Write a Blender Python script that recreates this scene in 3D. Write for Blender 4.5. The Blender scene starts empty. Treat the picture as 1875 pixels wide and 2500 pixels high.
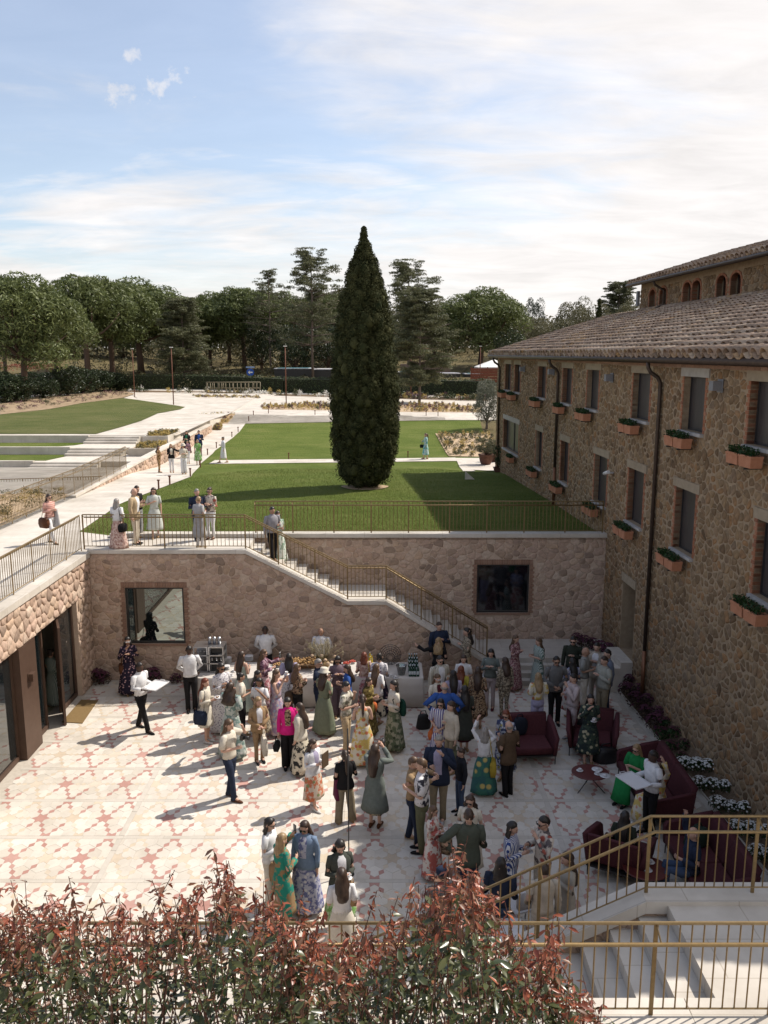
import bpy, bmesh, math, random
import numpy as np
from mathutils import Vector, Matrix
R = math.radians
sc = bpy.context.scene
COL = sc.collection
# ---------------------------------------------------------------- camera, sky, sun, exposure
F, PITCH, CAMZ = 2067.0, R(10.66), 9.4
cam = bpy.data.cameras.new('camera')
cam.sensor_fit = 'VERTICAL'; cam.sensor_height = 36.0; cam.sensor_width = 27.0
cam.lens = 36.0 * F / 2500.0
cam.clip_start = 0.1; cam.clip_end = 6000
cam_o = bpy.data.objects.new('camera', cam); COL.objects.link(cam_o)
cam_o.location = (0, 0, CAMZ); cam_o.rotation_euler = (R(90) - PITCH, 0, 0)
sc.camera = cam_o
SUN_EL, SUN_AZ = R(49), R(61)          # azimuth clockwise from +Y
SUN_DIR = Vector((math.sin(SUN_AZ)*math.cos(SUN_EL), math.cos(SUN_AZ)*math.cos(SUN_EL), math.sin(SUN_EL)))
sl = bpy.data.lights.new('sun', 'SUN'); sl.energy = 5.0; sl.angle = R(0.55); sl.color = (1.0, 0.93, 0.84)
so = bpy.data.objects.new('sun', sl); COL.objects.link(so)
so.rotation_euler = SUN_DIR.to_track_quat('Z', 'Y').to_euler()
so.location = (30, 20, 60)
world = bpy.data.worlds.new('World'); sc.world = world; world.use_nodes = True
def build_world():
    nt = world.node_tree; N = nt.nodes; L = nt.links; N.clear()
    out = N.new('ShaderNodeOutputWorld'); bg = N.new('ShaderNodeBackground'); bg.inputs[1].default_value = 0.148
    sky = N.new('ShaderNodeTexSky'); sky.sky_type = 'NISHITA'; sky.sun_disc = False
    sky.sun_elevation = SUN_EL; sky.sun_rotation = SUN_AZ; sky.altitude = 200; sky.air_density = 1.0; sky.dust_density = 1.2; sky.ozone_density = 1.6
    tc = N.new('ShaderNodeTexCoord'); sep = N.new('ShaderNodeSeparateXYZ'); L.new(tc.outputs['Generated'], sep.inputs[0])
    def m(op, a, b=None, clamp=False):
        n = N.new('ShaderNodeMath'); n.operation = op; n.use_clamp = clamp
        for i, v in enumerate((a, b)):
            if v is None: continue
            if isinstance(v, (int, float)): n.inputs[i].default_value = v
            else: L.new(v, n.inputs[i])
        return n.outputs[0]
    zz = m('MAXIMUM', m('ADD', sep.outputs[2], 0.14), 0.02)
    cx = m('DIVIDE', sep.outputs[0], zz); cy = m('DIVIDE', sep.outputs[1], zz)
    def noise(sx, sy, ox, oy, scale, det, rough, dist):
        c = N.new('ShaderNodeCombineXYZ')
        L.new(m('ADD', m('MULTIPLY', cx, sx), ox), c.inputs[0]); L.new(m('ADD', m('MULTIPLY', cy, sy), oy), c.inputs[1])
        n = N.new('ShaderNodeTexNoise'); n.inputs['Scale'].default_value = scale; n.inputs['Detail'].default_value = det
        n.inputs['Roughness'].default_value = rough; n.inputs['Distortion'].default_value = dist
        L.new(c.outputs[0], n.inputs['Vector']); return n.outputs['Fac']
    n1 = noise(.8, 1.0, 3.1, .9, .9, 8, .52, .5)          # broad cloud decks
    n2 = noise(.9, 1.7, 7.7, 2.4, 2.2, 9, .6, 1.0)      # streaks
    nn = m('ADD', m('MULTIPLY', n1, .74), m('MULTIPLY', n2, .26))
    # more cloud towards the sun (right) and low over the horizon, clearer to the upper left
    bias = m('ADD', m('MULTIPLY', sep.outputs[0], .42), m('MULTIPLY', sep.outputs[2], -.26))
    f = m('ADD', nn, bias)
    mr = N.new('ShaderNodeMapRange'); mr.interpolation_type = 'SMOOTHSTEP'; L.new(f, mr.inputs[0])
    mr.inputs[1].default_value = .30; mr.inputs[2].default_value = .58; mr.inputs[3].default_value = .22; mr.inputs[4].default_value = .96
    hz = N.new('ShaderNodeMapRange'); hz.interpolation_type = 'SMOOTHSTEP'; L.new(m('ADD', sep.outputs[2], m('MULTIPLY', m('ADD', nn, -.5), .55)), hz.inputs[0])
    hz.inputs[1].default_value = .05; hz.inputs[2].default_value = .19; hz.inputs[3].default_value = .92; hz.inputs[4].default_value = 0
    fac = m('MAXIMUM', mr.outputs[0], hz.outputs[0])
    pn = N.new('ShaderNodeTexNoise'); pn.inputs['Scale'].default_value = 38; pn.inputs['Detail'].default_value = 6; pn.inputs['Roughness'].default_value = .6; L.new(tc.outputs['Generated'], pn.inputs['Vector'])
    for d_, r_ in (((-.2760, .925, .262), .034), ((-.2240, .936, .2713), .040), ((-.2617, .9197, .293), .022)):     # small fair-weather puffs
        sb_ = N.new('ShaderNodeVectorMath'); sb_.operation = 'SUBTRACT'; L.new(tc.outputs['Generated'], sb_.inputs[0]); sb_.inputs[1].default_value = d_
        sc_ = N.new('ShaderNodeVectorMath'); sc_.operation = 'MULTIPLY'; L.new(sb_.outputs[0], sc_.inputs[0]); sc_.inputs[1].default_value = (1, 1, 1.7)
        ln = N.new('ShaderNodeVectorMath'); ln.operation = 'LENGTH'; L.new(sc_.outputs[0], ln.inputs[0])
        pf = N.new('ShaderNodeMapRange'); pf.interpolation_type = 'SMOOTHSTEP'; L.new(m('ADD', m('SUBTRACT', 1.0, m('DIVIDE', ln.outputs[1], r_)), m('MULTIPLY', m('ADD', pn.outputs[0], -.56), 4.5)), pf.inputs[0])
        pf.inputs[1].default_value = .0; pf.inputs[2].default_value = 1.3; pf.inputs[3].default_value = 0; pf.inputs[4].default_value = .7
        fac = m('MAXIMUM', fac, pf.outputs[0])
    mix = N.new('ShaderNodeMix'); mix.data_type = 'RGBA'; L.new(fac, mix.inputs[0]); L.new(sky.outputs[0], mix.inputs[6])
    shade = noise(1.2, 2.4, 1.7, 5.4, 1.6, 7, .6, .4)
    cr = N.new('ShaderNodeMapRange'); L.new(shade, cr.inputs[0])
    cr.inputs[1].default_value = .3; cr.inputs[2].default_value = .7; cr.inputs[3].default_value = 5.2; cr.inputs[4].default_value = 6.6
    cc = N.new('ShaderNodeVectorMath'); cc.operation = 'SCALE'; cc.inputs[0].default_value = (1.0, .955, .93); L.new(cr.outputs[0], cc.inputs['Scale'])
    L.new(cc.outputs[0], mix.inputs[7]); L.new(mix.outputs[2], bg.inputs[0]); L.new(bg.outputs[0], out.inputs[0])
build_world()
vs = sc.view_settings
vs.view_transform = 'Standard'; vs.look = 'None'; vs.gamma = 1; vs.use_curve_mapping = False
vs.exposure = 0.20
sc.cycles.max_bounces = 6; sc.cycles.diffuse_bounces = 3; sc.cycles.transparent_max_bounces = 6; sc.cycles.glossy_bounces = 3
sc.cycles.caustics_reflective = False; sc.cycles.caustics_refractive = False
sc.cycles.use_denoising = True

# ---------------------------------------------------------------- pixel (1875 x 2500 photograph) -> world helpers
CP, SP = math.cos(PITCH), math.sin(PITCH)
def ray(px, py):
    x = (px - 937.5) / F; y = -(py - 1250) / F
    return Vector((x, CP + SP*y, -SP + CP*y))
def atz(px, py, z=0.0):
    r = ray(px, py); t = (z - CAMZ) / r.z
    return Vector((r.x*t, r.y*t, z))
def aty(px, py, Y):
    r = ray(px, py); t = Y / r.y
    return Vector((r.x*t, Y, CAMZ + r.z*t))
PROF = [(25.4, 3.83), (33, 3.72), (42, 3.45), (48, 2.98), (56, 2.82), (68, 3.2), (77, 4.02), (115, 4.04), (150, 6.2), (185, 8.6), (260, 10.0), (900, 13.0), (5000, 18.0)]
def zg(y):
    if y <= PROF[0][0]: return PROF[0][1]
    for (a, za), (b, zb) in zip(PROF, PROF[1:]):
        if y <= b: return za + (zb - za) * (y - a) / (b - a)
    return PROF[-1][1]
def gnd(px, py):
    r = ray(px, py); lo, hi = 20.0, 400.0
    f = lambda y: CAMZ + r.z * y / r.y - zg(y)
    y = lo
    while y < hi and f(y) > 0: y += .25
    return Vector((r.x*y/r.y, y, zg(y)))

# ---------------------------------------------------------------- object helpers
def link(o, parent=None):
    COL.objects.link(o)
    if parent is not None: o.parent = parent
    return o
def tag(o, label=None, cat=None, group=None, kind=None):
    if label: o['label'] = label
    if cat: o['category'] = cat
    if group: o['group'] = group
    if kind: o['kind'] = kind
    return o
def thing(name, loc, label, cat, group=None, rz=0.0):
    o = bpy.data.objects.new(name, None); COL.objects.link(o)
    o.location = loc; o.rotation_euler = (0, 0, rz); o.empty_display_size = .2
    return tag(o, label, cat, group)
def meshobj(name, me, parent=None, loc=None):
    o = bpy.data.objects.new(name, me); link(o, parent)
    if loc is not None: o.location = loc
    return o
def copy_tree(o, parent=None):
    c = o.copy(); COL.objects.link(c)
    if parent is not None: c.parent = parent
    for ch in o.children: copy_tree(ch, c)
    return c
def fast_mesh(name, V, Fc, mat=None, attr=None, smooth=False):
    """V (n,3), Fc (m,k) equal-sized faces as numpy arrays; attr: per-face float 'rnd'."""
    V = np.ascontiguousarray(V, dtype=np.float32); Fc = np.ascontiguousarray(Fc, dtype=np.int32)
    me = bpy.data.meshes.new(name); m, k = Fc.shape
    me.vertices.add(len(V)); me.vertices.foreach_set('co', V.ravel())
    me.loops.add(m*k); me.loops.foreach_set('vertex_index', Fc.ravel())
    me.polygons.add(m); me.polygons.foreach_set('loop_start', np.arange(0, m*k, k, dtype=np.int32))
    try: me.polygons.foreach_set('loop_total', np.full(m, k, dtype=np.int32))
    except Exception: pass
    if smooth: me.polygons.foreach_set('use_smooth', np.ones(m, dtype=bool))
    if attr is not None:
        a = me.attributes.new('rnd', 'FLOAT', 'FACE'); a.data.foreach_set('value', np.asarray(attr, dtype=np.float32))
    me.update(calc_edges=True)
    if mat: me.materials.append(mat)
    return me
class MB:
    """collects simple shapes and links them as one mesh object"""
    def __init__(s): s.v = []; s.f = []; s.mi = []; s.sm = []; s.r = []; s.cm = 0; s.cr = .5
    def add(s, vs_, fs_, smooth=False):
        o = len(s.v); s.v += [tuple(p) for p in vs_]
        for f in fs_: s.f.append(tuple(i + o for i in f)); s.mi.append(s.cm); s.sm.append(smooth); s.r.append(s.cr)
    def box(s, x0, y0, z0, x1, y1, z1, M=None):
        p = [Vector((x, y, z)) for z in (z0, z1) for x, y in ((x0, y0), (x1, y0), (x1, y1), (x0, y1))]
        if M is not None: p = [M @ q for q in p]
        s.add(p, [(3, 2, 1, 0), (4, 5, 6, 7), (0, 1, 5, 4), (1, 2, 6, 5), (2, 3, 7, 6), (3, 0, 4, 7)])
    def tube(s, pts, rad, n=6, cap=True, smooth=True, flat=1.0, up=None):
        pts = [Vector(p) for p in pts]; k = len(pts)
        rad = [rad]*k if isinstance(rad, (int, float)) else rad
        vs_ = []; ref = Vector(up) if up is not None else None
        for i, p in enumerate(pts):
            t = (pts[min(i+1, k-1)] - pts[max(i-1, 0)])
            t = t.normalized() if t.length > 1e-9 else Vector((0, 0, 1))
            if ref is None: ref = Vector((0, 0, 1)) if abs(t.z) < .9 else Vector((0, 1, 0))
            a = t.cross(ref)
            a = a.normalized() if a.length > 1e-6 else t.orthogonal().normalized()
            b = a.cross(t).normalized()
            for j in range(n):
                c, d = math.cos(2*math.pi*j/n), math.sin(2*math.pi*j/n)
                vs_.append(p + (a*c + b*d*flat) * rad[i])
        fs_ = [(i*n+j, i*n+(j+1) % n, (i+1)*n+(j+1) % n, (i+1)*n+j) for i in range(k-1) for j in range(n)]
        s.add(vs_, fs_, smooth)
        if cap:
            o = len(s.v) - len(vs_)
            for f in (tuple(range(n))[::-1], tuple(range((k-1)*n, k*n))):
                s.f.append(tuple(i + o for i in f)); s.mi.append(s.cm); s.sm.append(False); s.r.append(s.cr)
    def loft(s, rings, cap=True, smooth=True):
        n = len(rings[0]); k = len(rings); vs_ = [p for r_ in rings for p in r_]
        fs_ = [(i*n+j, i*n+(j+1) % n, (i+1)*n+(j+1) % n, (i+1)*n+j) for i in range(k-1) for j in range(n)]
        s.add(vs_, fs_, smooth)
        if cap:
            o = len(s.v) - len(vs_)
            for f in (tuple(range(n))[::-1], tuple(range((k-1)*n, k*n))):
                s.f.append(tuple(i + o for i in f)); s.mi.append(s.cm); s.sm.append(False); s.r.append(s.cr)
    def lathe(s, prof, c=(0, 0, 0), n=12, smooth=True, sx=1, sy=1):
        s.loft([[(c[0] + r_*sx*math.cos(2*math.pi*j/n), c[1] + r_*sy*math.sin(2*math.pi*j/n), c[2] + z) for j in range(n)] for r_, z in prof], True, smooth)
    def prism(s, poly, z0, z1):
        n = len(poly)
        vs_ = [(x, y, z0) for x, y in poly] + [(x, y, z1) for x, y in poly]
        s.add(vs_, [tuple(range(n))[::-1], tuple(range(n, 2*n))] + [(i, (i+1) % n, n+(i+1) % n, n+i) for i in range(n)])
    def mesh(s, name, mats):
        me = bpy.data.meshes.new(name); me.from_pydata(s.v, [], s.f)
        for m_ in (mats if isinstance(mats, (list, tuple)) else [mats]): me.materials.append(m_)
        me.polygons.foreach_set('material_index', s.mi); me.polygons.foreach_set('use_smooth', s.sm)
        a = me.attributes.new('rnd', 'FLOAT', 'FACE'); a.data.foreach_set('value', s.r)
        me.update(); return me
    def build(s, name, mats, parent=None, loc=None):
        return meshobj(name, s.mesh(name, mats), parent, loc)

# ---------------------------------------------------------------- materials
_M = {}
def mat_base(name, rough=.7, spec=.3, metal=0):
    m = bpy.data.materials.new(name); m.use_nodes = True; nt = m.node_tree
    b = nt.nodes['Principled BSDF']; b.inputs['Roughness'].default_value = rough
    b.inputs['Specular IOR Level'].default_value = spec; b.inputs['Metallic'].default_value = metal
    return m, nt, b
def ramp(nt, src, stops):
    r_ = nt.nodes.new('ShaderNodeValToRGB'); e = r_.color_ramp.elements
    while len(e) < len(stops): e.new(.5)
    for i, (p, c) in enumerate(stops): e[i].position = p; e[i].color = (*c, 1)
    nt.links.new(src, r_.inputs[0]); return r_.outputs[0]
def noise_tex(nt, scale, detail=4, rough=.55, coord='Object', vec=None, sc3=None):
    t = nt.nodes.new('ShaderNodeTexNoise'); t.inputs['Scale'].default_value = scale
    t.inputs['Detail'].default_value = detail; t.inputs['Roughness'].default_value = rough
    if vec is None:
        c = nt.nodes.new('ShaderNodeTexCoord'); vec = c.outputs[coord]
    if sc3:
        mp = nt.nodes.new('ShaderNodeMapping'); mp.inputs['Scale'].default_value = sc3; nt.links.new(vec, mp.inputs[0]); vec = mp.outputs[0]
    nt.links.new(vec, t.inputs['Vector']); return t.outputs['Fac']
def mixc(nt, fac, a, b, mode='MIX'):
    n = nt.nodes.new('ShaderNodeMix'); n.data_type = 'RGBA'; n.blend_type = mode
    for s_, v in ((0, fac), (6, a), (7, b)):
        if isinstance(v, (int, float)): n.inputs[s_].default_value = v
        elif isinstance(v, tuple): n.inputs[s_].default_value = (*v, 1)
        else: nt.links.new(v, n.inputs[s_])
    return n.outputs[2]
def bump(nt, b, h, strength=.3, dist=.02):
    n = nt.nodes.new('ShaderNodeBump'); n.inputs['Strength'].default_value = strength; n.inputs['Distance'].default_value = dist
    nt.links.new(h, n.inputs['Height']); nt.links.new(n.outputs[0], b.inputs['Normal'])
def attr_rnd(nt):
    a = nt.nodes.new('ShaderNodeAttribute'); a.attribute_name = 'rnd'; return a.outputs['Fac']
def mat_noise(name, c1, c2, scale=8, rough=.75, spec=.25, bmp=.15, metal=0, detail=5, coord='Object', sc3=None, bdist=.01):
    if name in _M: return _M[name]
    m, nt, b = mat_base(name, rough, spec, metal)
    f = noise_tex(nt, scale, detail, .6, coord, sc3=sc3)
    nt.links.new(ramp(nt, f, [(.3, c1), (.7, c2)]), b.inputs['Base Color'])
    if bmp: bump(nt, b, f, bmp, bdist)
    _M[name] = m; return m
def mat_pieces(name, stops, rough=.85, scale=14, bmp=.5, dirt=.35, bdist=.02, spec=.2):
    """stone / tile / brick pieces: colour by the per-piece 'rnd' value plus grain"""
    if name in _M: return _M[name]
    m, nt, b = mat_base(name, rough, spec)
    n = len(stops); col = ramp(nt, attr_rnd(nt), [(i/(n-1), c) for i, c in enumerate(stops)])
    f = noise_tex(nt, scale, 6, .65); g = ramp(nt, f, [(.25, (1-dirt,)*3), (.75, (1+dirt*.35,)*3)])
    col = mixc(nt, 1.0, col, g, 'MULTIPLY'); geo = nt.nodes.new('ShaderNodeNewGeometry')
    st = ramp(nt, noise_tex(nt, .55, 6, .7, vec=geo.outputs['Position']), [(.30, (.80, .78, .75)), (.62, (1.05, 1.05, 1.05))])
    nt.links.new(mixc(nt, .8, col, st, 'MULTIPLY'), b.inputs['Base Color'])
    bump(nt, b, f, bmp, bdist); _M[name] = m; return m
def mat_leaf(name, c1, c2, rough=.55, trans=.25, spec=.3, scale=.6, coord='Object'):
    """foliage: colour varies by leaf and by clump, a little light passes through"""
    if name in _M: return _M[name]
    m, nt, b = mat_base(name, rough, spec)
    f = noise_tex(nt, scale, 3, .6, coord)
    a = attr_rnd(nt); ad = nt.nodes.new('ShaderNodeMath'); ad.operation = 'ADD'; nt.links.new(f, ad.inputs[0]); nt.links.new(a, ad.inputs[1])
    ml = nt.nodes.new('ShaderNodeMath'); ml.operation = 'MULTIPLY'; ml.inputs[1].default_value = .5; nt.links.new(ad.outputs[0], ml.inputs[0])
    col = ramp(nt, ml.outputs[0], [(.2, c1), (.75, c2)]); nt.links.new(col, b.inputs['Base Color'])
    if trans:
        t = nt.nodes.new('ShaderNodeBsdfTranslucent'); nt.links.new(col, t.inputs[0]); ms = nt.nodes.new('ShaderNodeMixShader'); ms.inputs[0].default_value = trans
        nt.links.new(b.outputs[0], ms.inputs[1]); nt.links.new(t.outputs[0], ms.inputs[2]); nt.links.new(ms.outputs[0], nt.nodes['Material Output'].inputs[0])
    _M[name] = m; return m
def mat_plain(name, c, rough=.6, spec=.3, metal=0, var=.12, scale=30):
    return mat_noise(name, tuple(x*(1-var) for x in c), tuple(min(1, x*(1+var)) for x in c), scale, rough, spec, .05, metal)
def mat_glass(name, tint=(.02, .03, .035), rough=.03, alpha=.25):
    if name in _M: return _M[name]
    m, nt, b = mat_base(name, rough, .6); b.inputs['Base Color'].default_value = (*tint, 1)
    f = noise_tex(nt, 1.3, 2); bump(nt, b, f, .02, .02)
    gl = nt.nodes.new('ShaderNodeBsdfTransparent'); ms = nt.nodes.new('ShaderNodeMixShader'); gl.inputs[0].default_value = (.62, .8, .76, 1)
    gs = nt.nodes.new('ShaderNodeBsdfGlossy'); gs.inputs['Roughness'].default_value = rough
    fr = nt.nodes.new('ShaderNodeFresnel'); fr.inputs[0].default_value = 2.2
    m1 = nt.nodes.new('ShaderNodeMixShader'); m1.inputs[0].default_value = alpha
    nt.links.new(b.outputs[0], m1.inputs[1]); nt.links.new(gl.outputs[0], m1.inputs[2])
    nt.links.new(fr.outputs[0], ms.inputs[0]); nt.links.new(m1.outputs[0], ms.inputs[1]); nt.links.new(gs.outputs[0], ms.inputs[2])
    nt.links.new(ms.outputs[0], nt.nodes['Material Output'].inputs[0]); _M[name] = m; return m

# ---------------------------------------------------------------- rubble stone cells (2-D Voronoi by half-plane clipping)
def clip_poly(poly, a, b, c):
    """keep the side a*x + b*y <= c"""
    out = []; n = len(poly)
    for i in range(n):
        p, q = poly[i], poly[(i+1) % n]; dp = a*p[0] + b*p[1] - c; dq = a*q[0] + b*q[1] - c
        if dp <= 0: out.append(p)
        if (dp < 0 < dq) or (dq < 0 < dp):
            t = dp / (dp - dq); out.append((p[0] + t*(q[0]-p[0]), p[1] + t*(q[1]-p[1])))
    return out
def stone_cells(u0, u1, v0, v1, cw, ch, rng, holes=(), top=None, jit=.42, gap=.012):
    """convex rubble cells of a wall rectangle; holes = (u0,v0,u1,v1); top(u) -> (slope, intercept) of an upper profile"""
    nu = max(1, round((u1-u0)/cw)); nv = max(1, round((v1-v0)/ch)); cw = (u1-u0)/nu; ch = (v1-v0)/nv
    S = {}
    for j in range(-1, nv+1):
        off = rng.random()*.9
        for i in range(-1, nu+2):
            S[i, j] = (u0 + (i + off - .2 + rng.uniform(-jit, jit)*.9)*cw, v0 + (j + .5 + rng.uniform(-jit, jit))*ch)
    out = []
    for (i, j), (x, y) in S.items():
        poly = [(max(u0, x-2*cw), max(v0, y-2*ch)), (min(u1, x+2*cw), max(v0, y-2*ch)), (min(u1, x+2*cw), min(v1, y+2*ch)), (max(u0, x-2*cw), min(v1, y+2*ch))]
        if poly[1][0] - poly[0][0] < .02 or poly[2][1] - poly[1][1] < .02: continue
        for dj in (-2, -1, 0, 1, 2):
            for di in (-2, -1, 0, 1, 2):
                q = S.get((i+di, j+dj))
                if q is None or (di == 0 and dj == 0): continue
                a, b = q[0]-x, (q[1]-y)*1.3
                mx, my = (q[0]+x)/2, (q[1]+y)/2
                poly = clip_poly(poly, a, b, a*mx + b*my)
                if len(poly) < 3: break
            if len(poly) < 3: break
        if len(poly) < 3: continue
        cx = sum(p[0] for p in poly)/len(poly); cy = sum(p[1] for p in poly)/len(poly)
        bad = False
        for (a0, b0, a1, b1) in holes:
            if max(p[0] for p in poly) <= a0 or min(p[0] for p in poly) >= a1 or max(p[1] for p in poly) <= b0 or min(p[1] for p in poly) >= b1: continue
            ds = [(cx-a1, 'R'), (a0-cx, 'L'), (cy-b1, 'T'), (b0-cy, 'B')]
            d, sd = max(ds)
            if d < -.02: bad = True; break
            poly = {'R': lambda P: clip_poly(P, -1, 0, -a1), 'L': lambda P: clip_poly(P, 1, 0, a0), 'T': lambda P: clip_poly(P, 0, -1, -b1), 'B': lambda P: clip_poly(P, 0, 1, b0)}[sd](poly)
            if len(poly) < 3: bad = True; break
        if bad: continue
        if top is not None:
            for (sl_, ic) in top(cx):
                poly = clip_poly(poly, -sl_, 1, ic)
                if len(poly) < 3: break
            if len(poly) < 3: continue
        A = .5*sum(poly[k][0]*poly[(k+1) % len(poly)][1] - poly[(k+1) % len(poly)][0]*poly[k][1] for k in range(len(poly)))
        if abs(A) < .004: continue
        cx = sum(p[0] for p in poly)/len(poly); cy = sum(p[1] for p in poly)/len(poly)
        gp_ = gap*(.45 + 1.5*rng.random()**2)
        # shrink for the joint, then cut the corners once so the stone reads as rounded rubble
        P2 = []
        for p in poly:
            dx, dy = p[0]-cx, p[1]-cy; l = math.hypot(dx, dy) + 1e-6; k = max(.3, 1 - gp_*1.4/l); P2.append((cx+dx*k, cy+dy*k))
        
        n = len(P2); P3 = []
        for k in range(n):
            p, q = P2[k], P2[(k+1) % n]
            P3 += [(p[0]*.78+q[0]*.22, p[1]*.78+q[1]*.22), (p[0]*.22+q[0]*.78, p[1]*.22+q[1]*.78)]
        out.append((cx, cy, abs(A), P3))
    return out
def stone_geo(cell, O, U, Vv, Nn, depth, rng):
    cx, cy, A, P = cell; n = len(P)
    tilt = (rng.uniform(-.05, .05), rng.uniform(-.06, .06)); d = depth*rng.uniform(.45, 1.15)
    vs_ = []
    for (x, y), k, h in [(p, 1.0, -.02) for p in P] + [(p, .99, d*.55) for p in P] + [(p, .80, d) for p in P]:
        xx, yy = cx + (x-cx)*k, cy + (y-cy)*k
        hh = h if h < 0 else h + (xx-cx)*tilt[0] + (yy-cy)*tilt[1]
        vs_.append(O + U*xx + Vv*yy + Nn*hh)
    fs_ = [(2*n + i) for i in range(n)]
    F_ = [tuple(fs_)] + [(i, (i+1) % n, n+(i+1) % n, n+i) for i in range(n)] + [(n+i, n+(i+1) % n, 2*n+(i+1) % n, 2*n+i) for i in range(n)]
    return vs_, F_
def lay_stones(cells, O, U, Vv, Nn, mat, parent, depth, rng, keep=300, name='stone'):
    def size(c):
        p = O + U*c[0] + Vv*c[1]; d = p - cam_o.location
        v = d.length; f = abs(d.normalized().dot(Nn)) + .05
        x = d.x/F; py = Vector((d.x, d.y*CP - d.z*SP, 0)); 
        if py.y <= 1 or abs(d.x/py.y) > .47: return 0
        return c[2]*f/(v*v)
    cells = sorted(cells, key=size, reverse=True)
    rest = MB()
    for i, c in enumerate(cells):
        vs_, fs_ = stone_geo(c, O, U, Vv, Nn, depth, rng)
        if i < keep:
            o = O + U*c[0] + Vv*c[1]
            me = bpy.data.meshes.new(name); me.from_pydata([v - o for v in vs_], [], fs_); me.materials.append(mat)
            a = me.attributes.new('rnd', 'FLOAT', 'FACE'); a.data.foreach_set('value', [rng.random()]*len(fs_))
            for p in me.polygons: p.use_smooth = True
            meshobj(name, me, parent, o - (parent.location if parent else Vector()))
        else:
            rest.cr = rng.random(); rest.add(vs_, fs_, True)
    if rest.v:
        o = rest.build(name + '_masonry', mat, parent); o['kind'] = 'stuff'
        if parent: o.location = -parent.location
# ================================================================ the large structure
def wloc(o):
    v = Vector()
    while o is not None: v += o.location; o = o.parent
    return v
def buildw(mb, name, mats, parent=None):
    """link a mesh whose vertices are already in world coordinates, under a (never rotated) parent"""
    o = mb.build(name, mats, parent)
    if parent is not None: o.location = -wloc(parent)
    return o
def struct(mb, name, mats): return tag(buildw(mb, name, mats), kind='structure')
M_lime = mat_noise('limestone', (.50, .45, .385), (.64, .585, .51), 3.5, .75, .25, .08, sc3=(1, 1, 1))
M_lime2 = mat_noise('pale_paving', (.50, .46, .405), (.645, .60, .535), .7, .8, .2, .05)
def _joints():
    nt = M_lime2.node_tree; b = nt.nodes['Principled BSDF']; src = b.inputs['Base Color'].links[0].from_socket; geo = nt.nodes.new('ShaderNodeNewGeometry')
    br = nt.nodes.new('ShaderNodeTexBrick'); br.inputs['Scale'].default_value = 1; br.inputs['Brick Width'].default_value = 1.2; br.inputs['Row Height'].default_value = .6; br.inputs['Mortar Size'].default_value = .008
    br.inputs['Color1'].default_value = (1, 1, 1, 1); br.inputs['Color2'].default_value = (.93, .925, .915, 1); br.inputs['Mortar'].default_value = (.72, .69, .65, 1); nt.links.new(geo.outputs['Position'], br.inputs['Vector'])
    st = ramp(nt, noise_tex(nt, .35, 7, .72, vec=geo.outputs['Position']), [(.3, (.84, .82, .79)), (.65, (1.03, 1.03, 1.03))])
    nt.links.new(mixc(nt, 1.0, mixc(nt, .85, src, br.outputs['Color'], 'MULTIPLY'), st, 'MULTIPLY'), b.inputs['Base Color'])
_joints()
M_grout = mat_noise('grout', (.42, .37, .31), (.52, .47, .40), 9, .9, .1, .1)
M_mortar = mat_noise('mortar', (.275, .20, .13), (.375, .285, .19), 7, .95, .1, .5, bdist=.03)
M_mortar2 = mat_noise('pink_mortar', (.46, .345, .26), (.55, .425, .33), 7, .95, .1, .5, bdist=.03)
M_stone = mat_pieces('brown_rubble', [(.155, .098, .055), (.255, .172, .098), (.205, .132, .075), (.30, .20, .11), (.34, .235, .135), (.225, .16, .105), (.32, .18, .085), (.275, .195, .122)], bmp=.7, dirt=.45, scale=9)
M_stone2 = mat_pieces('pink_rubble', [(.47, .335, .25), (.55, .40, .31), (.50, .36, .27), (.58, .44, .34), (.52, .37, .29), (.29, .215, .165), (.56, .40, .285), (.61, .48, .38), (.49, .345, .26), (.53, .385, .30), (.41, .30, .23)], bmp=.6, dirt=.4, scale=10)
M_brick = mat_pieces('brick', [(.30, .12, .065), (.38, .165, .09), (.34, .14, .075), (.42, .20, .12), (.27, .115, .07)], scale=25, dirt=.3)
M_brass = mat_noise('brass_paint', (.20, .135, .06), (.26, .18, .082), 20, .42, .5, .02, .55)
M_bronze = mat_noise('bronze_cladding', (.085, .05, .035), (.105, .064, .045), 6, .5, .4, .03, .3)
M_dark = mat_plain('dark_metal', (.02, .018, .017), .45, .5)
M_glass = mat_glass('window_glass', (.012, .018, .02), .02, .35)
M_glassd = mat_glass('dark_glass', (.006, .007, .009), .06, .02)
M_soil = mat_noise('soil', (.10, .07, .045), (.21, .15, .10), 11, .95, .1, .6, bdist=.04)
M_mulch = mat_noise('pale_gravel', (.36, .26, .165), (.52, .40, .275), 17, .95, .1, .6, bdist=.04)
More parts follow.
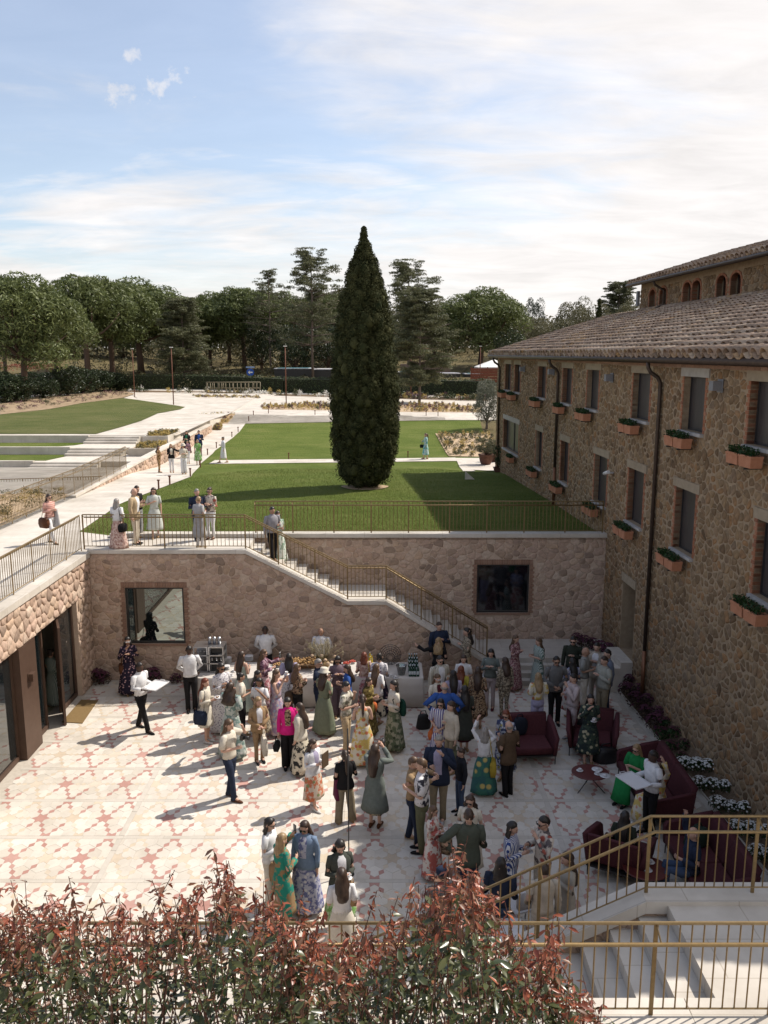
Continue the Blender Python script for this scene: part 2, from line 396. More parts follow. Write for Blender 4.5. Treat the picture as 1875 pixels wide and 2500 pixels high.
def mat_grass(name, a, b, c):
    m, nt, bs = mat_base(name, .9, .1)
    f = noise_tex(nt, .35, 5, .65); g = noise_tex(nt, 7, 7, .75); l = noise_tex(nt, 1.0, 4, .7, sc3=(.25, 3.2, 1))
    ad = nt.nodes.new('ShaderNodeMath'); ad.operation = 'MULTIPLY_ADD'; nt.links.new(f, ad.inputs[0]); ad.inputs[1].default_value = .45
    m2 = nt.nodes.new('ShaderNodeMath'); m2.operation = 'MULTIPLY_ADD'; nt.links.new(g, m2.inputs[0]); m2.inputs[1].default_value = .3
    m3 = nt.nodes.new('ShaderNodeMath'); m3.operation = 'MULTIPLY'; nt.links.new(l, m3.inputs[0]); m3.inputs[1].default_value = .28
    nt.links.new(m3.outputs[0], m2.inputs[2]); nt.links.new(m2.outputs[0], ad.inputs[2])
    nt.links.new(ramp(nt, ad.outputs[0], [(.36, a), (.5, b), (.66, c)]), bs.inputs['Base Color'])
    fine = noise_tex(nt, 55, 4, .8); bump(nt, bs, fine, 1.0, .05); return m
M_grass = mat_grass('lawn_grass', (.064, .094, .016), (.104, .138, .026), (.165, .178, .052))
M_grass2 = mat_grass('dry_lawn_grass', (.062, .082, .022), (.100, .112, .036), (.155, .145, .062))
M_wild = mat_grass('wild_grass', (.085, .080, .032), (.13, .105, .05), (.19, .15, .085))
rng = random.Random(7)
# ---- terrain: one sheet to the horizon beyond the courtyard wall, and a low apron under the courtyard
def sheet(name, mat, xs, ys, f):
    V = np.array([(x, y, f(x, y)) for y in ys for x in xs]); nx, ny = len(xs), len(ys)
    Fc = np.array([(j*nx+i, j*nx+i+1, (j+1)*nx+i+1, (j+1)*nx+i) for j in range(ny-1) for i in range(nx-1)])
    return tag(meshobj(name, fast_mesh(name, V, Fc, mat, smooth=True)), kind='structure')
ys = [25.36, 27, 30, 33, 36, 39, 42, 45, 48, 51, 54, 56, 59, 62, 65, 68, 72, 76, 80, 88, 96, 105, 115, 125, 135, 150, 165, 185, 210, 260, 330, 500, 900, 2000, 5000]
sheet('ground', M_wild, [-4000, -1200, -400, -150, -100, -70, -50, -35, -20, -10, 0, 10, 20, 35, 50, 70, 100, 150, 400, 1200, 4000], ys,
      lambda x, y: zg(y) - .05 + (0 if y < 110 else 1.1*math.sin(x*.06)*min(1, (y-110)/40)))
g2 = MB(); g2.box(-60, -40, -.8, 60, 25.3, -.06); struct(g2, 'ground', M_soil)
def drape(name, mat, poly, dz, grid=None, z=None):
    """a ground layer: an outline of world (x, y) points laid on the terrain, dz above it (or flat at z)"""
    bm = bmesh.new(); vs_ = [bm.verts.new((p[0], p[1], 0)) for p in poly]; bm.faces.new(vs_)
    bmesh.ops.triangulate(bm, faces=bm.faces[:])
    ylo, yhi = min(p[1] for p in poly), max(p[1] for p in poly)
    if z is None:
        for (yb, _) in PROF:
            if ylo + .01 < yb < yhi - .01:
                bmesh.ops.bisect_plane(bm, geom=bm.verts[:] + bm.edges[:] + bm.faces[:], plane_co=(0, yb, 0), plane_no=(0, 1, 0))
    for v in bm.verts: v.co.z = (zg(v.co.y) if z is None else z) + dz
    for f in bm.faces:
        if f.normal.z < 0: f.normal_flip()
    me = bpy.data.meshes.new(name); bm.to_mesh(me); bm.free(); me.materials.append(mat)
    for p in me.polygons:
        if p.normal.z < 0: pass
    return tag(meshobj(name, me), kind='structure')
E5 = lambda x, y: (x*.3858, 900 + y*.3858)
E6 = lambda x, y: (560 + x*.3858, 950 + y*.3858)
def gp(*pts): return [gnd(*p)[:2] for p in pts]
# ---- facade frame of the farmhouse (right side of the courtyard)
K = 1.05
FU = Vector((-.0473, 1, 0)).normalized(); FN = Vector((-FU.y, FU.x, 0)); FO = Vector((6.48*K, 24.9*K, 0))
def fz(z): return CAMZ - K*(CAMZ - z)
def fx(y): return FO.x - .0473*(y - FO.y)      # x of the facade at depth y
U_FAR, U_NEAR = 17.75*K, -14.9
FAR_Y = (FO + FU*U_FAR).y
YB, YF, TERR = 25.4, 23.4, 3.84
# ---- lawn, paths, beds beyond the back wall
drape('lawn', M_grass, [(-40, 25.4), (fx(25.4)+.5, 25.4), (fx(45)+.5, 45.3), (9, 84), (-40, 84)], -.02)
path_r = [E5(500, 1035), E5(760, 860), E5(1000, 765), E5(1210, 685), E5(1270, 603), E5(1360, 520), E5(1470, 440), E5(1560, 340), E5(1605, 287)]
pr = PATHR = gp(*path_r)
pl = [(-12.3, 25.4), (-12.35, 34), (-12.96, 47), (-13.8, 68)]
drape('path', M_lime2, [(-30, 25.4), (-8.4, 25.4), (-8.0, 25.4)] + [(x, y) for x, y in pr if y > 26] + [(pr[-1][0], 80), (-16, 80), (-13.8, 68)] + pl[::-1][1:-1] + [(-12.3, 26.5), (-30, 26.5)], .004)
drape('path', M_lime2, gp(E6(-90, 452), E6(0, 450), E6(500, 446), E6(1000, 440), E6(1430, 436), E6(1560, 520), E6(1480, 520), E6(1440, 456), E6(1000, 462), E6(500, 468), E6(0, 472), E6(-130, 474)), .008)
# pavement at the building corner
drape('pavement', M_lime2, gp(E6(1430, 437), E6(1700, 437), E6(1700, 520), E6(1530, 512)), .010)
# white forecourt beyond the lawn and the far road
def lv(px, py, z): p = atz(px, py, z); return (p.x, p.y)
UZ = 4.1
fore = [(640, 1150, 900+0), ]
drape('plaza', M_lime2, gp((575, 1012), (700, 1014), (702, 1016), (825, 1016), (960, 1013), (1005, 1016), (1010, 1018), (1085, 1019), (1088, 1026), (1215, 1026), (1225, 950), (1000, 962), (640, 946), (300, 949), (335, 975), (400, 1010), (520, 1036)), .012)
# ---- terraced garden left of the path: three low terraces with stone steps
M_riser = M_lime
tz = [UZ, 3.70, 3.30, 2.95]; ty = [54.8, 51.8, 48.0]
def gwx(y):
    P = [(-12.3, 33.2), (-12.42, 35.5), (-12.96, 47), (-13.8, 68), (-13.9, 75)]
    for (xa, ya), (xb, yb) in zip(P, P[1:]):
        if y <= yb: return xa + (xb-xa)*(y-ya)/(yb-ya) - .32
    return -14.2
T0 = MB(); T0.box(-70, 54.8, 2.0, gwx(68), 68, UZ - .02); struct(T0, 'terrace', M_lime)
def xat(px, y, z):   # world x of a pixel column at depth y, height z
    zc = y*CP + (CAMZ - z)*SP
    return (px - 937.5)/F*zc
def flight(y, ztop, zbot, xl, xr, xw):
    """a garden step flight of three long treads in front of a terrace wall that runs left from xl"""
    t = thing('garden_steps', ((xl+xr)/2, y-.5, zbot), '', 'steps', 'garden step flights left of the path')
    n = 3; h = (ztop - zbot)/n
    for k in range(n):
        s = MB(); s.box(xl - .04*k, y - .38*(k+1), zbot - .1, xr, y - .38*k - .003*k, ztop - h*k - .002 - (h if False else 0) - .0*h)
        if k: s.v = [(a, b, min(c, ztop - h*k)) for a, b, c in s.v]
        buildw(s, 'step', M_lime2, t)
    return t
specs = [(54.8, UZ, 3.70, E5(570, 0)[0], E5(890, 0)[0], 'top flight of pale stone steps below the upper garden lawn'),
         (51.6, 3.70, 3.30, E5(455, 0)[0], E5(800, 0)[0], 'middle flight of pale stone steps between the garden terraces'),
         (48.0, 3.30, 2.95, E5(225, 0)[0], E5(640, 0)[0], 'lower flight of pale stone steps beside the lowest strip of lawn'),
         (44.0, 2.95, 2.6, E5(90, 0)[0], E5(345, 0)[0], 'bottom flight of pale stone steps seen behind the brass railing')]
for (y, zt, zb, pl_, pr_, lab) in specs:
    xl, xr = xat(pl_, y, zt), min(xat(pr_, y, zt), gwx(y)); t = flight(y, zt, zb, xl, xr, 0); t['label'] = lab
def block(name, mat, x0, y0, x1, y1, z0, z1):
    s = MB(); s.box(x0, y0, z0, x1, y1, z1); return struct(s, name, mat)
M_wallw = M_lime
# terrace bodies (each butts against the next) and their lawn strips
block('terrace', M_lime, -70, 51.6, gwx(54.8), 54.79, 1.9, 3.70)
block('terrace', M_lime, -70, 48.0, gwx(51.6), 51.59, 1.9, 3.30)
block('terrace', M_lime, -70, 44.0, gwx(48), 47.99, 1.9, 2.95)
block('terrace', M_lime, -70, 34.4, gwx(44), 43.99, 1.9, 2.62)
drape('lawn', M_grass, [(-69, 51.9), (xat(E5(340, 0)[0], 52, 3.7), 51.9), (xat(E5(480, 0)[0], 53, 3.7), 52.8), (xat(E5(575, 0)[0], 54.4, 3.7), 54.4), (-69, 54.4)], .006, z=3.70)
drape('lawn', M_grass, [(-69, 48.3), (xat(E5(290, 0)[0], 48.3, 3.3), 48.3), (xat(E5(450, 0)[0], 51, 3.3), 50.8), (xat(E5(450, 0)[0], 51, 3.3), 51.3), (-69, 51.3)], .006, z=3.30)
drape('lawn', M_grass, [(-69, 44.3), (xat(E5(170, 0)[0], 45, 2.95), 44.3), (xat(E5(215, 0)[0], 47, 2.95), 47.6), (-69, 47.6)], .006, z=2.95)
def tw(name, x0, x1, y, z0, z1, label, th=.28):
    s = MB(); s.box(x0, y - th, z0, x1, y - .004, z1); t = buildw(s, name, M_lime2); return tag(t, label, 'wall', 'low terrace walls in the garden')
tw('terrace_wall', -70, xat(E5(568, 0)[0], 54.8, UZ), 54.8, 3.6, UZ + .06, 'long low white terrace wall along the upper lawn')
tw('terrace_wall', -70, xat(E5(452, 0)[0], 51.6, 3.7), 51.6, 3.2, 3.76, 'long low white terrace wall along the middle strip of lawn')
tw('terrace_wall', -70, xat(E5(220, 0)[0], 48, 3.3), 48.0, 2.85, 3.36, 'short low white terrace wall along the lowest strip of lawn')
# raised planters at the right end of the flights
def planter(px0, px1, y0, y1, z0, z1, label):
    t = thing('stone_planter', (xat((px0+px1)/2, y0, z1), y0, z0), label, 'planter', 'white garden planters beside the steps')
    x0, x1 = xat(px0, y0, z1), min(xat(px1, y0, z1), gwx(y1) - .01)
    s = MB(); w = .14
    s.box(x0, y0, z0-.2, x1, y0+w, z1); s.box(x0, y1-w, z0-.2, x1, y1, z1); s.box(x0, y0+w+.001, z0-.2, x0+w, y1-w-.001, z1); s.box(x1-w, y0+w+.001, z0-.2, x1, y1-w-.001, z1)
    buildw(s, 'planter_wall', M_lime2, t); s = MB(); s.box(x0+w+.002, y0+w+.002, z0-.2, x1-w-.002, y1-w-.002, z1-.06); buildw(s, 'soil', M_mulch, t)
    return (x0+w, y0+w, x1-w, y1-w, z1-.06)
PL1 = planter(E5(905, 0)[0], E5(1150, 0)[0], 53.6, 57.0, 3.70, UZ + .1, 'white planter at the head of the top garden steps')
PL2 = planter(E5(812, 0)[0], E5(1000, 0)[0], 50.4, 53.4, 3.30, 3.78, 'white planter beside the middle garden steps')
# upper lawn and its plaza
drape('lawn', M_grass2, [lv(0, 1060, UZ), lv(235, 1060, UZ), lv(300, 1042, UZ), lv(345, 1028, UZ), lv(385, 1010, UZ), lv(440, 1000, UZ), lv(452, 994, UZ), lv(400, 986, UZ), lv(330, 976, UZ), lv(300, 972, UZ), lv(200, 985, UZ), lv(120, 1000, UZ), lv(0, 1013, UZ), (-69, 76), (-69, 55.2)], .030, z=UZ)
drape('plaza', M_lime2, [(-33, 55.1), (-13.5, 55.1), (-13.9, 68), lv(560, 1010, UZ), lv(640, 960, UZ), lv(300, 949, UZ), lv(335, 972, UZ), lv(300, 985, UZ), lv(200, 1040, UZ)], .004, z=UZ)
block('terrace', M_lime, -70, 67.9, -13.9, 112, 1.9, UZ - .03)
# ---- garden retaining wall left of the path (stone face towards the path, pale coping)
gw = thing('garden_wall', (-12.8, 47, 2.9), 'long low rubble stone wall with pale coping along the left of the path', 'wall')
s = MB(); pts = [(-12.3, 33.2), (-12.42, 35.5), (-12.96, 47), (-13.8, 68)]
for (x0, y0), (x1, y1) in zip(pts, pts[1:]):
    zt0, zt1 = 3.78, 3.78
    s.add([(x0, y0, 1.5), (x1, y1, 1.5), (x1, y1, 3.72), (x0, y0, 3.72), (x0-.3, y0, 1.5), (x1-.3, y1, 1.5), (x1-.3, y1, 3.72), (x0-.3, y0, 3.72)], [(0, 1, 2, 3), (5, 4, 7, 6), (3, 2, 6, 7), (0, 3, 7, 4), (1, 5, 6, 2)])
buildw(s, 'wall_core', M_mortar2, gw)
s = MB()
for (x0, y0), (x1, y1) in zip(pts, pts[1:]):
    s.add([(x0+.05, y0, 3.723), (x1+.05, y1, 3.723), (x1+.05, y1, 3.82), (x0+.05, y0, 3.82), (x0-.36, y0, 3.723), (x1-.36, y1, 3.723), (x1-.36, y1, 3.82), (x0-.36, y0, 3.82)], [(0, 1, 2, 3), (5, 4, 7, 6), (3, 2, 6, 7), (0, 3, 7, 4), (1, 5, 6, 2)])
buildw(s, 'coping', M_lime2, gw)
for (x0, y0), (x1, y1) in zip(pts[1:], pts[2:]):
    O = Vector((x0, y0, 0)); U = Vector((x1-x0, y1-y0, 0)); L_ = U.length; U.normalize()
    lay_stones(stone_cells(0, L_, 2.4, 3.72, .5, .27, rng), O, U, Vector((0, 0, 1)), Vector((U.y, -U.x, 0)), M_stone2, gw, .04, rng, 60)

# ---------------------------------------------------------------- the sunken courtyard
YN = 7.2                                    # near retaining wall
fl = MB(); fl.prism([(-8.9, YN), (fx(YN) - .0, YN), (fx(23.4) - .0, 23.4), (-8.9, 23.4)], -.30, -.004)
floor = struct(fl, 'patio_floor', M_grout)
M_star = mat_pieces('red_marble', [(.44, .24, .20), (.50, .295, .25), (.47, .26, .22), (.53, .33, .285)], rough=.6, scale=7, bmp=.03, dirt=.15)
M_cream = mat_pieces('cream_marble', [(.60, .51, .385), (.64, .555, .44), (.57, .47, .355), (.66, .585, .485)], rough=.6, scale=5, bmp=.03, dirt=.12)
M_white = mat_pieces('white_marble', [(.61, .565, .495), (.66, .615, .545), (.58, .53, .455), (.69, .65, .585), (.64, .585, .50)], rough=.6, scale=4, bmp=.03, dirt=.1)
M_band = mat_pieces('grey_band_stone', [(.55, .51, .445), (.585, .54, .475), (.52, .475, .41)], rough=.65, scale=5, bmp=.03, dirt=.1)
def patio():
    ax, by = .655, .70; tiles = []
    rt, rs = .195, .112; y0 = 15.93
    XB = [-5.2, -.87, 3.46]                              # lengthwise bands
    YBs = [y0 + .70 + k*1.40 for k in range(-7, 6)]       # crosswise bands between star rows
    hw = .055
    def ins(P):
        for (x, y) in P:
            if x < -8.36 or y < YN+.05 or x > fx(y) - .52 or y > 23.36: return False
        return True
    def cutb(P):
        """cut a tile where it meets a band; returns the pieces left over"""
        out = [P]
        for axis, lst in ((0, XB), (1, YBs)):
            nxt = []
            for Q in out:
                done = False
                for b in lst:
                    if min(q[axis] for q in Q) < b + hw and max(q[axis] for q in Q) > b - hw:
                        a_ = (1, 0) if axis == 0 else (0, 1)
                        for sg, c in ((1, b - hw), (-1, b + hw)):
                            W = clip_poly(Q, a_[0]*sg, a_[1]*sg, c*sg)
                            if len(W) > 2: nxt.append(W)
                        done = True; break
                if not done: nxt.append(Q)
            out = nxt
        return out
    for j in range(-14, 13):
        for i in range(-4, 26):
            cx = -7.05 + (i + .5*(j % 2))*ax; cy = y0 + j*by
            if not (-9.2 < cx < 8.5 and YN-.6 < cy < 24): continue
            red = (i % 2 == 0)
            dirs = [(ax, 0), (ax/2, by), (-ax/2, by), (-ax, 0), (-ax/2, -by), (ax/2, -by)]
            tip = []; notch = []; mids = []
            for (dx, dy) in dirs:
                l = math.hypot(dx, dy); tip.append((cx + dx/l*rt, cy + dy/l*rt)); mids.append((cx+dx/2, cy+dy/2, dx/l, dy/l))
            for k in range(6):
                a = mids[k]; b = mids[(k+1) % 6]; vx, vy = a[2]+b[2], a[3]+b[3]; l = math.hypot(vx, vy); notch.append((cx+vx/l*rs, cy+vy/l*rs))
            star = []
            for k in range(6): star += [tip[k], notch[k]]
            tiles.append(('star', red, star, (cx, cy)))
            w = .058
            for k in range(6):
                mx, my, ux, uy = mids[k]; tx, ty_ = tip[k]; c1 = ((tx+mx)/2, (ty_+my)/2)
                rr = red and (k in (1, 2, 4, 5)) or ((not red) and k in (1, 4) and (i % 4 == 1))
                tiles.append(('rhomb', rr, [(tx, ty_), (c1[0]+uy*w, c1[1]-ux*w), (mx, my), (c1[0]-uy*w, c1[1]+ux*w)], (cx, cy)))
            for k in range(6):
                m1, m2 = mids[k], mids[(k+1) % 6]
                tc_ = (cx + (dirs[k][0]+dirs[(k+1) % 6][0])/3, cy + (dirs[k][1]+dirs[(k+1) % 6][1])/3)
                a = ((tip[k][0]+m1[0])/2, (tip[k][1]+m1[1])/2); b = ((tip[(k+1) % 6][0]+m2[0])/2, (tip[(k+1) % 6][1]+m2[1])/2)
                pa = (a[0]-m1[3]*w, a[1]+m1[2]*w); pb = (b[0]+m2[3]*w, b[1]-m2[2]*w)
                tiles.append(('hex', 0, [notch[k], tip[k], pa, (m1[0], m1[1]), tc_, (m2[0], m2[1]), pb, tip[(k+1) % 6]][::-1], (cx, cy)))
    r = random.Random(3); P3 = []
    for kind, red, P, c in tiles:
        A = sum(P[k][0]*P[(k+1) % len(P)][1] - P[(k+1) % len(P)][0]*P[k][1] for k in range(len(P)))
        if A < 0: P = P[::-1]
        for Q in cutb(P):
            if not ins(Q): continue
            gx = sum(p[0] for p in Q)/len(Q); gy = sum(p[1] for p in Q)/len(Q)
            Q = [(gx + (x-gx)*.985, gy + (y-gy)*.985) for x, y in Q]
            A = abs(.5*sum(Q[k][0]*Q[(k+1) % len(Q)][1] - Q[(k+1) % len(Q)][0]*Q[k][1] for k in range(len(Q))))
            if A < .0006: continue
            P3.append(({'star': 'star_tile', 'rhomb': 'diamond_tile', 'hex': 'paving_tile'}[kind], M_star if red else (M_white if kind == 'hex' else M_cream), Q, (gx, gy), A))
    # straight bands of long slabs
    for b in XB:
        y = YN + .1
        while y < 23.3:
            q = [(b-hw+.003, y), (b+hw-.003, y), (b+hw-.003, y+.89), (b-hw+.003, y+.89)]
            if ins(q) and not any(y < yb + hw and y + .89 > yb - hw for yb in YBs): P3.append(('band_slab', M_band, q, (b, y+.45), .1))
            y += .9
            for yb in YBs:
                if y < yb + hw and y + .89 > yb - hw and y < yb: 
                    q = [(b-hw+.003, y), (b+hw-.003, y), (b+hw-.003, yb-hw-.003), (b-hw+.003, yb-hw-.003)]
                    if yb-hw-.003-y > .03 and ins(q): P3.append(('band_slab', M_band, q, (b, y+.2), .1))
                    y = yb + hw + .003
    for b in YBs:
        x = -8.34
        while x < 7:
            q = [(x, b-hw+.003), (x+.793, b-hw+.003), (x+.793, b+hw-.003), (x, b+hw-.003)]
            if ins(q): P3.append(('band_slab', M_band, q, (x+.4, b), .1))
            x += .8
    for y in np.arange(YN+.1, 23, .8):                        # kerb course along the flower bed and the left wall
        P3.append(('band_slab', M_band, [(fx(y)-.50, y), (fx(y)-.34, y), (fx(y+.79)-.34, y+.79), (fx(y+.79)-.50, y+.79)], (6.5, y), .02))
    def sz(t):
        x, y = t[3]; pyx = x/(y*CP + 9.4*SP)
        if abs(pyx) > .45 or y < 11.5: return 0
        return t[4]/(y*y + 88)**1.5
    P3.sort(key=sz, reverse=True)
    rest = {}
    for n_, (nm, m, Q, g, A) in enumerate(P3):
        h = r.uniform(.0, .0025); n = len(Q); cr = r.random()
        vs_ = [(x, y, -.02) for x, y in Q] + [(x, y, h) for x, y in Q]
        fs_ = [tuple(range(n, 2*n))] + [(k, (k+1) % n, n+(k+1) % n, n+k) for k in range(n)]
        if n_ < 300:
            b = MB(); b.cr = cr; b.add([(x-g[0], y-g[1], z) for x, y, z in vs_], fs_); b.build(nm, m, floor, (g[0], g[1], 0))
        else:
            b = rest.setdefault((nm, m.name), (MB(), m))[0]; b.cr = cr; b.add(vs_, fs_)
    for (nm, _), (b, m) in rest.items(): tag(b.build(nm + '_field', m, floor), kind='stuff')
patio()
# left terrace slab (roof of the glazed rooms), landing and its curb
s = MB(); s.box(-40, -3, 3.0, -8.45, 25.42, TERR - .14); s.box(-40, -3, TERR - .139, -8.86, 23.4, TERR); s.box(-40, 23.4, TERR-.138, -8.43, 25.42, TERR)
struct(s, 'terrace', M_lime2)
s = MB(); s.box(-8.43, 23.66, 2.9, -3.95, 25.2, TERR); struct(s, 'landing', M_lime2)

# ---- front stair wall, stairs, back wall
PROFILE = [(-8.4, 3.80), (-3.92, 3.80), (-1.04, 2.30), (.06, 2.30), (3.13, .42)]
def ptop(off):
    def f(x):
        out = []
        for (x0, z0), (x1, z1) in zip(PROFILE, PROFILE[1:]):
            if x0 - .3 <= x <= x1 + .3:
                sl_ = (z1-z0)/(x1-x0)
                if x0 <= x <= x1: out.append((sl_, z0 - sl_*x0 - off))
        return out or [(0, PROFILE[-1][1] - off)]
    return f
sw = thing('stair_wall', (-3, YF, 0), 'rubble stone wall under the pale diagonal staircase', 'wall')
W1 = (-7.42, 1.12, -5.74, 2.80)
core = MB()
bmw = [(-8.4, 0), (3.13, 0)] + [(x, z - .02) for x, z in PROFILE[::-1]]
def prism_y(mb, poly, y0, y1):
    n = len(poly); vs_ = [(x, y0, z) for x, z in poly] + [(x, y1, z) for x, z in poly]
    mb.add(vs_, [tuple(range(n)), tuple(range(n, 2*n))[::-1]] + [(i, n+i, n+(i+1) % n, (i+1) % n) for i in range(n)])
# core in pieces so that the window is a true opening
prism_y(core, [(-8.4, 0), (-5.74, 0), (-5.74, 1.12), (-8.4, 1.12)], YF, YF+.3)
prism_y(core, [(-8.4, 1.12), (-7.42, 1.12), (-7.42, 2.80), (-8.4, 2.80)], YF, YF+.3)
prism_y(core, [(-8.4, 2.80), (-5.74, 2.80), (-5.74, 3.78), (-8.4, 3.78)], YF, YF+.3)
prism_y(core, [(-5.74, 0), (3.13, 0), (3.13, .40), (.06, 2.28), (-1.04, 2.28), (-3.92, 3.78), (-5.74, 3.78)], YF, YF+.3)
buildw(core, 'wall_core', M_mortar2, sw)
XA, ZU = Vector((1, 0, 0)), Vector((0, 0, 1))
lay_stones(stone_cells(-8.4, 3.13, .0, 3.80, .265, .16, rng, holes=[(W1[0]-.16, W1[1]-.07, W1[2]+.16, W1[3]+.16)], top=ptop(.02), gap=.006, jit=.52), Vector((0, YF, 0)), XA, ZU, Vector((0, -1, 0)), M_stone2, sw, .014, rng, 300)
def brick_frame(parent, W, y, side=.15, top=.16, bot=.06, keep=True):
    x0, z0, x1, z1 = W; r = random.Random(int(x0*10)); n = int((z1-z0)/.07)
    def one(a, b, c, d):
        m = MB(); m.cr = r.random(); g = ((a+c)/2, y, (b+d)/2)
        m.box(a-g[0]+.004, -.028-r.uniform(0, .008), b-g[2]+.004, c-g[0]-.004, .03, d-g[2]-.004); o = m.build('brick', M_brick2, parent); o.location = Vector(g) - wloc(parent)
    for k in range(n):
        h = (z1-z0)/n; w1 = side*(1 if k % 2 else .72); w2 = side*(.72 if k % 2 else 1)
        one(x0-w1, z0+k*h, x0, z0+(k+1)*h); one(x1, z0+k*h, x1+w2, z0+(k+1)*h)
    m_ = int((x1-x0+.2)/.075)
    for k in range(m_): w = (x1-x0+.2)/m_; one(x0-.1+k*w, z1, x0-.1+(k+1)*w, z1+top)
M_brick2 = mat_pieces('faded_brick', [(.30, .18, .125), (.36, .22, .155), (.27, .165, .115), (.40, .26, .19)], scale=20, dirt=.3)
def courtyard_window(W, y, name, parent_label, glass, seed):
    x0, z0, x1, z1 = W
    t = thing('window', ((x0+x1)/2, y, z0), parent_label, 'window')
    f = MB(); w = .05
    f.box(x0+.002, y+.02, z0+.002, x0+w, y+.14, z1-.002); f.box(x1-w, y+.02, z0+.002, x1-.002, y+.14, z1-.002)
    f.box(x0+w+.001, y+.02, z0+.002, x1-w-.001, y+.14, z0+w); f.box(x0+w+.001, y+.02, z1-w, x1-w-.001, y+.14, z1-.002)
    buildw(f, 'frame', M_dark, t)
    p = MB(); p.box(x0+w+.002, y+.075, z0+w+.002, x1-w-.002, y+.085, z1-w-.002); buildw(p, 'pane', glass, t)
    b = MB(); b.box(x0+.003, y+.16, z0+.003, x1-.003, y+.17, z1-.003); buildw(b, 'blind', M_dark, t)
    s_ = MB(); s_.box(x0-.06, y-.045, z0-.06, x1+.06, y+.018, z0-.002); buildw(s_, 'sill', M_brick2, t)
    brick_frame(t, (x0, z0, x1, z1), y)
def mat_mirror():
    m, nt, b = mat_base('reflecting_glass', .015, .5); b.inputs['Base Color'].default_value = (.01, .014, .014, 1)
    gs = nt.nodes.new('ShaderNodeBsdfGlossy'); gs.inputs['Roughness'].default_value = .015; gs.inputs[0].default_value = (.62, .70, .68, 1)
    ms = nt.nodes.new('ShaderNodeMixShader'); ms.inputs[0].default_value = .42
    nt.links.new(b.outputs[0], ms.inputs[1]); nt.links.new(gs.outputs[0], ms.inputs[2]); nt.links.new(ms.outputs[0], nt.nodes['Material Output'].inputs[0]); return m
M_mirror = mat_mirror()
courtyard_window(W1, YF, 'window', 'square reflecting window in the stair wall, left of the coffee machine', M_mirror, 1)
# coping along the landing and down the stair
cop = thing('stair_coping', (-3, YF, 2), 'pale stone coping running along the landing and down the stair wall', 'coping')
for (x0, z0), (x1, z1) in zip(PROFILE, PROFILE[1:]):
    c = MB(); e = .0
    prism_y(c, [(x0+.001, z0-.0), (x1-.001, z1-.0), (x1-.001, z1+.11), (x0+.001, z0+.11)], YF-.06, YF+.26)
    buildw(c, 'coping_slab', M_lime2, cop)
st = thing('staircase', (-.5, 24.4, 0), 'long pale stone staircase descending along the back wall into the courtyard', 'staircase')
def run(xa, za, xb, zb, n):
    for k in range(n):
        w = (xb-xa)/n; h = (za-zb)/n
        m = MB(); m.box(xa+k*w+.002, YF+.301, 0 if zb < 1 else 1.2, xa+(k+1)*w, YB-.06, za - (k+1)*h + .0); buildw(m, 'step', M_lime2, st)
run(-3.949, 3.84, -1.04, 2.34, 9)
m = MB(); m.box(-1.038, YF+.301, 1.2, .06, YB-.06, 2.338); buildw(m, 'landing', M_lime2, st)
run(.062, 2.34, 3.13, .56, 11)
bw = thing('back_wall', (1, YB, 0), 'tall rubble stone retaining wall below the lawn with a dark window', 'wall')
XR = fx(YB); CB = 3.83
W2 = (2.88, 1.42, 4.50, 2.97)
c = MB()
for P in ([(-8.4, -.1), (W2[0], -.1), (W2[0], CB), (-8.4, CB)], [(W2[0], -.1), (W2[2], -.1), (W2[2], W2[1]), (W2[0], W2[1])], [(W2[0], W2[3]), (W2[2], W2[3]), (W2[2], CB), (W2[0], CB)], [(W2[2], -.1), (XR+.1, -.1), (XR+.1, CB), (W2[2], CB)]):
    prism_y(c, P, YB, YB+.3)
buildw(c, 'wall_core', M_mortar2, bw)
def btop(x):
    if x < -3.9: return [(0, 3.84)]
    return [(0, CB)]
cells = [q for q in stone_cells(-4.0, XR, .3, CB, .285, .165, rng, holes=[(W2[0]-.16, W2[1]-.07, W2[2]+.16, W2[3]+.16)], gap=.006, jit=.52) ]
lay_stones(cells, Vector((0, YB, 0)), XA, ZU, Vector((0, -1, 0)), M_stone2, bw, .014, rng, 300)
m = MB(); m.box(-8.4, YB-.07, CB+.002, XR+.0, YB+.30, CB+.12); buildw(m, 'coping', M_lime2, bw)
courtyard_window(W2, YB, 'window', 'dark square window in the back wall, right of the staircase foot', M_glassd, 2)
# raised pale platform at the foot of the stairs, with long steps
pf = MB()
pf.prism([(3.135, 23.72), (fx(23.72)-.02, 23.72), (fx(25.39)-.02, 25.39), (3.135, 25.39)], -.1, .56)
struct(pf, 'platform', M_lime2)
for k in range(3):
    m = MB(); y = 22.98 + .245*k; m.prism([(3.135, y), (fx(y)-.5, y), (fx(y)-.5, y+.242), (3.135, y+.242)], -.1, .14*(k+1)); struct(m, 'platform_step', M_lime2)
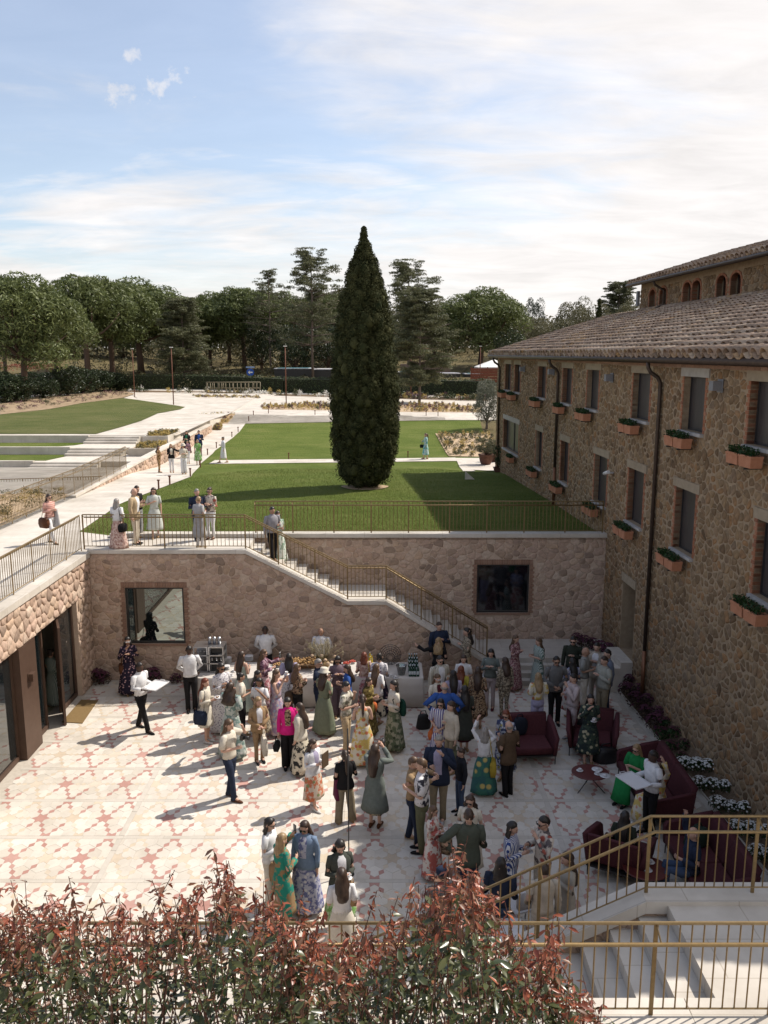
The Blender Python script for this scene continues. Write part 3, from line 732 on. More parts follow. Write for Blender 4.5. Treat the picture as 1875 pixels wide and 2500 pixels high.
# ---- left wall with the glazed rooms
lw = thing('room_wall', (-8.4, 18, 0), 'sunlit rubble stone wall above the glass doors on the left of the courtyard', 'wall')
GZ = 2.72; G0, G1 = 6.0, 22.25
c = MB(); c.box(-8.75, 5, GZ, -8.4, G1, 3.70); c.box(-8.75, G1+.001, 0, -8.4, 23.4, 3.70); buildw(c, 'wall_core', M_mortar2, lw)
UY = Vector((0, 1, 0))
lay_stones(stone_cells(11, 23.37, 0, 3.70, .33, .2, rng, holes=[(5, -1, G1, GZ)]), Vector((-8.4, 0, 0)), UY, ZU, Vector((1, 0, 0)), M_stone2, lw, .035, rng, 240)
c = MB()
for y in np.arange(5, 23.3, 1.55): c.box(-8.86, y, 3.702, -8.33, min(23.33, y+1.545), TERR+.02)
buildw(c, 'coping', M_lime2, lw)
gf = thing('glass_front', (-8.6, 18, 0), 'tall bronze framed glazing with an open door leaf under the left terrace', 'glazing')
c = MB(); c.box(-8.7, 18.45, .0, -8.36, 19.35, GZ-.003); buildw(c, 'pillar', M_bronze, gf)
c = MB(); c.box(-8.36, 18.82, 1.80, -8.24, 19.02, 1.98); c.box(-8.355, 18.79, 1.78, -8.345, 19.05, 2.0); buildw(c, 'wall_lamp', M_bronze, gf)
for (a, b) in ((11.0, 14.4), (14.42, 18.44), (19.36, 20.15), (21.12, 22.23)):
    f = MB(); w = .07
    for (p, q, zz0, zz1) in ((a, a+w, .02, GZ-.004), (b-w, b, .02, GZ-.004)): f.box(-8.62, p, zz0, -8.52, q, zz1)
    f.box(-8.62, a+w+.001, .02, -8.52, b-w-.001, .12); f.box(-8.62, a+w+.001, GZ-.09, -8.52, b-w-.001, GZ-.004)
    fo = buildw(f, 'glass_frame', M_bronze, gf)
    g = MB(); g.box(-8.575, a+w+.002, .122, -8.565, b-w-.002, GZ-.092); buildw(g, 'pane', M_glass, fo)
# open leaf, swung out over the doormat
f = MB(); L0, L1 = -8.50, -7.62; yy = 20.72
Mx = Matrix.Translation((-8.5, 21.08, 0)) @ Matrix.Rotation(R(-66), 4, 'Z')
for (a, b, z0, z1) in ((0, .06, .03, 2.62), (.80, .86, .03, 2.62), (.061, .799, .03, .13), (.061, .799, 2.53, 2.62)): f.box(a, -.03, z0, b, .03, z1, Mx)
dl = buildw(f, 'door_leaf', M_bronze, gf); g = MB(); g.box(.062, -.006, .132, .798, .006, 2.528, Mx); buildw(g, 'pane', M_glass, dl)
g = MB(); g.tube([Mx @ Vector((.75, -.035, 1.0)), Mx @ Vector((.75, -.09, 1.0)), Mx @ Vector((.63, -.09, 1.0))], .012, 6); buildw(g, 'handle', M_dark, dl)
# the room behind the glass
M_roomw = mat_plain('room_wall_paint', (.34, .30, .235), .8); M_roomf = mat_plain('room_floor', (.36, .34, .22), .5)
room = MB(); room.box(-14.2, 10.9, 0, -14.0, 23.3, 2.98); room.box(-14, 22.6, 0, -8.76, 22.75, 2.98); room.box(-14, 10.9, 0, -8.76, 11.0, 2.98)
struct(room, 'room_walls', M_roomw)
room = MB(); room.box(-14, 11, -.25, -8.91, 22.6, .0); struct(room, 'room_floor', M_roomf)
mt = MB(); q = [atz(*((x*.3858, 1300 + y*.3858)), .0) for x, y in ((432, 1062), (620, 1066), (522, 1210), (365, 1203))]
q = [(max(-8.33, p.x), p.y) for p in q]; mt.prism(q[::-1], .004, .022)
tag(buildw(mt, 'doormat', mat_noise('coir', (.16, .105, .045), (.25, .17, .08), 60, .95, .1, .4)), 'large coir doormat outside the open glass door', 'doormat')
# ---- near platform, stairs and coping at the bottom of the picture
s = MB(); s.prism([(-20, -6), (14, -6), (14, YN), (-20, YN)], -.1, 2.97); struct(s, 'upper_pavement', M_lime2)
s = MB()
for x in np.arange(-9, 3.6, 1.2): s.box(x, YN-.12, 2.972, x+1.195, YN+.22, 3.06)
tag(buildw(s, 'coping', M_lime2), kind='structure')
ns = thing('entrance_stairs', (2, 8.2, 0), 'wide pale stone stairs descending to the left behind the near brass railing', 'staircase')
m = MB(); m.box(3.36, YN+.222, 0, 9.5, 9.02, 2.97); buildw(m, 'landing', M_lime2, ns)
for k in range(18):
    m = MB(); x1 = 3.358 - .335*k; m.box(x1-.333, YN+.222, -.05, x1, 9.02, max(.02, 2.97 - .165*(k+1))); buildw(m, 'step', M_lime2, ns)
pw = thing('stair_parapet', (2, 9.1, 0), 'low stone parapet with pale coping beside the near stairs', 'wall')
c = MB()
PP = [(-2.3, .0), (-2.3, .18), (3.1, 2.86), (9.5, 2.86), (9.5, 0)]
prism_y(c, PP[::-1], 9.03, 9.30); buildw(c, 'wall_core', M_mortar2, pw)
c = MB(); prism_y(c, [(-2.3, .182), (3.1, 2.862), (3.1, 3.02), (-2.3, .34)], 8.98, 9.36); prism_y(c, [(3.102, 2.862), (9.5, 2.862), (9.5, 3.02), (3.102, 3.02)], 8.98, 9.36); buildw(c, 'coping', M_lime2, pw)
lay_stones(stone_cells(-2.2, 3.4, 0, 2.86, .3, .2, rng, top=lambda x: [((2.86-.18)/5.4, .18 + 2.3*(2.68/5.4) - .02)]), Vector((0, 9.03, 0)), XA, ZU, Vector((0, -1, 0)), M_stone2, pw, .025, rng, 120)

# ---------------------------------------------------------------- railings
_bal = {}
def railing(pts, h, label, gap=.115, out=(0, -1), post_every=1.15, bal_r=.0085, rail_r=.018, hand=True, side=.13, group='brass railings'):
    """pts: base line (world); flat-bar balusters, posts, top rail, and a handrail on brackets to one side"""
    pts = [Vector(p) for p in pts]; t = thing('railing', pts[0], label, 'railing', group)
    H_ = Vector((0, 0, h)); o3 = Vector((out[0], out[1], 0))
    m = MB(); m.tube([p + H_ for p in pts], rail_r, 6, smooth=False); buildw(m, 'top_rail', M_brass, t)
    m = MB(); m.tube([p + Vector((0, 0, .07)) for p in pts], rail_r*.7, 4, smooth=False); buildw(m, 'bottom_rail', M_brass, t)
    if hand:
        m = MB(); m.tube([p + H_*.90 + o3*side for p in pts], rail_r*1.15, 8); buildw(m, 'handrail', M_brass, t)
    key = (round(h, 2), bal_r)
    if key not in _bal:
        b = MB(); b.tube([(0, 0, .07), (0, 0, h)], bal_r, 4, False, False); _bal[key] = b.mesh('baluster', M_brass)
        b = MB(); b.box(-.02, -.008, -.03, .02, .008, h); _bal[key, 'p'] = b.mesh('post', M_brass)
        b = MB(); b.tube([(0, 0, 0), (0, 0, 1)], .008, 4, False, False); _bal[key, 'k'] = b.mesh('bracket', M_brass)
    nb = 0
    for p, q in zip(pts, pts[1:]):
        d = q - p; l = Vector((d.x, d.y, 0)).length; n = max(1, round(l/gap)); np_ = max(1, round(l/post_every)); ang = math.atan2(d.y, d.x)
        posts = {round(n*k/np_) for k in range(np_)}
        if q is pts[-1]: posts.add(n)
        for k in range(n+1):
            if k == n and q is not pts[-1]: continue
            w = p + d*(k/n); isp = k in posts
            o = meshobj('post' if isp else 'baluster', _bal[key, 'p'] if isp else _bal[key], t, w - pts[0]); o.rotation_euler = (0, 0, ang)
            if isp and hand:
                b = meshobj('bracket', _bal[key, 'k'], t, w - pts[0] + H_*.985); v = o3*side - H_*.085
                b.rotation_euler = v.to_track_quat('Z', 'Y').to_euler(); b.scale = (1, 1, v.length)
    return t
e = .02
RH = 1.02
railing([(-8.62, 9, TERR+e), (-8.62, 23.5, TERR+e)], RH, 'long brass railing along the edge of the left terrace above the glass doors', out=(-1, 0))
railing([(-8.55, 23.55, TERR+.07), (-3.95, 23.55, TERR+.07), (-1.05, 23.55, 2.42), (.06, 23.55, 2.42), (3.0, 23.55, .60)], .98, 'brass railing that follows the landing and descends the long staircase', out=(0, 1))
railing([(-3.95, YB+.12, CB+.12), (XR-.12, YB+.12, CB+.12)], .98, 'straight brass railing on the wall coping at the edge of the lawn', out=(0, -1))
railing([(-12.35, 12, TERR+e), (-12.35, 25.3, TERR+e), (-12.4, 33.5, 3.80), (-12.72, 41.5, 3.84)], RH, 'brass railing along the outer left side of the terrace path', out=(1, 0))
railing([(-26, 36.5, 2.66), (-13.2, 39.5, 2.66)], RH, 'brass railing in front of the lowest garden steps at the left edge', out=(0, -1), hand=False)
railing([(3.75, YN, 3.06), (-8.6, YN, 3.06)], 1.0, 'near horizontal brass railing behind the red leaved hedge', out=(0, -1), rail_r=.017, bal_r=.0085, side=.17)
railing([(9.3, 9.16, 3.02), (3.15, 9.16, 3.02), (-.7, 9.16, 1.12)], 1.0, 'brass railing sloping down beside the near stairs', out=(0, -1), rail_r=.017, bal_r=.0085, side=.17)
# ================================================================ the farmhouse on the right
FM = Matrix(((FU.x, FN.x, 0, FO.x), (FU.y, FN.y, 0, FO.y), (0, 0, 1, 0), (0, 0, 0, 1)))   # (u along, n out, z up) -> world
def fp(u, n, z): return FM @ Vector((u, n, z))
fh = thing('farmhouse', fp(0, -6, 0), 'long brown rubble stone farmhouse with tiled roof and small brick edged windows', 'building')
ROWW = [(14.3, 15.65), (12.2, 13.4), (7.5, 8.72), (3.8, 4.98), (.75, 1.98), (-3.56, -2.3), (-6.83, -5.68), (-10.0, -8.84)]
ROWV = [(12.2, 15.7), (7.75, 8.8), (3.87, 4.88), (-.45, .79), (-3.5, -2.34), (-6.73, -5.62), (-10.62, -9.53)]
OPEN = [(a*K, fz(7.69), b*K, fz(8.88)) for a, b in ROWW] + [(a*K, fz(4.94), b*K, fz(6.38 if k else 6.31)) for k, (a, b) in enumerate(ROWV)]
DOOR = (-3.36*K, fz(1.28), -2.33*K, fz(3.25))
ZE = fz(9.22)
holes = OPEN + [DOOR]
def wallgrid(mb, u0, u1, z0, z1, holes, n0, n1):
    us = sorted({u0, u1} | {min(max(h[k], u0), u1) for h in holes for k in (0, 2)})
    for a, b in zip(us, us[1:]):
        if b - a < 1e-4: continue
        hs = sorted([(h[1], h[3]) for h in holes if h[0] < b - 1e-4 and h[2] > a + 1e-4]); z = z0
        for (p, q) in hs + [(z1, z1)]:
            if p > z: mb.box(a, n0, z, b, n1, p, FM)
            z = max(z, q)
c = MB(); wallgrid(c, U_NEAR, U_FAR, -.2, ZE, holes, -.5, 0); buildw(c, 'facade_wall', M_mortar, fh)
c = MB(); c.box(U_FAR-.5, -9, -.2, U_FAR, -.51, ZE+.1, FM); c.box(U_NEAR, -9, -.2, U_NEAR+.5, -.51, ZE+.1, FM); buildw(c, 'gable_wall', M_mortar, fh)
def grow(h, a, b, t): return (h[0]-a, h[1]-b, h[2]+a, h[3]+t)
r3 = random.Random(11)
cells = stone_cells(U_NEAR, U_FAR, 0, ZE-.16, .25, .165, r3, holes=[grow(h, .16, .10, .22) for h in OPEN] + [grow(DOOR, .04, .1, .04)], gap=.02, jit=.55)
def below(c):
    p = fp(c[0], 0, 0); return c[1] < (zg(p.y) - .1 if p.y > 25.4 else -.1)
cells = [c_ for c_ in cells if not below(c_)]
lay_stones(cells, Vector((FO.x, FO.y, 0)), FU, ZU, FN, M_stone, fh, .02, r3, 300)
# cornice of two brick courses under the eaves
c = MB()
for k in range(int((U_FAR-U_NEAR)/.26)):
    u = U_NEAR + k*.26; c.cr = r3.random(); c.box(u+.005, 0, ZE-.155, u+.255, .045, ZE-.085, FM); c.cr = r3.random(); c.box(u-.125, 0, ZE-.08, u+.125, .085, ZE-.005, FM)
o = buildw(c, 'brick_cornice', M_brick2, fh); o['kind'] = 'stuff'
M_lint = mat_noise('lintel_stone', (.27, .215, .15), (.36, .29, .205), 5, .85, .15, .25)
M_lintg = mat_noise('grey_lintel', (.33, .30, .26), (.42, .385, .335), 5, .85, .15, .25)
M_sillm = mat_noise('sill_stone', (.36, .335, .31), (.46, .43, .40), 6, .8, .2, .2)
M_frame = mat_plain('window_frame_grey', (.035, .032, .032), .45, .4)
M_curt = mat_noise('window_screen', (.030, .027, .027), (.066, .058, .056), 9, .38, .5, .03, sc3=(4, 4, .4))
def fbrick(parent, us, zs, face):
    """courses of brick on one jamb: us = (edge u, outward sign)"""
    (ue, sg), (z0, z1) = us, zs; n = round((z1-z0)/.082); h = (z1-z0)/n
    for k in range(n):
        w = .14 if k % 2 else .085; d = .2 if face else 0
        m = MB(); m.cr = r3.random(); g = fp(ue + sg*w/2, 0, z0+(k+.5)*h)
        L = FM.to_3x3().to_4x4()
        m.box(-w/2+(.0 if sg > 0 else .004), -.2, -h/2+.005, w/2-(.004 if sg > 0 else .0), .012, h/2-.005, L)
        o = m.build('brick', M_brick, parent); o.location = g - wloc(parent)
boxes = []
for i, (a, z0, b, z1) in enumerate(OPEN):
    t = MB(); big = i == 8
    fr = MB(); w = .035
    for (p, q) in ((a+.003, a+w), (b-w, b-.003)): fr.box(p, -.20, z0+.003, q, -.15, z1-.003, FM)
    fr.box(a+w+.001, -.20, z0+.003, b-w-.001, -.15, z0+w, FM); fr.box(a+w+.001, -.20, z1-w, b-w-.001, -.15, z1-.003, FM)
    if big: fr.box((a+b)/2-.08, -.2, z0+w+.001, (a+b)/2+.08, -.14, z1-w-.001, FM)
    fo = buildw(fr, 'window', M_frame, fh)
    m = MB(); m.box(a+w+.002, -.183, z0+w+.002, b-w-.002, -.177, z1-w-.002, FM); buildw(m, 'screen', M_curt, fo)
    m = MB(); m.box(a+.004, -.26, z0+.004, b-.004, -.25, z1-.004, FM); buildw(m, 'curtain', M_curt, fo)
    m = MB(); m.box(a-.2, -.2, z1+.002, b+.16, .03, z1+.22, FM); buildw(m, 'lintel', M_lintg if i in (6, 8) else M_lint, fo)
    m = MB(); m.box(a-.06, -.199, z0-.075, b+.06, .085, z0-.002, FM); buildw(m, 'sill', M_sillm, fo)
    if i in (4, 5, 6, 7, 11, 12, 13, 14):
        fbrick(fo, (a, -1), (z0, z1), 1); fbrick(fo, (b, 1), (z0, z1), 1)
    else:
        m = MB(); n = round((z1-z0)/.082); h = (z1-z0)/n
        for k in range(n):
            for (ue, sg) in ((a, -1), (b, 1)):
                wd = .14 if k % 2 else .085; m.cr = r3.random(); u0_, u1_ = sorted((ue, ue+sg*wd)); m.box(u0_, -.2, z0+k*h+.005, u1_, .012, z0+(k+1)*h-.005, FM)
        o = buildw(m, 'brick_jamb', M_brick, fo); o['kind'] = 'stuff'
    boxes.append((a, b, z0, i))
# loose patches of brick in the rubble
# the recessed side door with its pale surround
a, z0, b, z1 = DOOR
m = MB(); m.box(a+.002, -.48, z0-.1, b-.002, -.45, z1, FM); do = buildw(m, 'door', mat_noise('old_door', (.10, .075, .05), (.14, .105, .07), 6, .8, .2, .2, sc3=(1, 1, 8)), fh)
m = MB(); m.box(a-.04, -.44, z1+.002, b+.04, .04, z1+.24, FM); buildw(m, 'lintel', M_lint, do)
m = MB(); m.box(a-.1, -.44, -.1, b+.1, .35, z0-.002, FM); m.box(a-.1, .352, -.1, b+.1, .70, z0-.17, FM); buildw(m, 'doorstep', M_lime, do)
# gutter and downpipes
M_gut = mat_noise('gutter_copper', (.050, .036, .028), (.075, .052, .040), 8, .5, .45, .05, .5)
M_cop = mat_noise('bare_copper', (.19, .085, .045), (.26, .12, .065), 8, .45, .5, .05, .6)
m = MB(); m.tube([fp(U_NEAR, .42, ZE+.02), fp(U_FAR+.25, .42, ZE+.02)], .085, 8); buildw(m, 'gutter', M_gut, fh)
for (u, zb) in ((16.75, None), (5.40, 'l'), (-4.42, 0)):
    u *= K; yb = fp(u, 0, 0).y; zb_ = zg(yb) - .1 if yb > 25.4 else .1; zc = zb_ + 1.5
    m = MB(); m.tube([fp(u, .42, ZE-.03), fp(u, .41, ZE-.18), fp(u, .34, ZE-.3), fp(u-.02, .16, ZE-.42), fp(u-.02, .09, ZE-.55), fp(u-.02, .085, ZE-.8), fp(u-.02, .085, zc)], .052, 8); dp = buildw(m, 'downpipe', M_gut, fh)
    m = MB(); m.tube([fp(u-.02, .085, zc-.002), fp(u-.02, .085, zb_)], .056, 8); buildw(m, 'copper_shoe', M_cop, dp)
# wall lamps, camera
M_lampg = mat_plain('grey_lamp_metal', (.20, .20, .21), .5, .4)
for u, z in ((11.3, 8.72), (6.24, 8.72), (-.55, 8.70), (-7.6, 8.74)):
    m = MB(); m.box(u*K-.13, .03, fz(z)-.14, u*K+.13, .045, fz(z)+.14, FM); m.box(u*K-.10, .045, fz(z)-.1, u*K+.10, .24, fz(z)+.1, FM); buildw(m, 'wall_lamp', M_lampg, fh)
m = MB(); u, z = -1.05*K, fz(6.04)
m.tube([fp(u, .0, z), fp(u, .12, z), fp(u+.02, .2, z+.02)], .03, 6); m.tube([fp(u-.12, .20, z+.05), fp(u+.17, .23, z-.04)], .055, 8); m.tube([fp(u+.17, .23, z-.04), fp(u+.2, .233, z-.05)], .045, 8)
buildw(m, 'security_camera', mat_plain('white_plastic', (.62, .62, .62), .4, .4, var=.02), fh)
# ---------------------------------------------------------------- roofs of barrel tiles
M_tile = mat_pieces('terracotta_tile', [(.27, .18, .125), (.40, .29, .21), (.33, .235, .17), (.46, .335, .25), (.22, .16, .115), (.42, .295, .21), (.50, .395, .30), (.40, .24, .11)], scale=18, dirt=.45, bmp=.4)
M_underroof = mat_plain('roof_underside', (.09, .06, .045), .9)
SLOPE = .30
def tile_geo(L=.56, r0=.172, r1=.118, seg=5, th=.026):
    vs_, fs_ = [], []
    for (y, rr, zz) in ((0, r0, .012), (L, r1, 0)):
        for k in range(seg+1):
            a = math.pi*k/seg; vs_.append((rr*math.cos(a), y, rr*.92*math.sin(a)+zz))
    n = seg+1
    for k in range(n):
        a = math.pi*k/seg; vs_.append(((r0-th)*math.cos(a), 0, (r0-th)*.92*math.sin(a)+.012))
    for k in range(n):
        a = math.pi*k/seg; vs_.append(((r0-th)*math.cos(a), .12, (r0-th)*.92*math.sin(a)+.012))
    for k in range(seg): fs_ += [(k, k+1, n+k+1, n+k), (2*n+k, 2*n+k+1, k+1, k), (3*n+k, 3*n+k+1, 2*n+k+1, 2*n+k)]
    return [Vector(v) for v in vs_], fs_
TV, TF = tile_geo()
def tile_roof(parent, name, u0, u1, n_e, z_e, length, M, keep, mat=M_tile, col=.36, exp_=.44, plain_rows=None):
    """barrel tiles on a plane that starts at the eave (n_e, z_e) and rises to the right"""
    roof = MB(); c0 = math.sqrt(1+SLOPE*SLOPE)
    up = (FM.to_3x3() @ Vector((0, -1, SLOPE))).normalized(); su = -FU; nr = su.cross(up)
    assert nr.z > 0
    a, b = fp(u0, n_e, z_e), fp(u1, n_e, z_e); d = up*length
    roof.add([a, b, b+d, a+d, a-nr*.14, b-nr*.14, b+d-nr*.14, a+d-nr*.14], [(0, 1, 2, 3), (7, 6, 5, 4), (0, 4, 5, 1), (1, 5, 6, 2), (2, 6, 7, 3), (3, 7, 4, 0)])
    ro = buildw(roof, name, M_underroof, parent)
    Rm = Matrix((su, up, nr)).transposed()
    r = random.Random(5); items = []
    for i in range(int((u1-u0)/col)):
        ju = r.uniform(-.008, .008)
        for j in range(int(length/exp_)):
            items.append((u0 + (i+.5)*col + ju + r.uniform(-.008, .008), j*exp_ + r.uniform(-.02, .02) - .05, r.uniform(-.05, .05), r.uniform(-.02, .03)))
    def world(it): return a - su*(it[0]-u0) + up*it[1] + nr*(.05+it[3]*.4)
    items.sort(key=lambda it: (world(it) - cam_o.location).length if abs(world(it).x/max(1, world(it).y)) < .45 else 1e3)
    var = []
    for k in range(24):
        me = bpy.data.meshes.new('roof_tile'); me.from_pydata(TV, [], TF); me.materials.append(mat)
        at_ = me.attributes.new('rnd', 'FLOAT', 'FACE'); at_.data.foreach_set('value', [r.random()]*len(TF)); me.polygons.foreach_set('use_smooth', [True]*len(TF)); var.append(me)
    Vb = np.array([tuple(v) for v in TV]); Fb = np.array(TF); AV, AF, AR = [], [], []
    Rn = np.array(Rm)
    for n_, it in enumerate(items):
        w = world(it); M3 = Rm @ Matrix.Rotation(it[2], 3, 'Z')
        if n_ < keep:
            o = meshobj('roof_tile', var[n_ % 24], ro, w - wloc(ro)); o.rotation_euler = M3.to_euler()
        else:
            AF.append(Fb + len(AV)*len(Vb)); AV.append(Vb @ np.array(M3).T + np.array(w)); AR += [r.random()]*len(Fb)
    # channel tiles between the columns (hollow side up)
    for i in range(int((u1-u0)/col)+1):
        for j in range(int(length/exp_)):
            w = a - su*(i*col) + up*(j*exp_ - .09 + r.uniform(-.015, .015)) + nr*.12
            AF.append(Fb + len(AV)*len(Vb)); AV.append((Vb*np.array([1, 1, -.8])) @ Rn.T + np.array(w)); AR += [r.random()]*len(Fb)
    me = fast_mesh(name + '_tiles', np.concatenate(AV), np.concatenate(AF), mat, AR, True)
    o = meshobj('roof_tile_field', me, ro); o['kind'] = 'stuff'; o.location = -wloc(ro)
    return ro
RO = .40
NE, ZEV = RO, ZE + .10
# depth of the main roof: where the upper storey's wall stands on it
def roof_hit(px, py):
    r_ = ray(px, py); up = FN; A = r_.xy @ FN.xy; 
    # z = ZEV + SLOPE*(NE - n),  n = (p - FO).FN
    # CAMZ + r.z t = ZEV + SLOPE*(NE - (r.FN t - FO.FN))
    t = (ZEV + SLOPE*(NE + (FO.xy @ FN.xy)) - CAMZ) / (r_.z + SLOPE*A)
    p = r_*t + cam_o.location; return ((p - FO).xy @ FU.xy, (p - FO).xy @ FN.xy, p.z)
uh, nh, zh = roof_hit(1554, 764)
N2 = max(-11.0, min(-5.0, nh))
tile_roof(fh, 'roof', U_NEAR-.2, U_FAR+.3, NE, ZEV, (NE - N2)*math.sqrt(1+SLOPE**2) + .05, FM, 300)
def plane2(px, py, n):
    r_ = ray(px, py); t = (n + (FO.xy @ FN.xy)) / (r_.xy @ FN.xy); p = r_*t + cam_o.location
    return ((p - FO).xy @ FU.xy, p.z)
E3 = lambda x, y: (1180 + x*.4189, 580 + y*.4189)
U2, _z = plane2(*E3(918, 330), N2); ZT2 = plane2(*E3(905, 283), N2)[1]
ub = thing('upper_house', fp(U2-6, N2-4, 0), 'taller stone house behind the roof with paired arched windows', 'building')
AW = []
for (xl, xr, yt, yb) in ((965, 1000, 303, 415), (1025, 1065, 292, 403), (1160, 1205, 262, 398), (1213, 1262, 250, 383), (1355, 1410, 222, 372), (1437, 1496, 205, 350)):
    ua, za = plane2(*E3(xl, yb), N2); ub_, zb_ = plane2(*E3(xr, yb), N2); _, zt = plane2(*E3((xl+xr)/2, yt), N2)
    AW.append((min(ua, ub_), min(za, zb_) - .1, max(ua, ub_), zt))
Z0U = ZEV + SLOPE*(NE - N2) - .3
h2 = [(a, max(Z0U + .3, z0), b, z1) for a, z0, b, z1 in AW]
c = MB()
def FM2(n): return FM @ Matrix.Translation((0, n, 0))
def wallgrid2(mb, u0, u1, z0, z1, holes, M):
    us = sorted({u0, u1} | {min(max(h[k], u0), u1) for h in holes for k in (0, 2)})
    for a, b in zip(us, us[1:]):
        if b - a < 1e-4: continue
        hs = sorted([(h[1], h[3]) for h in holes if h[0] < b - 1e-4 and h[2] > a + 1e-4]); z = z0
        for (p, q) in hs + [(z1, z1)]:
            if p > z: mb.box(a, -.5, z, b, 0, p, M)
            z = max(z, q)
wallgrid2(c, U_NEAR, U2, Z0U, ZT2+.22, h2, FM2(N2))
c.box(U2-.5, -8, Z0U-3, U2, -.501, ZT2, FM2(N2)); c.box(U_NEAR, -8, Z0U-3, U_NEAR+.5, -.501, ZT2, FM2(N2))
buildw(c, 'wall', M_mortar, ub)
O2 = fp(0, N2, 0)
cc = stone_cells(-8, U2, Z0U+.1, ZT2-.2, .34, .2, r3, holes=[grow(h, .16, .05, .2) for h in h2])
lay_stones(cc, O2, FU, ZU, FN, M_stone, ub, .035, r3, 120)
for (a, z0, b, z1) in h2:
    fr = MB(); fr.box(a, -.3, z0, b, -.25, z1, FM2(N2)); fo = buildw(fr, 'window', M_frame, ub)
    m = MB(); m.box(a+.05, -.249, z0+.05, b-.05, -.243, z1-.05, FM2(N2)); buildw(m, 'pane', M_glassd, fo)
    m = MB(); zc = z1 - (b-a)*.32; hw_ = (b-a)/2
    # arch spandrels and a ring of bricks
    for k in range(9):
        t0, t1 = math.pi*k/9, math.pi*(k+1)/9
        q = [((a+b)/2 + math.cos(t)*hw_*rr, zc + math.sin(t)*(z1-zc)*(1 + (rr-1)*1.6)) for rr, t in ((1.0, t0), (1.22, t0), (1.22, t1), (1.0, t1))]
        m.cr = r3.random(); vs_ = [FM2(N2) @ Vector((x, n_, z)) for n_ in (-.2, .03) for x, z in q]
        m.add(vs_, [(0, 1, 2, 3), (7, 6, 5, 4), (0, 4, 5, 1), (1, 5, 6, 2), (2, 6, 7, 3), (3, 7, 4, 0)])
        if 1:
            xo = a - .001 if math.cos((t0+t1)/2) < 0 else b + .001
            q2 = [((a+b)/2 + math.cos(t0)*hw_, zc + math.sin(t0)*(z1-zc)), ((a+b)/2 + math.cos(t1)*hw_, zc + math.sin(t1)*(z1-zc)), ((a+b)/2 + math.cos(t1)*hw_, z1+.01), ((a+b)/2 + math.cos(t0)*hw_, z1+.01)]
            vs_ = [FM2(N2) @ Vector((x, n_, z)) for n_ in (-.2, -.002) for x, z in q2]
            m.add(vs_, [(0, 1, 2, 3), (7, 6, 5, 4), (0, 4, 5, 1), (2, 6, 7, 3)])
    n = round((zc-z0)/.082); h = (zc-z0)/max(1, n)
    for k in range(n):
        for (ue, sg) in ((a, -1), (b, 1)):
            wd = .14 if k % 2 else .085; m.cr = r3.random(); p, q = sorted((ue, ue+sg*wd)); m.box(p, -.2, z0+k*h+.005, q, .02, z0+(k+1)*h-.005, FM2(N2))
    o = buildw(m, 'brick_arch', M_brick, fo); o['kind'] = 'stuff'
tile_roof(ub, 'roof', U_NEAR, U2+.35, N2+.55, ZT2+.06, 5.0, FM, 0)
m = MB(); m.tube([fp(U_NEAR, N2+.6, ZT2+.0), fp(U2+.3, N2+.6, ZT2+.0)], .08, 8); buildw(m, 'gutter', M_gut, ub)
u_, z_ = plane2(*E3(1065, 270), N2); m = MB(); m.tube([fp(u_, N2+.58, ZT2-.02), fp(u_, N2+.5, ZT2-.2), fp(u_-.05, N2+.1, ZT2-.45), fp(u_-.05, N2+.09, ZT2-1), fp(u_-.05, N2+.09, Z0U+.5), fp(u_+.2, N2+.5, Z0U+.25)], .055, 8); buildw(m, 'downpipe', M_gut, ub)
u_, z_ = plane2(*E3(893, 340), N2); m = MB(); m.box(U2+.08, .0, ZT2-.95, U2+.3, .12, ZT2-.25, FM2(N2)); m.tube([fp(U2+.1, N2-.1, ZT2-.3), fp(U2-.1, N2-.1, ZT2-.3)], .03, 5); m.tube([fp(U2+.1, N2+.05, ZT2-.85), fp(U2-.1, N2-.1, ZT2-.85)], .03, 5); buildw(m, 'antenna_panel', M_lampg, ub)
# ridge flashing where the main roof meets the upper wall
m = MB()
for k in range(int((U2-U_NEAR)/.4)):
    u = U_NEAR + k*.4
    if u < -8: continue
    m.cr = r3.random(); m.tube([fp(u, N2+.12, Z0U+.36), fp(u+.43, N2+.12, Z0U+.37)], .11, 7)
o = buildw(m, 'ridge_tiles', M_tile, fh); o['kind'] = 'stuff'
# ---------------------------------------------------------------- terracotta flower boxes under the windows
M_terra = mat_noise('terracotta', (.36, .155, .085), (.46, .215, .125), 6, .8, .2, .1)
M_boxleaf = mat_leaf('box_plant', (.012, .035, .008), (.035, .075, .018), scale=6)
def cards(P, Nn, size, rng_, asp=.5, tri=False, jit=.6, two=True):
    """leaf-sized quads at points P (n,3), facing roughly Nn (n,3); returns V (4n,3), F (n,4)"""
    n = len(P); size = np.broadcast_to(np.asarray(size, float), (n,))
    Nn = Nn + rng_.normal(0, jit, (n, 3)); Nn /= np.linalg.norm(Nn, axis=1, keepdims=True) + 1e-9
    A = rng_.normal(0, 1, (n, 3)); A -= (A*Nn).sum(1, keepdims=True)*Nn; A /= np.linalg.norm(A, axis=1, keepdims=True) + 1e-9
    B = np.cross(Nn, A); s_ = size[:, None]
    if tri:
        V = np.stack([P - B*s_*asp, P + B*s_*asp, P + A*s_*2], 1); return V.reshape(-1, 3), np.arange(3*n).reshape(n, 3)
    V = np.stack([P - A*s_, P + B*s_*asp, P + A*s_, P - B*s_*asp], 1)
    return V.reshape(-1, 3), np.arange(4*n).reshape(n, 4)
npr = np.random.default_rng(4)
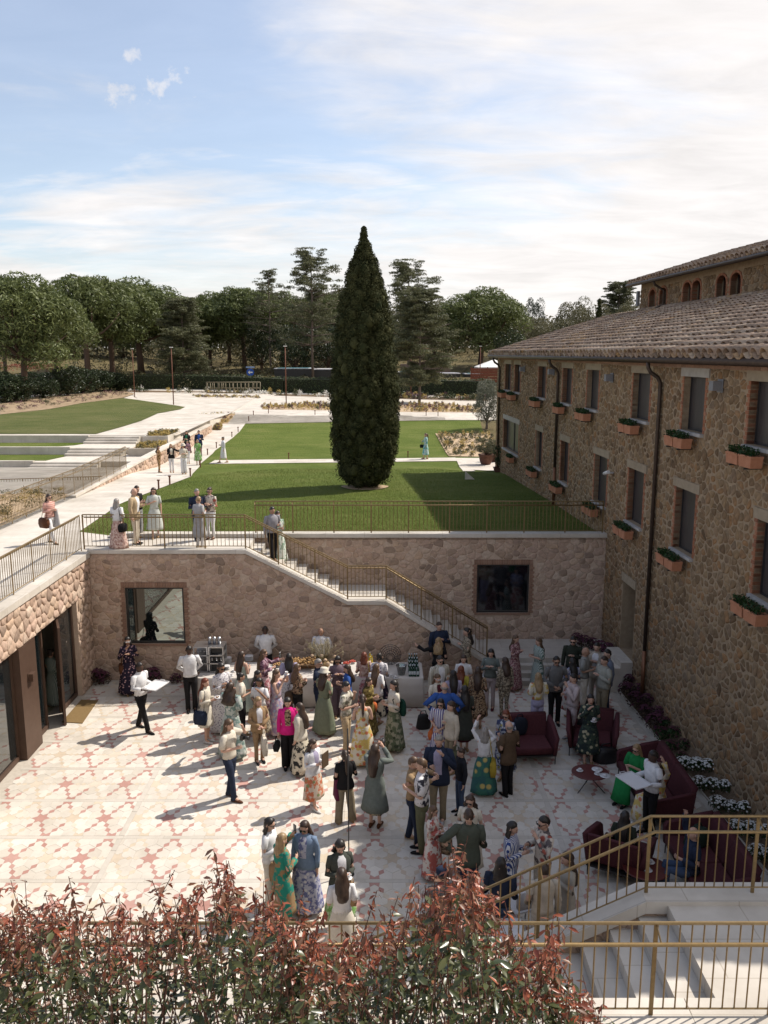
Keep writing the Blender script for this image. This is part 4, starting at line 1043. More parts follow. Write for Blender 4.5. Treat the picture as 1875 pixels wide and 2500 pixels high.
def foliage_mesh(name, mat, P, Nn, size, asp=.45, tri=False, jit=.6):
    V, Fc = cards(np.asarray(P, float), np.asarray(Nn, float), size, npr, asp, tri, jit)
    return fast_mesh(name, V, Fc, mat, npr.random(len(Fc)))
trough = MB()
for sx in (-.30, .30):
    w, d, hh, th = .285, .13, .23, .02
    for k in range(1):
        o_ = [(sx-w, -d), (sx+w, -d), (sx+w, d), (sx-w, d)]; q_ = [(sx-w*.9, -d*.86), (sx+w*.9, -d*.86), (sx+w*.9, d*.86), (sx-w*.9, d*.86)]
        i_ = [(sx-w+.035, -d+.035), (sx+w-.035, -d+.035), (sx+w-.035, d-.035), (sx-w+.035, d-.035)]
        V = [(x, y, -hh) for x, y in q_] + [(x*1.0, y, -.045) for x, y in [(sx-w*.97, -d*.95), (sx+w*.97, -d*.95), (sx+w*.97, d*.95), (sx-w*.97, d*.95)]] + [(x, y, -.04) for x, y in o_] + [(x, y, 0) for x, y in o_] + [(x, y, 0) for x, y in i_] + [(x, y, -.05) for x, y in i_]
        Fq = [(3, 2, 1, 0)]
        for l in range(5): Fq += [(4*l+k2, 4*l+(k2+1) % 4, 4*l+4+(k2+1) % 4, 4*l+4+k2) for k2 in range(4)]
        Fq.append((20, 21, 22, 23)); trough.add(V, Fq)
trough_me = trough.mesh('trough', M_terra)
P = np.stack([npr.uniform(-.56, .56, 420), npr.uniform(-.10, .13, 420), npr.uniform(-.03, .13, 420)], 1)
fol_me = foliage_mesh('box_plants', M_boxleaf, P, np.tile([0, .3, .8], (420, 1)), npr.uniform(.025, .05, 420), .45)
br = MB(); br.box(-.36, -.22, -.27, -.33, .14, -.235); br.box(.33, -.22, -.27, .36, .14, -.235); br_me = br.mesh('bracket', M_dark)
NAMES = ['first', 'second', 'third', 'fourth', 'fifth', 'sixth', 'seventh', 'eighth']
for (a, b, z0, i) in boxes:
    row, k = (0, i) if i < 8 else (1, i-8)
    u = (a+b)/2 + (.12 if i != 8 else -1.25)
    t = thing('flower_box', fp(u, .27, z0-.13), f'terracotta flower box under the {NAMES[k]} {"upper" if row == 0 else "lower"} window counted from the far corner of the farmhouse', 'flower box', 'terracotta flower boxes under the farmhouse windows', rz=math.atan2(FU.y, FU.x))
    t.scale = (.92 if i not in (3, 8) else .7, 1, 1)
    for n_, me in (('trough', trough_me), ('plants', fol_me), ('bracket', br_me)): meshobj(n_, me, t)
print('N2', N2, nh, 'U2', U2, 'ZT2', ZT2, 'Z0U', Z0U)
# ================================================================ vegetation
M_bark = mat_noise('pine_bark', (.075, .050, .038), (.15, .105, .08), 5, .95, .1, .8, sc3=(1, 1, .25), bdist=.05)
M_barkg = mat_noise('grey_bark', (.11, .085, .07), (.20, .16, .135), 5, .95, .1, .7, sc3=(1, 1, .25), bdist=.05)
M_sp = mat_leaf('stone_pine_needles', (.052, .072, .022), (.165, .190, .068), trans=.28, scale=2.2)
M_bp = mat_leaf('black_pine_needles', (.060, .068, .032), (.155, .158, .080), trans=.25, scale=3)
M_cyp = mat_leaf('cypress_sprays', (.018, .026, .011), (.080, .080, .034), trans=.06, scale=2.8, rough=.85, spec=.08)
M_oak = mat_leaf('evergreen_oak_leaves', (.062, .066, .030), (.165, .148, .080), trans=.25, scale=2.2)
M_dkleaf = mat_leaf('dark_laurel_leaves', (.012, .024, .008), (.040, .055, .022), trans=.1, scale=1.2, rough=.4)
M_olive = mat_leaf('olive_leaves', (.085, .095, .065), (.19, .19, .145), trans=.15, scale=2)
M_hedge = mat_leaf('hedge_leaves', (.018, .034, .010), (.060, .080, .028), trans=.1, scale=.9)
g_ = np.random.default_rng(21)
def clump_pts(c, r, n, up=.35, shell=.55):
    """points on and in ellipsoids: c (3,), r (3,)"""
    d = g_.normal(0, 1, (n, 3)); d[:, 2] += up; d /= np.linalg.norm(d, axis=1, keepdims=True)
    k = shell + (1-shell)*g_.random((n, 1))**.6
    return c + d*k*r, d
def limb(m, a, b, r0, r1, bend=.12, n=5, seg=6):
    a, b = Vector(a), Vector(b); d = b - a; off = Vector(g_.normal(0, 1, 3))*d.length*bend*.35; pts = []
    for k in range(n):
        t = k/(n-1); pts.append(a + d*t + off*math.sin(math.pi*t))
    m.tube(pts, [r0 + (r1-r0)*k/(n-1) for k in range(n)], seg)
def proto_stone_pine(seed, n=26, tuft=620, flat=.30, base=.46, spread=1.0):
    """unit umbrella pine: height 1, crown radius .5"""
    global g_; g_ = np.random.default_rng(seed)
    tr = MB(); lean = g_.normal(0, .03, 2); fork = Vector((lean[0], lean[1], base*.92))
    tr.tube([(0, 0, -.03), (lean[0]*.2, lean[1]*.2, base*.3), (lean[0]*.6, lean[1]*.6, base*.65), fork], [.034, .028, .025, .024], 8)
    PP_, NN_, SS_ = [], [], []
    cents = []
    for k in range(n):
        a = k*2.39996 + g_.uniform(-.3, .3); rr = math.sqrt((k+.5)/n)*.43*spread; zz = 1 - .085 - (rr/.5)**2*(.42-.1) - g_.uniform(0, .07)
        cents.append((rr*math.cos(a), rr*math.sin(a), zz))
    for k in range(int(n*.8)):       # hanging under-storey of the dome
        a = g_.uniform(0, 6.28); rr = g_.uniform(.15, .42)*spread; cents.append((rr*math.cos(a), rr*math.sin(a), g_.uniform(base-.06, .74)))
    for (x, y, z) in cents:
        r_ = g_.uniform(.12, .18); P, D = clump_pts(np.array((x, y, z)), np.array((r_, r_, r_*.80)), tuft, .45, .55); PP_.append(P); NN_.append(D); SS_.append(g_.uniform(.012, .025, tuft))
    for k in range(0, len(cents), 3): 
        limb(tr, fork + Vector((0, 0, -.04)), Vector(cents[k]) + Vector((0, 0, -.03)), .014, .004, .2)
    return foliage_mesh('crown', M_sp, np.concatenate(PP_), np.concatenate(NN_), np.concatenate(SS_), .3, False, .75), tr.mesh('trunk', M_bark)
def proto_black_pine(seed, levels=13, dense=1.0, top=.30):
    """unit tall pine with thin horizontal tiers: height 1, radius about .5"""
    global g_; g_ = np.random.default_rng(seed); tr = MB()
    tr.tube([(0, 0, -.02), (.004, 0, .3), (-.004, .003, .6), (.003, 0, .85), (0, 0, .985)], [.017, .014, .011, .007, .002], 7)
    PP_, NN_, SS_ = [], [], []
    for k in range(levels):
        z = top + (1-top)*(k/(levels-1))**.9*.97; f = (z-top)/(1-top); R_ = (.46*(1-f)**.42 + .08)*(1 if f > .12 else .8)*g_.uniform(.7, 1.12)
        for q in range(int(4 + 2*dense)):
            a = g_.uniform(0, 6.28); L = R_*g_.uniform(.55, 1.05); e = Vector((math.cos(a)*L, math.sin(a)*L, z + L*g_.uniform(-.02, .16)))
            limb(tr, (0, 0, z - .02), e, .0055*(1.15-f), .0015, .12, 4, 4)
            for s_ in range(int(3*dense)+2):
                t = g_.uniform(.35, 1.05); c = np.array((e.x*t, e.y*t, z + (e.z-z)*t)) + g_.normal(0, .02, 3)
                r_ = .052*g_.uniform(.7, 1.3)*(1.1-.4*f); n = int(60*dense)
                P, D = clump_pts(c, np.array((r_*1.5, r_*1.5, r_*.30)), n, .8, .3); PP_.append(P); NN_.append(D); SS_.append(g_.uniform(.008, .015, n))
    return foliage_mesh('crown', M_bp, np.concatenate(PP_), np.concatenate(NN_), np.concatenate(SS_), .28, False, .8), tr.mesh('trunk', M_barkg)
def proto_round(seed, mat, n=22, tuft=330, trunk=.2, asp=.5, size=(.010, .020), bark=None):
    global g_; g_ = np.random.default_rng(seed); tr = MB()
    tr.tube([(0, 0, -.03), (.01, 0, trunk), (0, .01, trunk+.2)], [.04, .03, .02], 7)
    PP_, NN_, SS_ = [], [], []
    for k in range(n):
        a = k*2.4; zc = trunk + (1-trunk)*(.12 + .76*((k*7) % n)/n); rr = .36*math.sqrt(max(.05, 1-((zc-.58)/.5)**2))*g_.uniform(.5, 1.05)
        c = np.array((rr*math.cos(a), rr*math.sin(a), zc)); r_ = g_.uniform(.13, .20); P, D = clump_pts(c, np.array((r_, r_, r_*.85)), tuft, .3, .6)
        PP_.append(P); NN_.append(D); SS_.append(g_.uniform(*size, tuft))
        if k % 3 == 0: limb(tr, (0, 0, trunk), c*.95, .016, .004)
    return foliage_mesh('crown', mat, np.concatenate(PP_), np.concatenate(NN_), np.concatenate(SS_), asp, False, .9), tr.mesh('trunk', bark or M_bark)
SPR = [proto_stone_pine(1), proto_stone_pine(2, 30, 400, base=.40), proto_stone_pine(3, 22, 480, base=.5, spread=.92)]
BPR = [proto_black_pine(5), proto_black_pine(6, 11, .9, .34), proto_black_pine(7, 15, 1.7, .18)]
RND = [proto_round(8, M_oak), proto_round(9, M_oak, 26, 300, .12), proto_round(10, M_dkleaf, 24, 320, .1)]
def place_tree(pr, bx, by, ty, half, label, cat='tree', group=None, name='pine_tree', depth=None, rot=None):
    b = gnd(bx, by) if depth is None else Vector((xat(bx, depth, zg(depth)), depth, zg(depth)))
    top = aty(bx, ty, b.y).z; h = top - b.z; zc = b.y*CP + (CAMZ-b.z)*SP; w = half/F*zc*2*(1.58 if name == 'pine_tree' else 1.45)
    t = thing(name, b, label, cat, group, rz=random.Random(int(bx*7+by)).uniform(0, 6.28) if rot is None else rot)
    t.scale = (w, w, h); meshobj('crown', pr[0], t); meshobj('trunk', pr[1], t); return t
GP = 'stone pines on the left'
E1 = lambda x, y: (x*.3858, 600 + y*.3858)
C2 = lambda x, y: (600 + x*.3858, 500 + y*.3858)
for k, (bx, by, ty, half, pr, lab) in enumerate([
    (15, 930, 668, 52, 0, 'stone pine cut off by the left edge of the picture'),
    (62, 976, 672, 92, 1, 'large leaning stone pine, nearest of the left pines'),
    (143, 966, 735, 58, 0, 'straight trunked stone pine beside the dark shrubs'),
    (217, 938, 666, 80, 2, 'tall stone pine with pale trunk between the shrubs'),
    (276, 926, 682, 74, 0, 'stone pine with forked double trunk'),
    (345, 908, 684, 92, 1, 'broad stone pine, rightmost of the big left group'),
    (420, 905, 722, 60, 2, 'smaller stone pine behind the rust lamp posts'),
    (513, 897, 716, 52, 1, 'stone pine with thin trunk behind the lattice frame'),
    (598, 901, 698, 66, 0, 'domed stone pine left of the two tall thin pines'),
    (1172, 908, 705, 76, 1, 'lone round stone pine beside the farmhouse roof')]):
    place_tree(SPR[pr], bx, by, ty, half, lab, 'tree', GP if k < 9 else None)
for k, (bx, by, ty, half, pr, lab) in enumerate([
    (451, 941, 735, 58, 2, 'leaning pine with grey trunk by the hedge'),
    (661, 912, 663, 50, 1, 'slim tall pine, left of the two spires before the cypress'),
    (764, 930, 617, 66, 0, 'tallest slim pine with tiered branches left of the cypress'),
    (997, 949, 645, 70, 0, 'tall sparse pine just right of the cypress'),
    (1024, 984, 712, 66, 2, 'dense brownish pine with pale trunk right of the cypress')]):
    place_tree(BPR[pr], bx, by, ty, half, lab, 'tree', 'tall thin pines around the cypress')
# wood behind: trees standing on the slope
bgs = [(560, 172, 722, 46, 'r0'), (690, 165, 715, 60, 's1'), (745, 160, 722, 55, 'r1'), (800, 168, 712, 60, 's0'), (840, 175, 720, 50, 'r0'), (640, 150, 775, 40, 'r2'), (720, 145, 790, 48, 'r2'), (800, 148, 785, 45, 'r2'), (985, 175, 740, 50, 'r1'),
       (1060, 180, 742, 46, 'r0'), (1115, 185, 755, 40, 'r1'), (1240, 165, 760, 42, 'r0'), (1297, 190, 724, 24, 'r2'), (1290, 172, 768, 50, 'r1'), (1345, 160, 780, 48, 'r0'), (1395, 175, 728, 40, 'r1'), (1440, 165, 742, 44, 'r0'), (1505, 185, 694, 50, 'b2'), (1540, 150, 735, 44, 'r1'),
       (480, 178, 722, 45, 'r1'), (400, 182, 720, 50, 's2'), (180, 175, 720, 60, 'r0'), (90, 185, 715, 60, 's1'), (300, 180, 712, 60, 'r1'), (1480, 150, 765, 40, 'r0'), (1240, 140, 800, 30, 'r2'), (930, 150, 770, 50, 'r2'), (870, 160, 745, 60, 'r2')]
ADJ = {'r0': 'grey green oak', 'r1': 'olive green oak', 'r2': 'dark laurel tree', 's0': 'distant stone pine', 's1': 'distant stone pine', 's2': 'distant stone pine', 'b2': 'feathery cedar'}
def where(px):
    if px < 250: return 'in the wood behind the left stone pines'
    if px < 480: return 'in the wood behind the rust lamp posts'
    if px < 700: return 'in the wood behind the slim left pine'
    if px < 860: return 'in the wood just left of the cypress'
    if px < 1010: return 'in the wood right behind the cypress'
    if px < 1200: return 'in the wood around the lone stone pine'
    if px < 1420: return 'on the hill between lone stone pine and farmhouse'
    return 'on the hill above the farmhouse roof edge'
rk = {}
for (px, d, ty, half, kd) in bgs:
    pr = {'r': RND, 's': SPR, 'b': BPR}[kd[0]][int(kd[1])]
    lab = f'{ADJ[kd]} {where(px)}'; n_ = rk[lab] = rk.get(lab, 0) + 1
    t = place_tree(pr, px, 0, ty, half, lab if n_ == 1 else f'{"second" if n_ == 2 else "third"} {ADJ[kd]} {where(px)}', 'tree', 'trees of the wood behind the garden', 'background_tree', depth=d)
# a small dark cypress on the hill and the tower top
def cypress_mesh(seed, prof, n_cl, tuft, size, mat, cl):
    """prof: [(t, half width)] in metres over unit height H handled by the caller"""
    global g_; g_ = np.random.default_rng(seed); PP_, NN_, SS_ = [], [], []
    H = prof[-1][0]
    zs = np.array([p[0] for p in prof]); ws = np.array([p[1] for p in prof])
    fine = np.linspace(0, H, 600); cw = np.cumsum(np.interp(fine, zs, ws) + .08); cw /= cw[-1]
    bm = bmesh.new(); bmesh.ops.create_icosphere(bm, subdivisions=2, radius=1); SV = np.array([tuple(v.co) for v in bm.verts]); SF = np.array([[v.index for v in f.verts] for f in bm.faces]); bm.free()
    LV, LF_, LR = [], [], []
    for i in range(n_cl):
        z = float(np.interp((i + g_.random())/n_cl, cw, fine)); w = np.interp(z, zs, ws); a = i*2.39996 + g_.uniform(-.3, .3); r_ = cl*g_.uniform(.6, 1.4)*(.35 + .65*min(1, w))
        rad = max(0, w - r_*.75 + g_.uniform(-.13, .17)*min(1, w)); c = np.array((math.cos(a)*rad, math.sin(a)*rad, max(.25, z)))
        P, D = clump_pts(c, np.array((r_*1.04, r_*1.04, r_*1.42)), tuft, .3, .72); PP_.append(P); NN_.append(D + np.array((0, 0, .5))); SS_.append(g_.uniform(*size, tuft))
        n3 = SV*np.array((r_*.62, r_*.62, r_*.85))*(1 + g_.normal(0, .10, (len(SV), 1))); LF_.append(SF + len(LV)*len(SV)); LV.append(n3 + c); LR += [g_.random()]*len(SF)
    kz = np.linspace(.15, H*.985, 40); ka = np.linspace(0, 2*math.pi, 17)[:-1]       # the dense inside of the crown
    RV = np.array([(math.cos(q)*np.interp(z, zs, ws)*.72, math.sin(q)*np.interp(z, zs, ws)*.72, z) for z in kz for q in ka]); RF = np.array([t for i in range(39) for j in range(16) for t in ((i*16+j, i*16+(j+1) % 16, (i+1)*16+(j+1) % 16), (i*16+j, (i+1)*16+(j+1) % 16, (i+1)*16+j))])
    LF_.append(RF + n_cl*len(SV)); LV.append(RV); LR += [.3]*len(RF)
    lump = fast_mesh('inner_foliage', np.concatenate(LV), np.concatenate(LF_), mat, LR, False)
    return foliage_mesh('crown', mat, np.concatenate(PP_), np.concatenate(NN_), np.concatenate(SS_), .5, False, .8), lump
cb = gnd(891, 1190); cz = cb.y*CP + (CAMZ-cb.z)*SP; PXM = cz/F
ctop = aty(900, 560, cb.y).z - cb.z; HP = 1188 - 541
prof = [((1188-y)/HP*ctop, w*PXM) for y, w in ((1186, 12), (1174, 36), (1146, 59), (1110, 69), (1065, 74), (1000, 77), (950, 78), (900, 74), (863, 69), (788, 63), (730, 55), (684, 45), (630, 32), (585, 15), (541, 1))]
cy = thing('cypress_tree', cb, 'tall dark green cypress standing alone in the middle of the lawn', 'tree')

for n_, me in zip(('crown', 'inner_foliage'), cypress_mesh(31, prof, 820, 270, (.028, .052), M_cyp, .29)): meshobj(n_, me, cy)
m = MB(); m.tube([(0, 0, -.1), (.03, 0, .5), (0, .02, 1.4)], [.26, .2, .16], 8)
for k in range(9): a = k*.7; m.tube([(0, 0, .15), (math.cos(a)*.3, math.sin(a)*.3, .7), (math.cos(a)*.5, math.sin(a)*.5, 1.5)], [.07, .05, .03], 5)
m.build('trunk', M_bark, cy)
ring = [(cb.x + math.cos(a)*1.02*(1+.1*math.sin(3*a)), cb.y - .1 + math.sin(a)*.95) for a in np.arange(0, 6.28, .35)]
drape('mulch_ring', M_mulch, ring, .012)
hc = thing('cypress_tree', Vector((xat(1456, 150, zg(150)), 150, zg(150))), 'small dark cypress spire on the hill above the farmhouse roof', 'tree')
hh = aty(1456, 726, 150).z - zg(150); 
for n_, me in zip(('crown', 'inner_foliage'), cypress_mesh(32, [(0, .5), (hh*.3, 1.0), (hh*.6, .8), (hh, .05)], 90, 60, (.10, .2), M_cyp, .5)): meshobj(n_, me, hc)
m = MB(); m.tube([(0, 0, -.5), (0, 0, hh*.4)], .18, 6); m.build('trunk', M_bark, hc)
tw_ = aty(842, 712, 330); m = MB(); wd = 5.2
m.box(tw_.x-wd/2, 330, 5, tw_.x+wd/2, 335, tw_.z); 
for k in range(4): m.box(tw_.x-wd/2-.25+k*1.5, 329.7, tw_.z+.001, tw_.x-wd/2+.55+k*1.5, 335.3, tw_.z+1.0)
tag(buildw(m, 'castle_tower', mat_noise('tower_stone', (.20, .135, .09), (.28, .20, .14), .8, .9, .1, .3)), 'brown stone tower top peeping over the wood left of the cypress', 'tower')
# ---- undergrowth of the wood: one mass
def scatter(poly_px, n, zoff=0.0):
    """random ground points inside a pixel rectangle list [(x0,y0,x1,y1)]"""
    out = []
    for (x0, y0, x1, y1) in poly_px:
        for _ in range(n): out.append(gnd(g_.uniform(x0, x1), g_.uniform(y0, y1)))
    return out
g_ = np.random.default_rng(77); P, D = [], []
for k in range(420):
    d = g_.uniform(120, 190); px = g_.uniform(-60, 1560); z = zg(d); x = xat(px, d, z); r_ = g_.uniform(.5, 1.7)
    p, n_ = clump_pts(np.array((x, d, z + r_*.3)), np.array((r_*1.3, r_*1.3, r_*.8)), 70, .5, .5); P.append(p); D.append(n_)
o = tag(meshobj('undergrowth', foliage_mesh('undergrowth', M_oak, np.concatenate(P), np.concatenate(D), g_.uniform(.10, .24, 420*70), .5, False, .9)), kind='stuff')
P, D = [], []
for k in range(560):
    d = g_.uniform(172, 270); px = g_.uniform(-100, 1650); z = zg(d); x = xat(px, d, z); r_ = g_.uniform(2.8, 5.0)
    p, n_ = clump_pts(np.array((x, d, z + r_*.9)), np.array((r_*1.2, r_*1.2, r_)), 90, .4, .6); P.append(p); D.append(n_)
o = tag(meshobj('distant_wood', foliage_mesh('distant_wood', M_oak, np.concatenate(P), np.concatenate(D), g_.uniform(.3, .6, 560*90), .5, False, .9)), kind='stuff')
# ---- clipped hedge across the back, laurel shrubs on the left
def hedge(name, pts, w, h, n, mat, label, cat='hedge', size=(.06, .13)):
    P, D = [], []; core = MB()
    for (a, b) in zip(pts, pts[1:]):
        d = Vector((b[0]-a[0], b[1]-a[1], 0)); L = d.length; u = d/L; nn = Vector((u.y, -u.x, 0)); k = int(n*L)
        t = g_.random(k)*L; s_ = g_.integers(0, 3, k)
        side = np.where(s_ == 0, -w/2, np.where(s_ == 1, w/2, g_.uniform(-w/2, w/2, k))); zz = np.where(s_ == 2, h, g_.random(k)*h)
        bump_ = .12*np.sin(t*1.7) + .08*np.sin(t*4.1+1) + g_.normal(0, .05, k)
        x = a[0] + u.x*t + nn.x*(side*(1+bump_*.3)); y = a[1] + u.y*t + nn.y*(side*(1+bump_*.3)); zb = np.array([zg(v) for v in y])
        P.append(np.stack([x, y, zb + zz*(1+bump_*.35)], 1)); nd = np.where((s_ == 2)[:, None], np.array([[0, 0, 1.]]), np.sign(side)[:, None]*np.array([[nn.x, nn.y, .2]])); D.append(nd)
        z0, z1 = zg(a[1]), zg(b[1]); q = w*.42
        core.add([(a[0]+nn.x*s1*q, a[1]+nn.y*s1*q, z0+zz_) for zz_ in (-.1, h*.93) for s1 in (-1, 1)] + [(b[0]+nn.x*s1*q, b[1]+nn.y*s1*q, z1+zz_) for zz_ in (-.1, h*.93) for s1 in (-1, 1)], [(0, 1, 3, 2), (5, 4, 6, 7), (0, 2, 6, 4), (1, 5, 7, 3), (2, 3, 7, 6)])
    P = np.concatenate(P); t = thing(name, (pts[0][0], pts[0][1], zg(pts[0][1])), label, cat)
    o = meshobj('leaves', foliage_mesh('leaves', mat, P, np.concatenate(D), g_.uniform(*size, len(P)), .5, False, .7), t); o.location = -t.location
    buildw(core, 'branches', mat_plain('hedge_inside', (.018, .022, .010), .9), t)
def gxy(px, py): p = gnd(px, py); return (p.x, p.y)
hedge('hedge', [gxy(285, 950), gxy(420, 948), gxy(560, 950), gxy(700, 957), gxy(830, 960)], 2.2, 1.9, 190, M_hedge, 'long clipped dark hedge behind the lattice frame, left of the cypress')
hedge('hedge', [gxy(960, 962), gxy(1090, 965), gxy(1200, 968)], 2.2, 2.0, 190, M_hedge, 'clipped dark hedge behind the road, right of the cypress')
shr = proto_round(41, M_dkleaf, 26, 300, .04, .5, (.014, .028))
for k, (bx, by, ty, half, lab) in enumerate([(10, 985, 905, 45, 'dark laurel shrub at the left edge under the pines'), (40, 982, 912, 40, 'dark laurel shrub under the leaning stone pine'), (105, 974, 925, 34, 'glossy paler shrub between two pine trunks'), (165, 968, 890, 34, 'dark laurel shrub just right of a straight pine trunk'),
        (200, 962, 897, 36, 'dark laurel shrub in the middle of the shrubbery'), (235, 955, 902, 34, 'dark laurel shrub beside the forked pine trunk'), (268, 950, 905, 32, 'dark rounded shrub near the right end of the shrubbery'), (290, 952, 925, 20, 'small round shrub at the right end of the shrubbery'), (75, 958, 905, 40, 'tall dark shrub behind the nearest pine trunk')]):
    place_tree(shr, bx, by, ty, half, lab, 'shrub', 'shrubs under the left pines', 'laurel_shrub')
P = [gnd(px, py) for px, py in [(g_.uniform(-10, 130), g_.uniform(898, 912)) for _ in range(26)]]
pp, dd = [], []
for p in P:
    a, b = clump_pts(np.array(p) + np.array((0, 0, .5)), np.array((1.3, 1.3, .7)), 60, .5, .5); pp.append(a); dd.append(b)
tag(meshobj('red_photinia_bank', foliage_mesh('red_photinia_bank', mat_leaf('red_photinia', (.16, .045, .03), (.30, .11, .07), scale=2), np.concatenate(pp), np.concatenate(dd), .15, .5)), kind='stuff')
# pale bare slope under the pines, beds of bark and yellow tufts
M_bare = mat_noise('bare_earth', (.20, .145, .09), (.40, .30, .20), 1.4, .95, .1, .5, bdist=.05)
E5p = lambda *q: gp(*[E5(*p) for p in q])
drape('bare_slope', M_bare, [(*lv(0, 1003, UZ),), lv(0, 975, UZ), lv(120, 968, UZ), lv(200, 962, UZ), lv(290, 952, UZ), lv(330, 962, UZ), lv(300, 972, UZ), lv(200, 985, UZ), lv(120, 1000, UZ), lv(0, 1013, UZ)], .050, z=UZ)
BEDS = [([(1215, 172), (1640, 178), (1650, 192), (1240, 186)], None), ([(1120, 365), (1300, 292), (1490, 288), (1440, 350), (1330, 352), (1240, 392), (1140, 390)], None), ([(1345, 364), (1400, 362), (1395, 390), (1345, 392)], None)]
beds = [drape('flower_bed', M_mulch, E5p(*q), .016) for q, _ in BEDS]
B4 = gp(*[E6(*p) for p in ((200, 110), (480, 95), (660, 98), (1040, 100), (1250, 95), (1580, 110), (1600, 150), (1060, 146), (700, 138), (210, 130))]); drape('flower_bed', M_mulch, B4, .020)
B5 = gp(*[E6(*p) for p in ((1303, 283), (1660, 280), (1690, 432), (1390, 428))]); drape('flower_bed', M_mulch, B5, .020)
BH = gp(*[(300, 953), (560, 957), (830, 966), (830, 971), (560, 963), (300, 957)]); drape('flower_bed', M_soil, BH, .022)
BH2 = gp(*[(955, 968), (1190, 974), (1190, 980), (955, 974)]); drape('flower_bed', M_soil, BH2, .022)
def inside(p, poly):
    c = False; n = len(poly)
    for i in range(n):
        a, b = poly[i], poly[(i+1) % n]
        if (a[1] > p[1]) != (b[1] > p[1]) and p[0] < (b[0]-a[0])*(p[1]-a[1])/(b[1]-a[1]) + a[0]: c = not c
    return c
M_yel = mat_leaf('yellow_grass_tufts', (.30, .22, .07), (.55, .42, .15), trans=.2, scale=8)
M_grn = mat_leaf('bed_plants_green', (.05, .06, .03), (.14, .13, .07), trans=.2, scale=8)
M_pur = mat_leaf('purple_heather', (.10, .05, .06), (.20, .11, .12), trans=.1, scale=8)
M_wht = mat_leaf('white_petals', (.62, .60, .55), (.72, .71, .67), trans=.15, scale=8)
def tufts(name, poly, n, mats, h=(.12, .35), zf=None, blades=26, spread=.16):
    x0, x1 = min(p[0] for p in poly), max(p[0] for p in poly); y0, y1 = min(p[1] for p in poly), max(p[1] for p in poly)
    acc = {}
    k = 0
    while k < n:
        p = (g_.uniform(x0, x1), g_.uniform(y0, y1)); k += 1
        if not inside(p, poly): continue
        m = mats[int(g_.integers(0, len(mats)))]; hh = g_.uniform(*h); z = zg(p[1]) if zf is None else zf
        P, D = clump_pts(np.array((p[0], p[1], z + hh*.35)), np.array((spread, spread, hh*.6)), blades, .5, .3); acc.setdefault(m.name, [m, [], [], []]); q = acc[m.name]; q[1].append(P); q[2].append(D*np.array((1, 1, .1))); q[3].append(np.full(blades, hh*.28))
    for m, P, D, S in acc.values():
        tag(meshobj(name, foliage_mesh(name, m, np.concatenate(P), np.concatenate(D), np.concatenate(S), .22, False, .5)), kind='stuff')
for q, _ in BEDS: tufts('bed_planting', E5p(*q), 420, [M_yel, M_yel, M_grn, M_pur])
tufts('bed_planting', B4, 900, [M_yel, M_yel, M_grn, M_pur], (.15, .5)); tufts('bed_planting', B5, 330, [M_grn, M_yel, M_grn, M_wild_t if 'M_wild_t' in globals() else M_grn], (.15, .4))
tufts('bed_planting', BH, 300, [M_grn, M_grn, M_yel, M_hedge, M_wht], (.3, .9), spread=.4); tufts('bed_planting', BH2, 260, [M_grn, M_yel, M_hedge, M_pur], (.3, .9), spread=.4)
for (x0, y0, x1, y1, z) in (PL1, PL2): tufts('bed_planting', [(x0, y0), (x1, y0), (x1, y1), (x0, y1)], 120, [M_yel, M_yel, M_grn], (.15, .35), zf=z)
BL = [(-26, 26.6), (-12.7, 26.6), (-12.8, 34.2), (-26, 34.2)]
drape('flower_bed', M_mulch, BL, .03); tufts('bed_planting', BL, 560, [M_yel, M_grn, M_grn], (.10, .28), zf=3.78, spread=.22)
BS = [lv(0, 1010, UZ), lv(0, 978, UZ), lv(290, 954, UZ), lv(320, 964, UZ), lv(200, 983, UZ)]; tufts('bed_planting', BS, 420, [M_grn, M_soil_t if 'M_soil_t' in globals() else M_pur], (.15, .4), zf=UZ, spread=.3)
# ---- olive, potted plants by the far corner of the farmhouse
olv = proto_round(51, M_olive, 26, 420, .12, .28, (.012, .024), M_barkg)
ob = gnd(1188, 1046); t = thing('olive_tree', ob, 'round grey green olive tree by the far corner of the farmhouse', 'tree'); s_ = 46/F*(ob.y*CP)*2.0; t.scale = (s_*.95, s_*.95, aty(1188, 925, ob.y).z - ob.z); meshobj('crown', olv[0], t); meshobj('trunk', olv[1], t)
pl_b = proto_round(52, M_grn, 20, 220, .05, .3, (.02, .04)); pl_c = proto_round(53, M_hedge, 16, 200, .1, .4, (.02, .04))
M_dkpot = mat_noise('dark_terracotta', (.10, .045, .03), (.15, .07, .05), 5, .7, .3, .1)
def potted(px, py, ty, half, r_, hp, label, rect=False, pr=None):
    b = gnd(px, py); zc = b.y*CP + (CAMZ-b.z)*SP; t = thing('potted_plant', b, label, 'potted plant', 'potted plants by the farmhouse corner'); m = MB()
    if rect:
        w = r_; m.loft([[(x*w*k, y*.22*k, z) for x, y in ((-1, -1), (1, -1), (1, 1), (-1, 1))] for k, z in ((.86, 0), (1, hp*.9), (1.06, hp*.9), (1.06, hp), (.94, hp), (.94, hp-.06))], smooth=False)
    else: m.lathe([(r_*.62, 0), (r_*.85, hp*.3), (r_, hp*.85), (r_*1.1, hp*.87), (r_*1.1, hp), (r_*.95, hp), (r_*.93, hp-.08)], n=14)
    m.build('pot', M_dkpot, t); top = aty(px, ty, b.y).z - b.z
    for n_, me in zip(('foliage', 'stem'), pr):
        o = meshobj(n_, me, t, (0, 0, hp-.08)); w = half/F*zc*2.3; o.scale = (w, w, (top-hp)*1.02)
potted(1186, 1135, 1066, 27, .42, .62, 'tall bushy plant in a dark red round pot at the farmhouse corner', pr=pl_b)
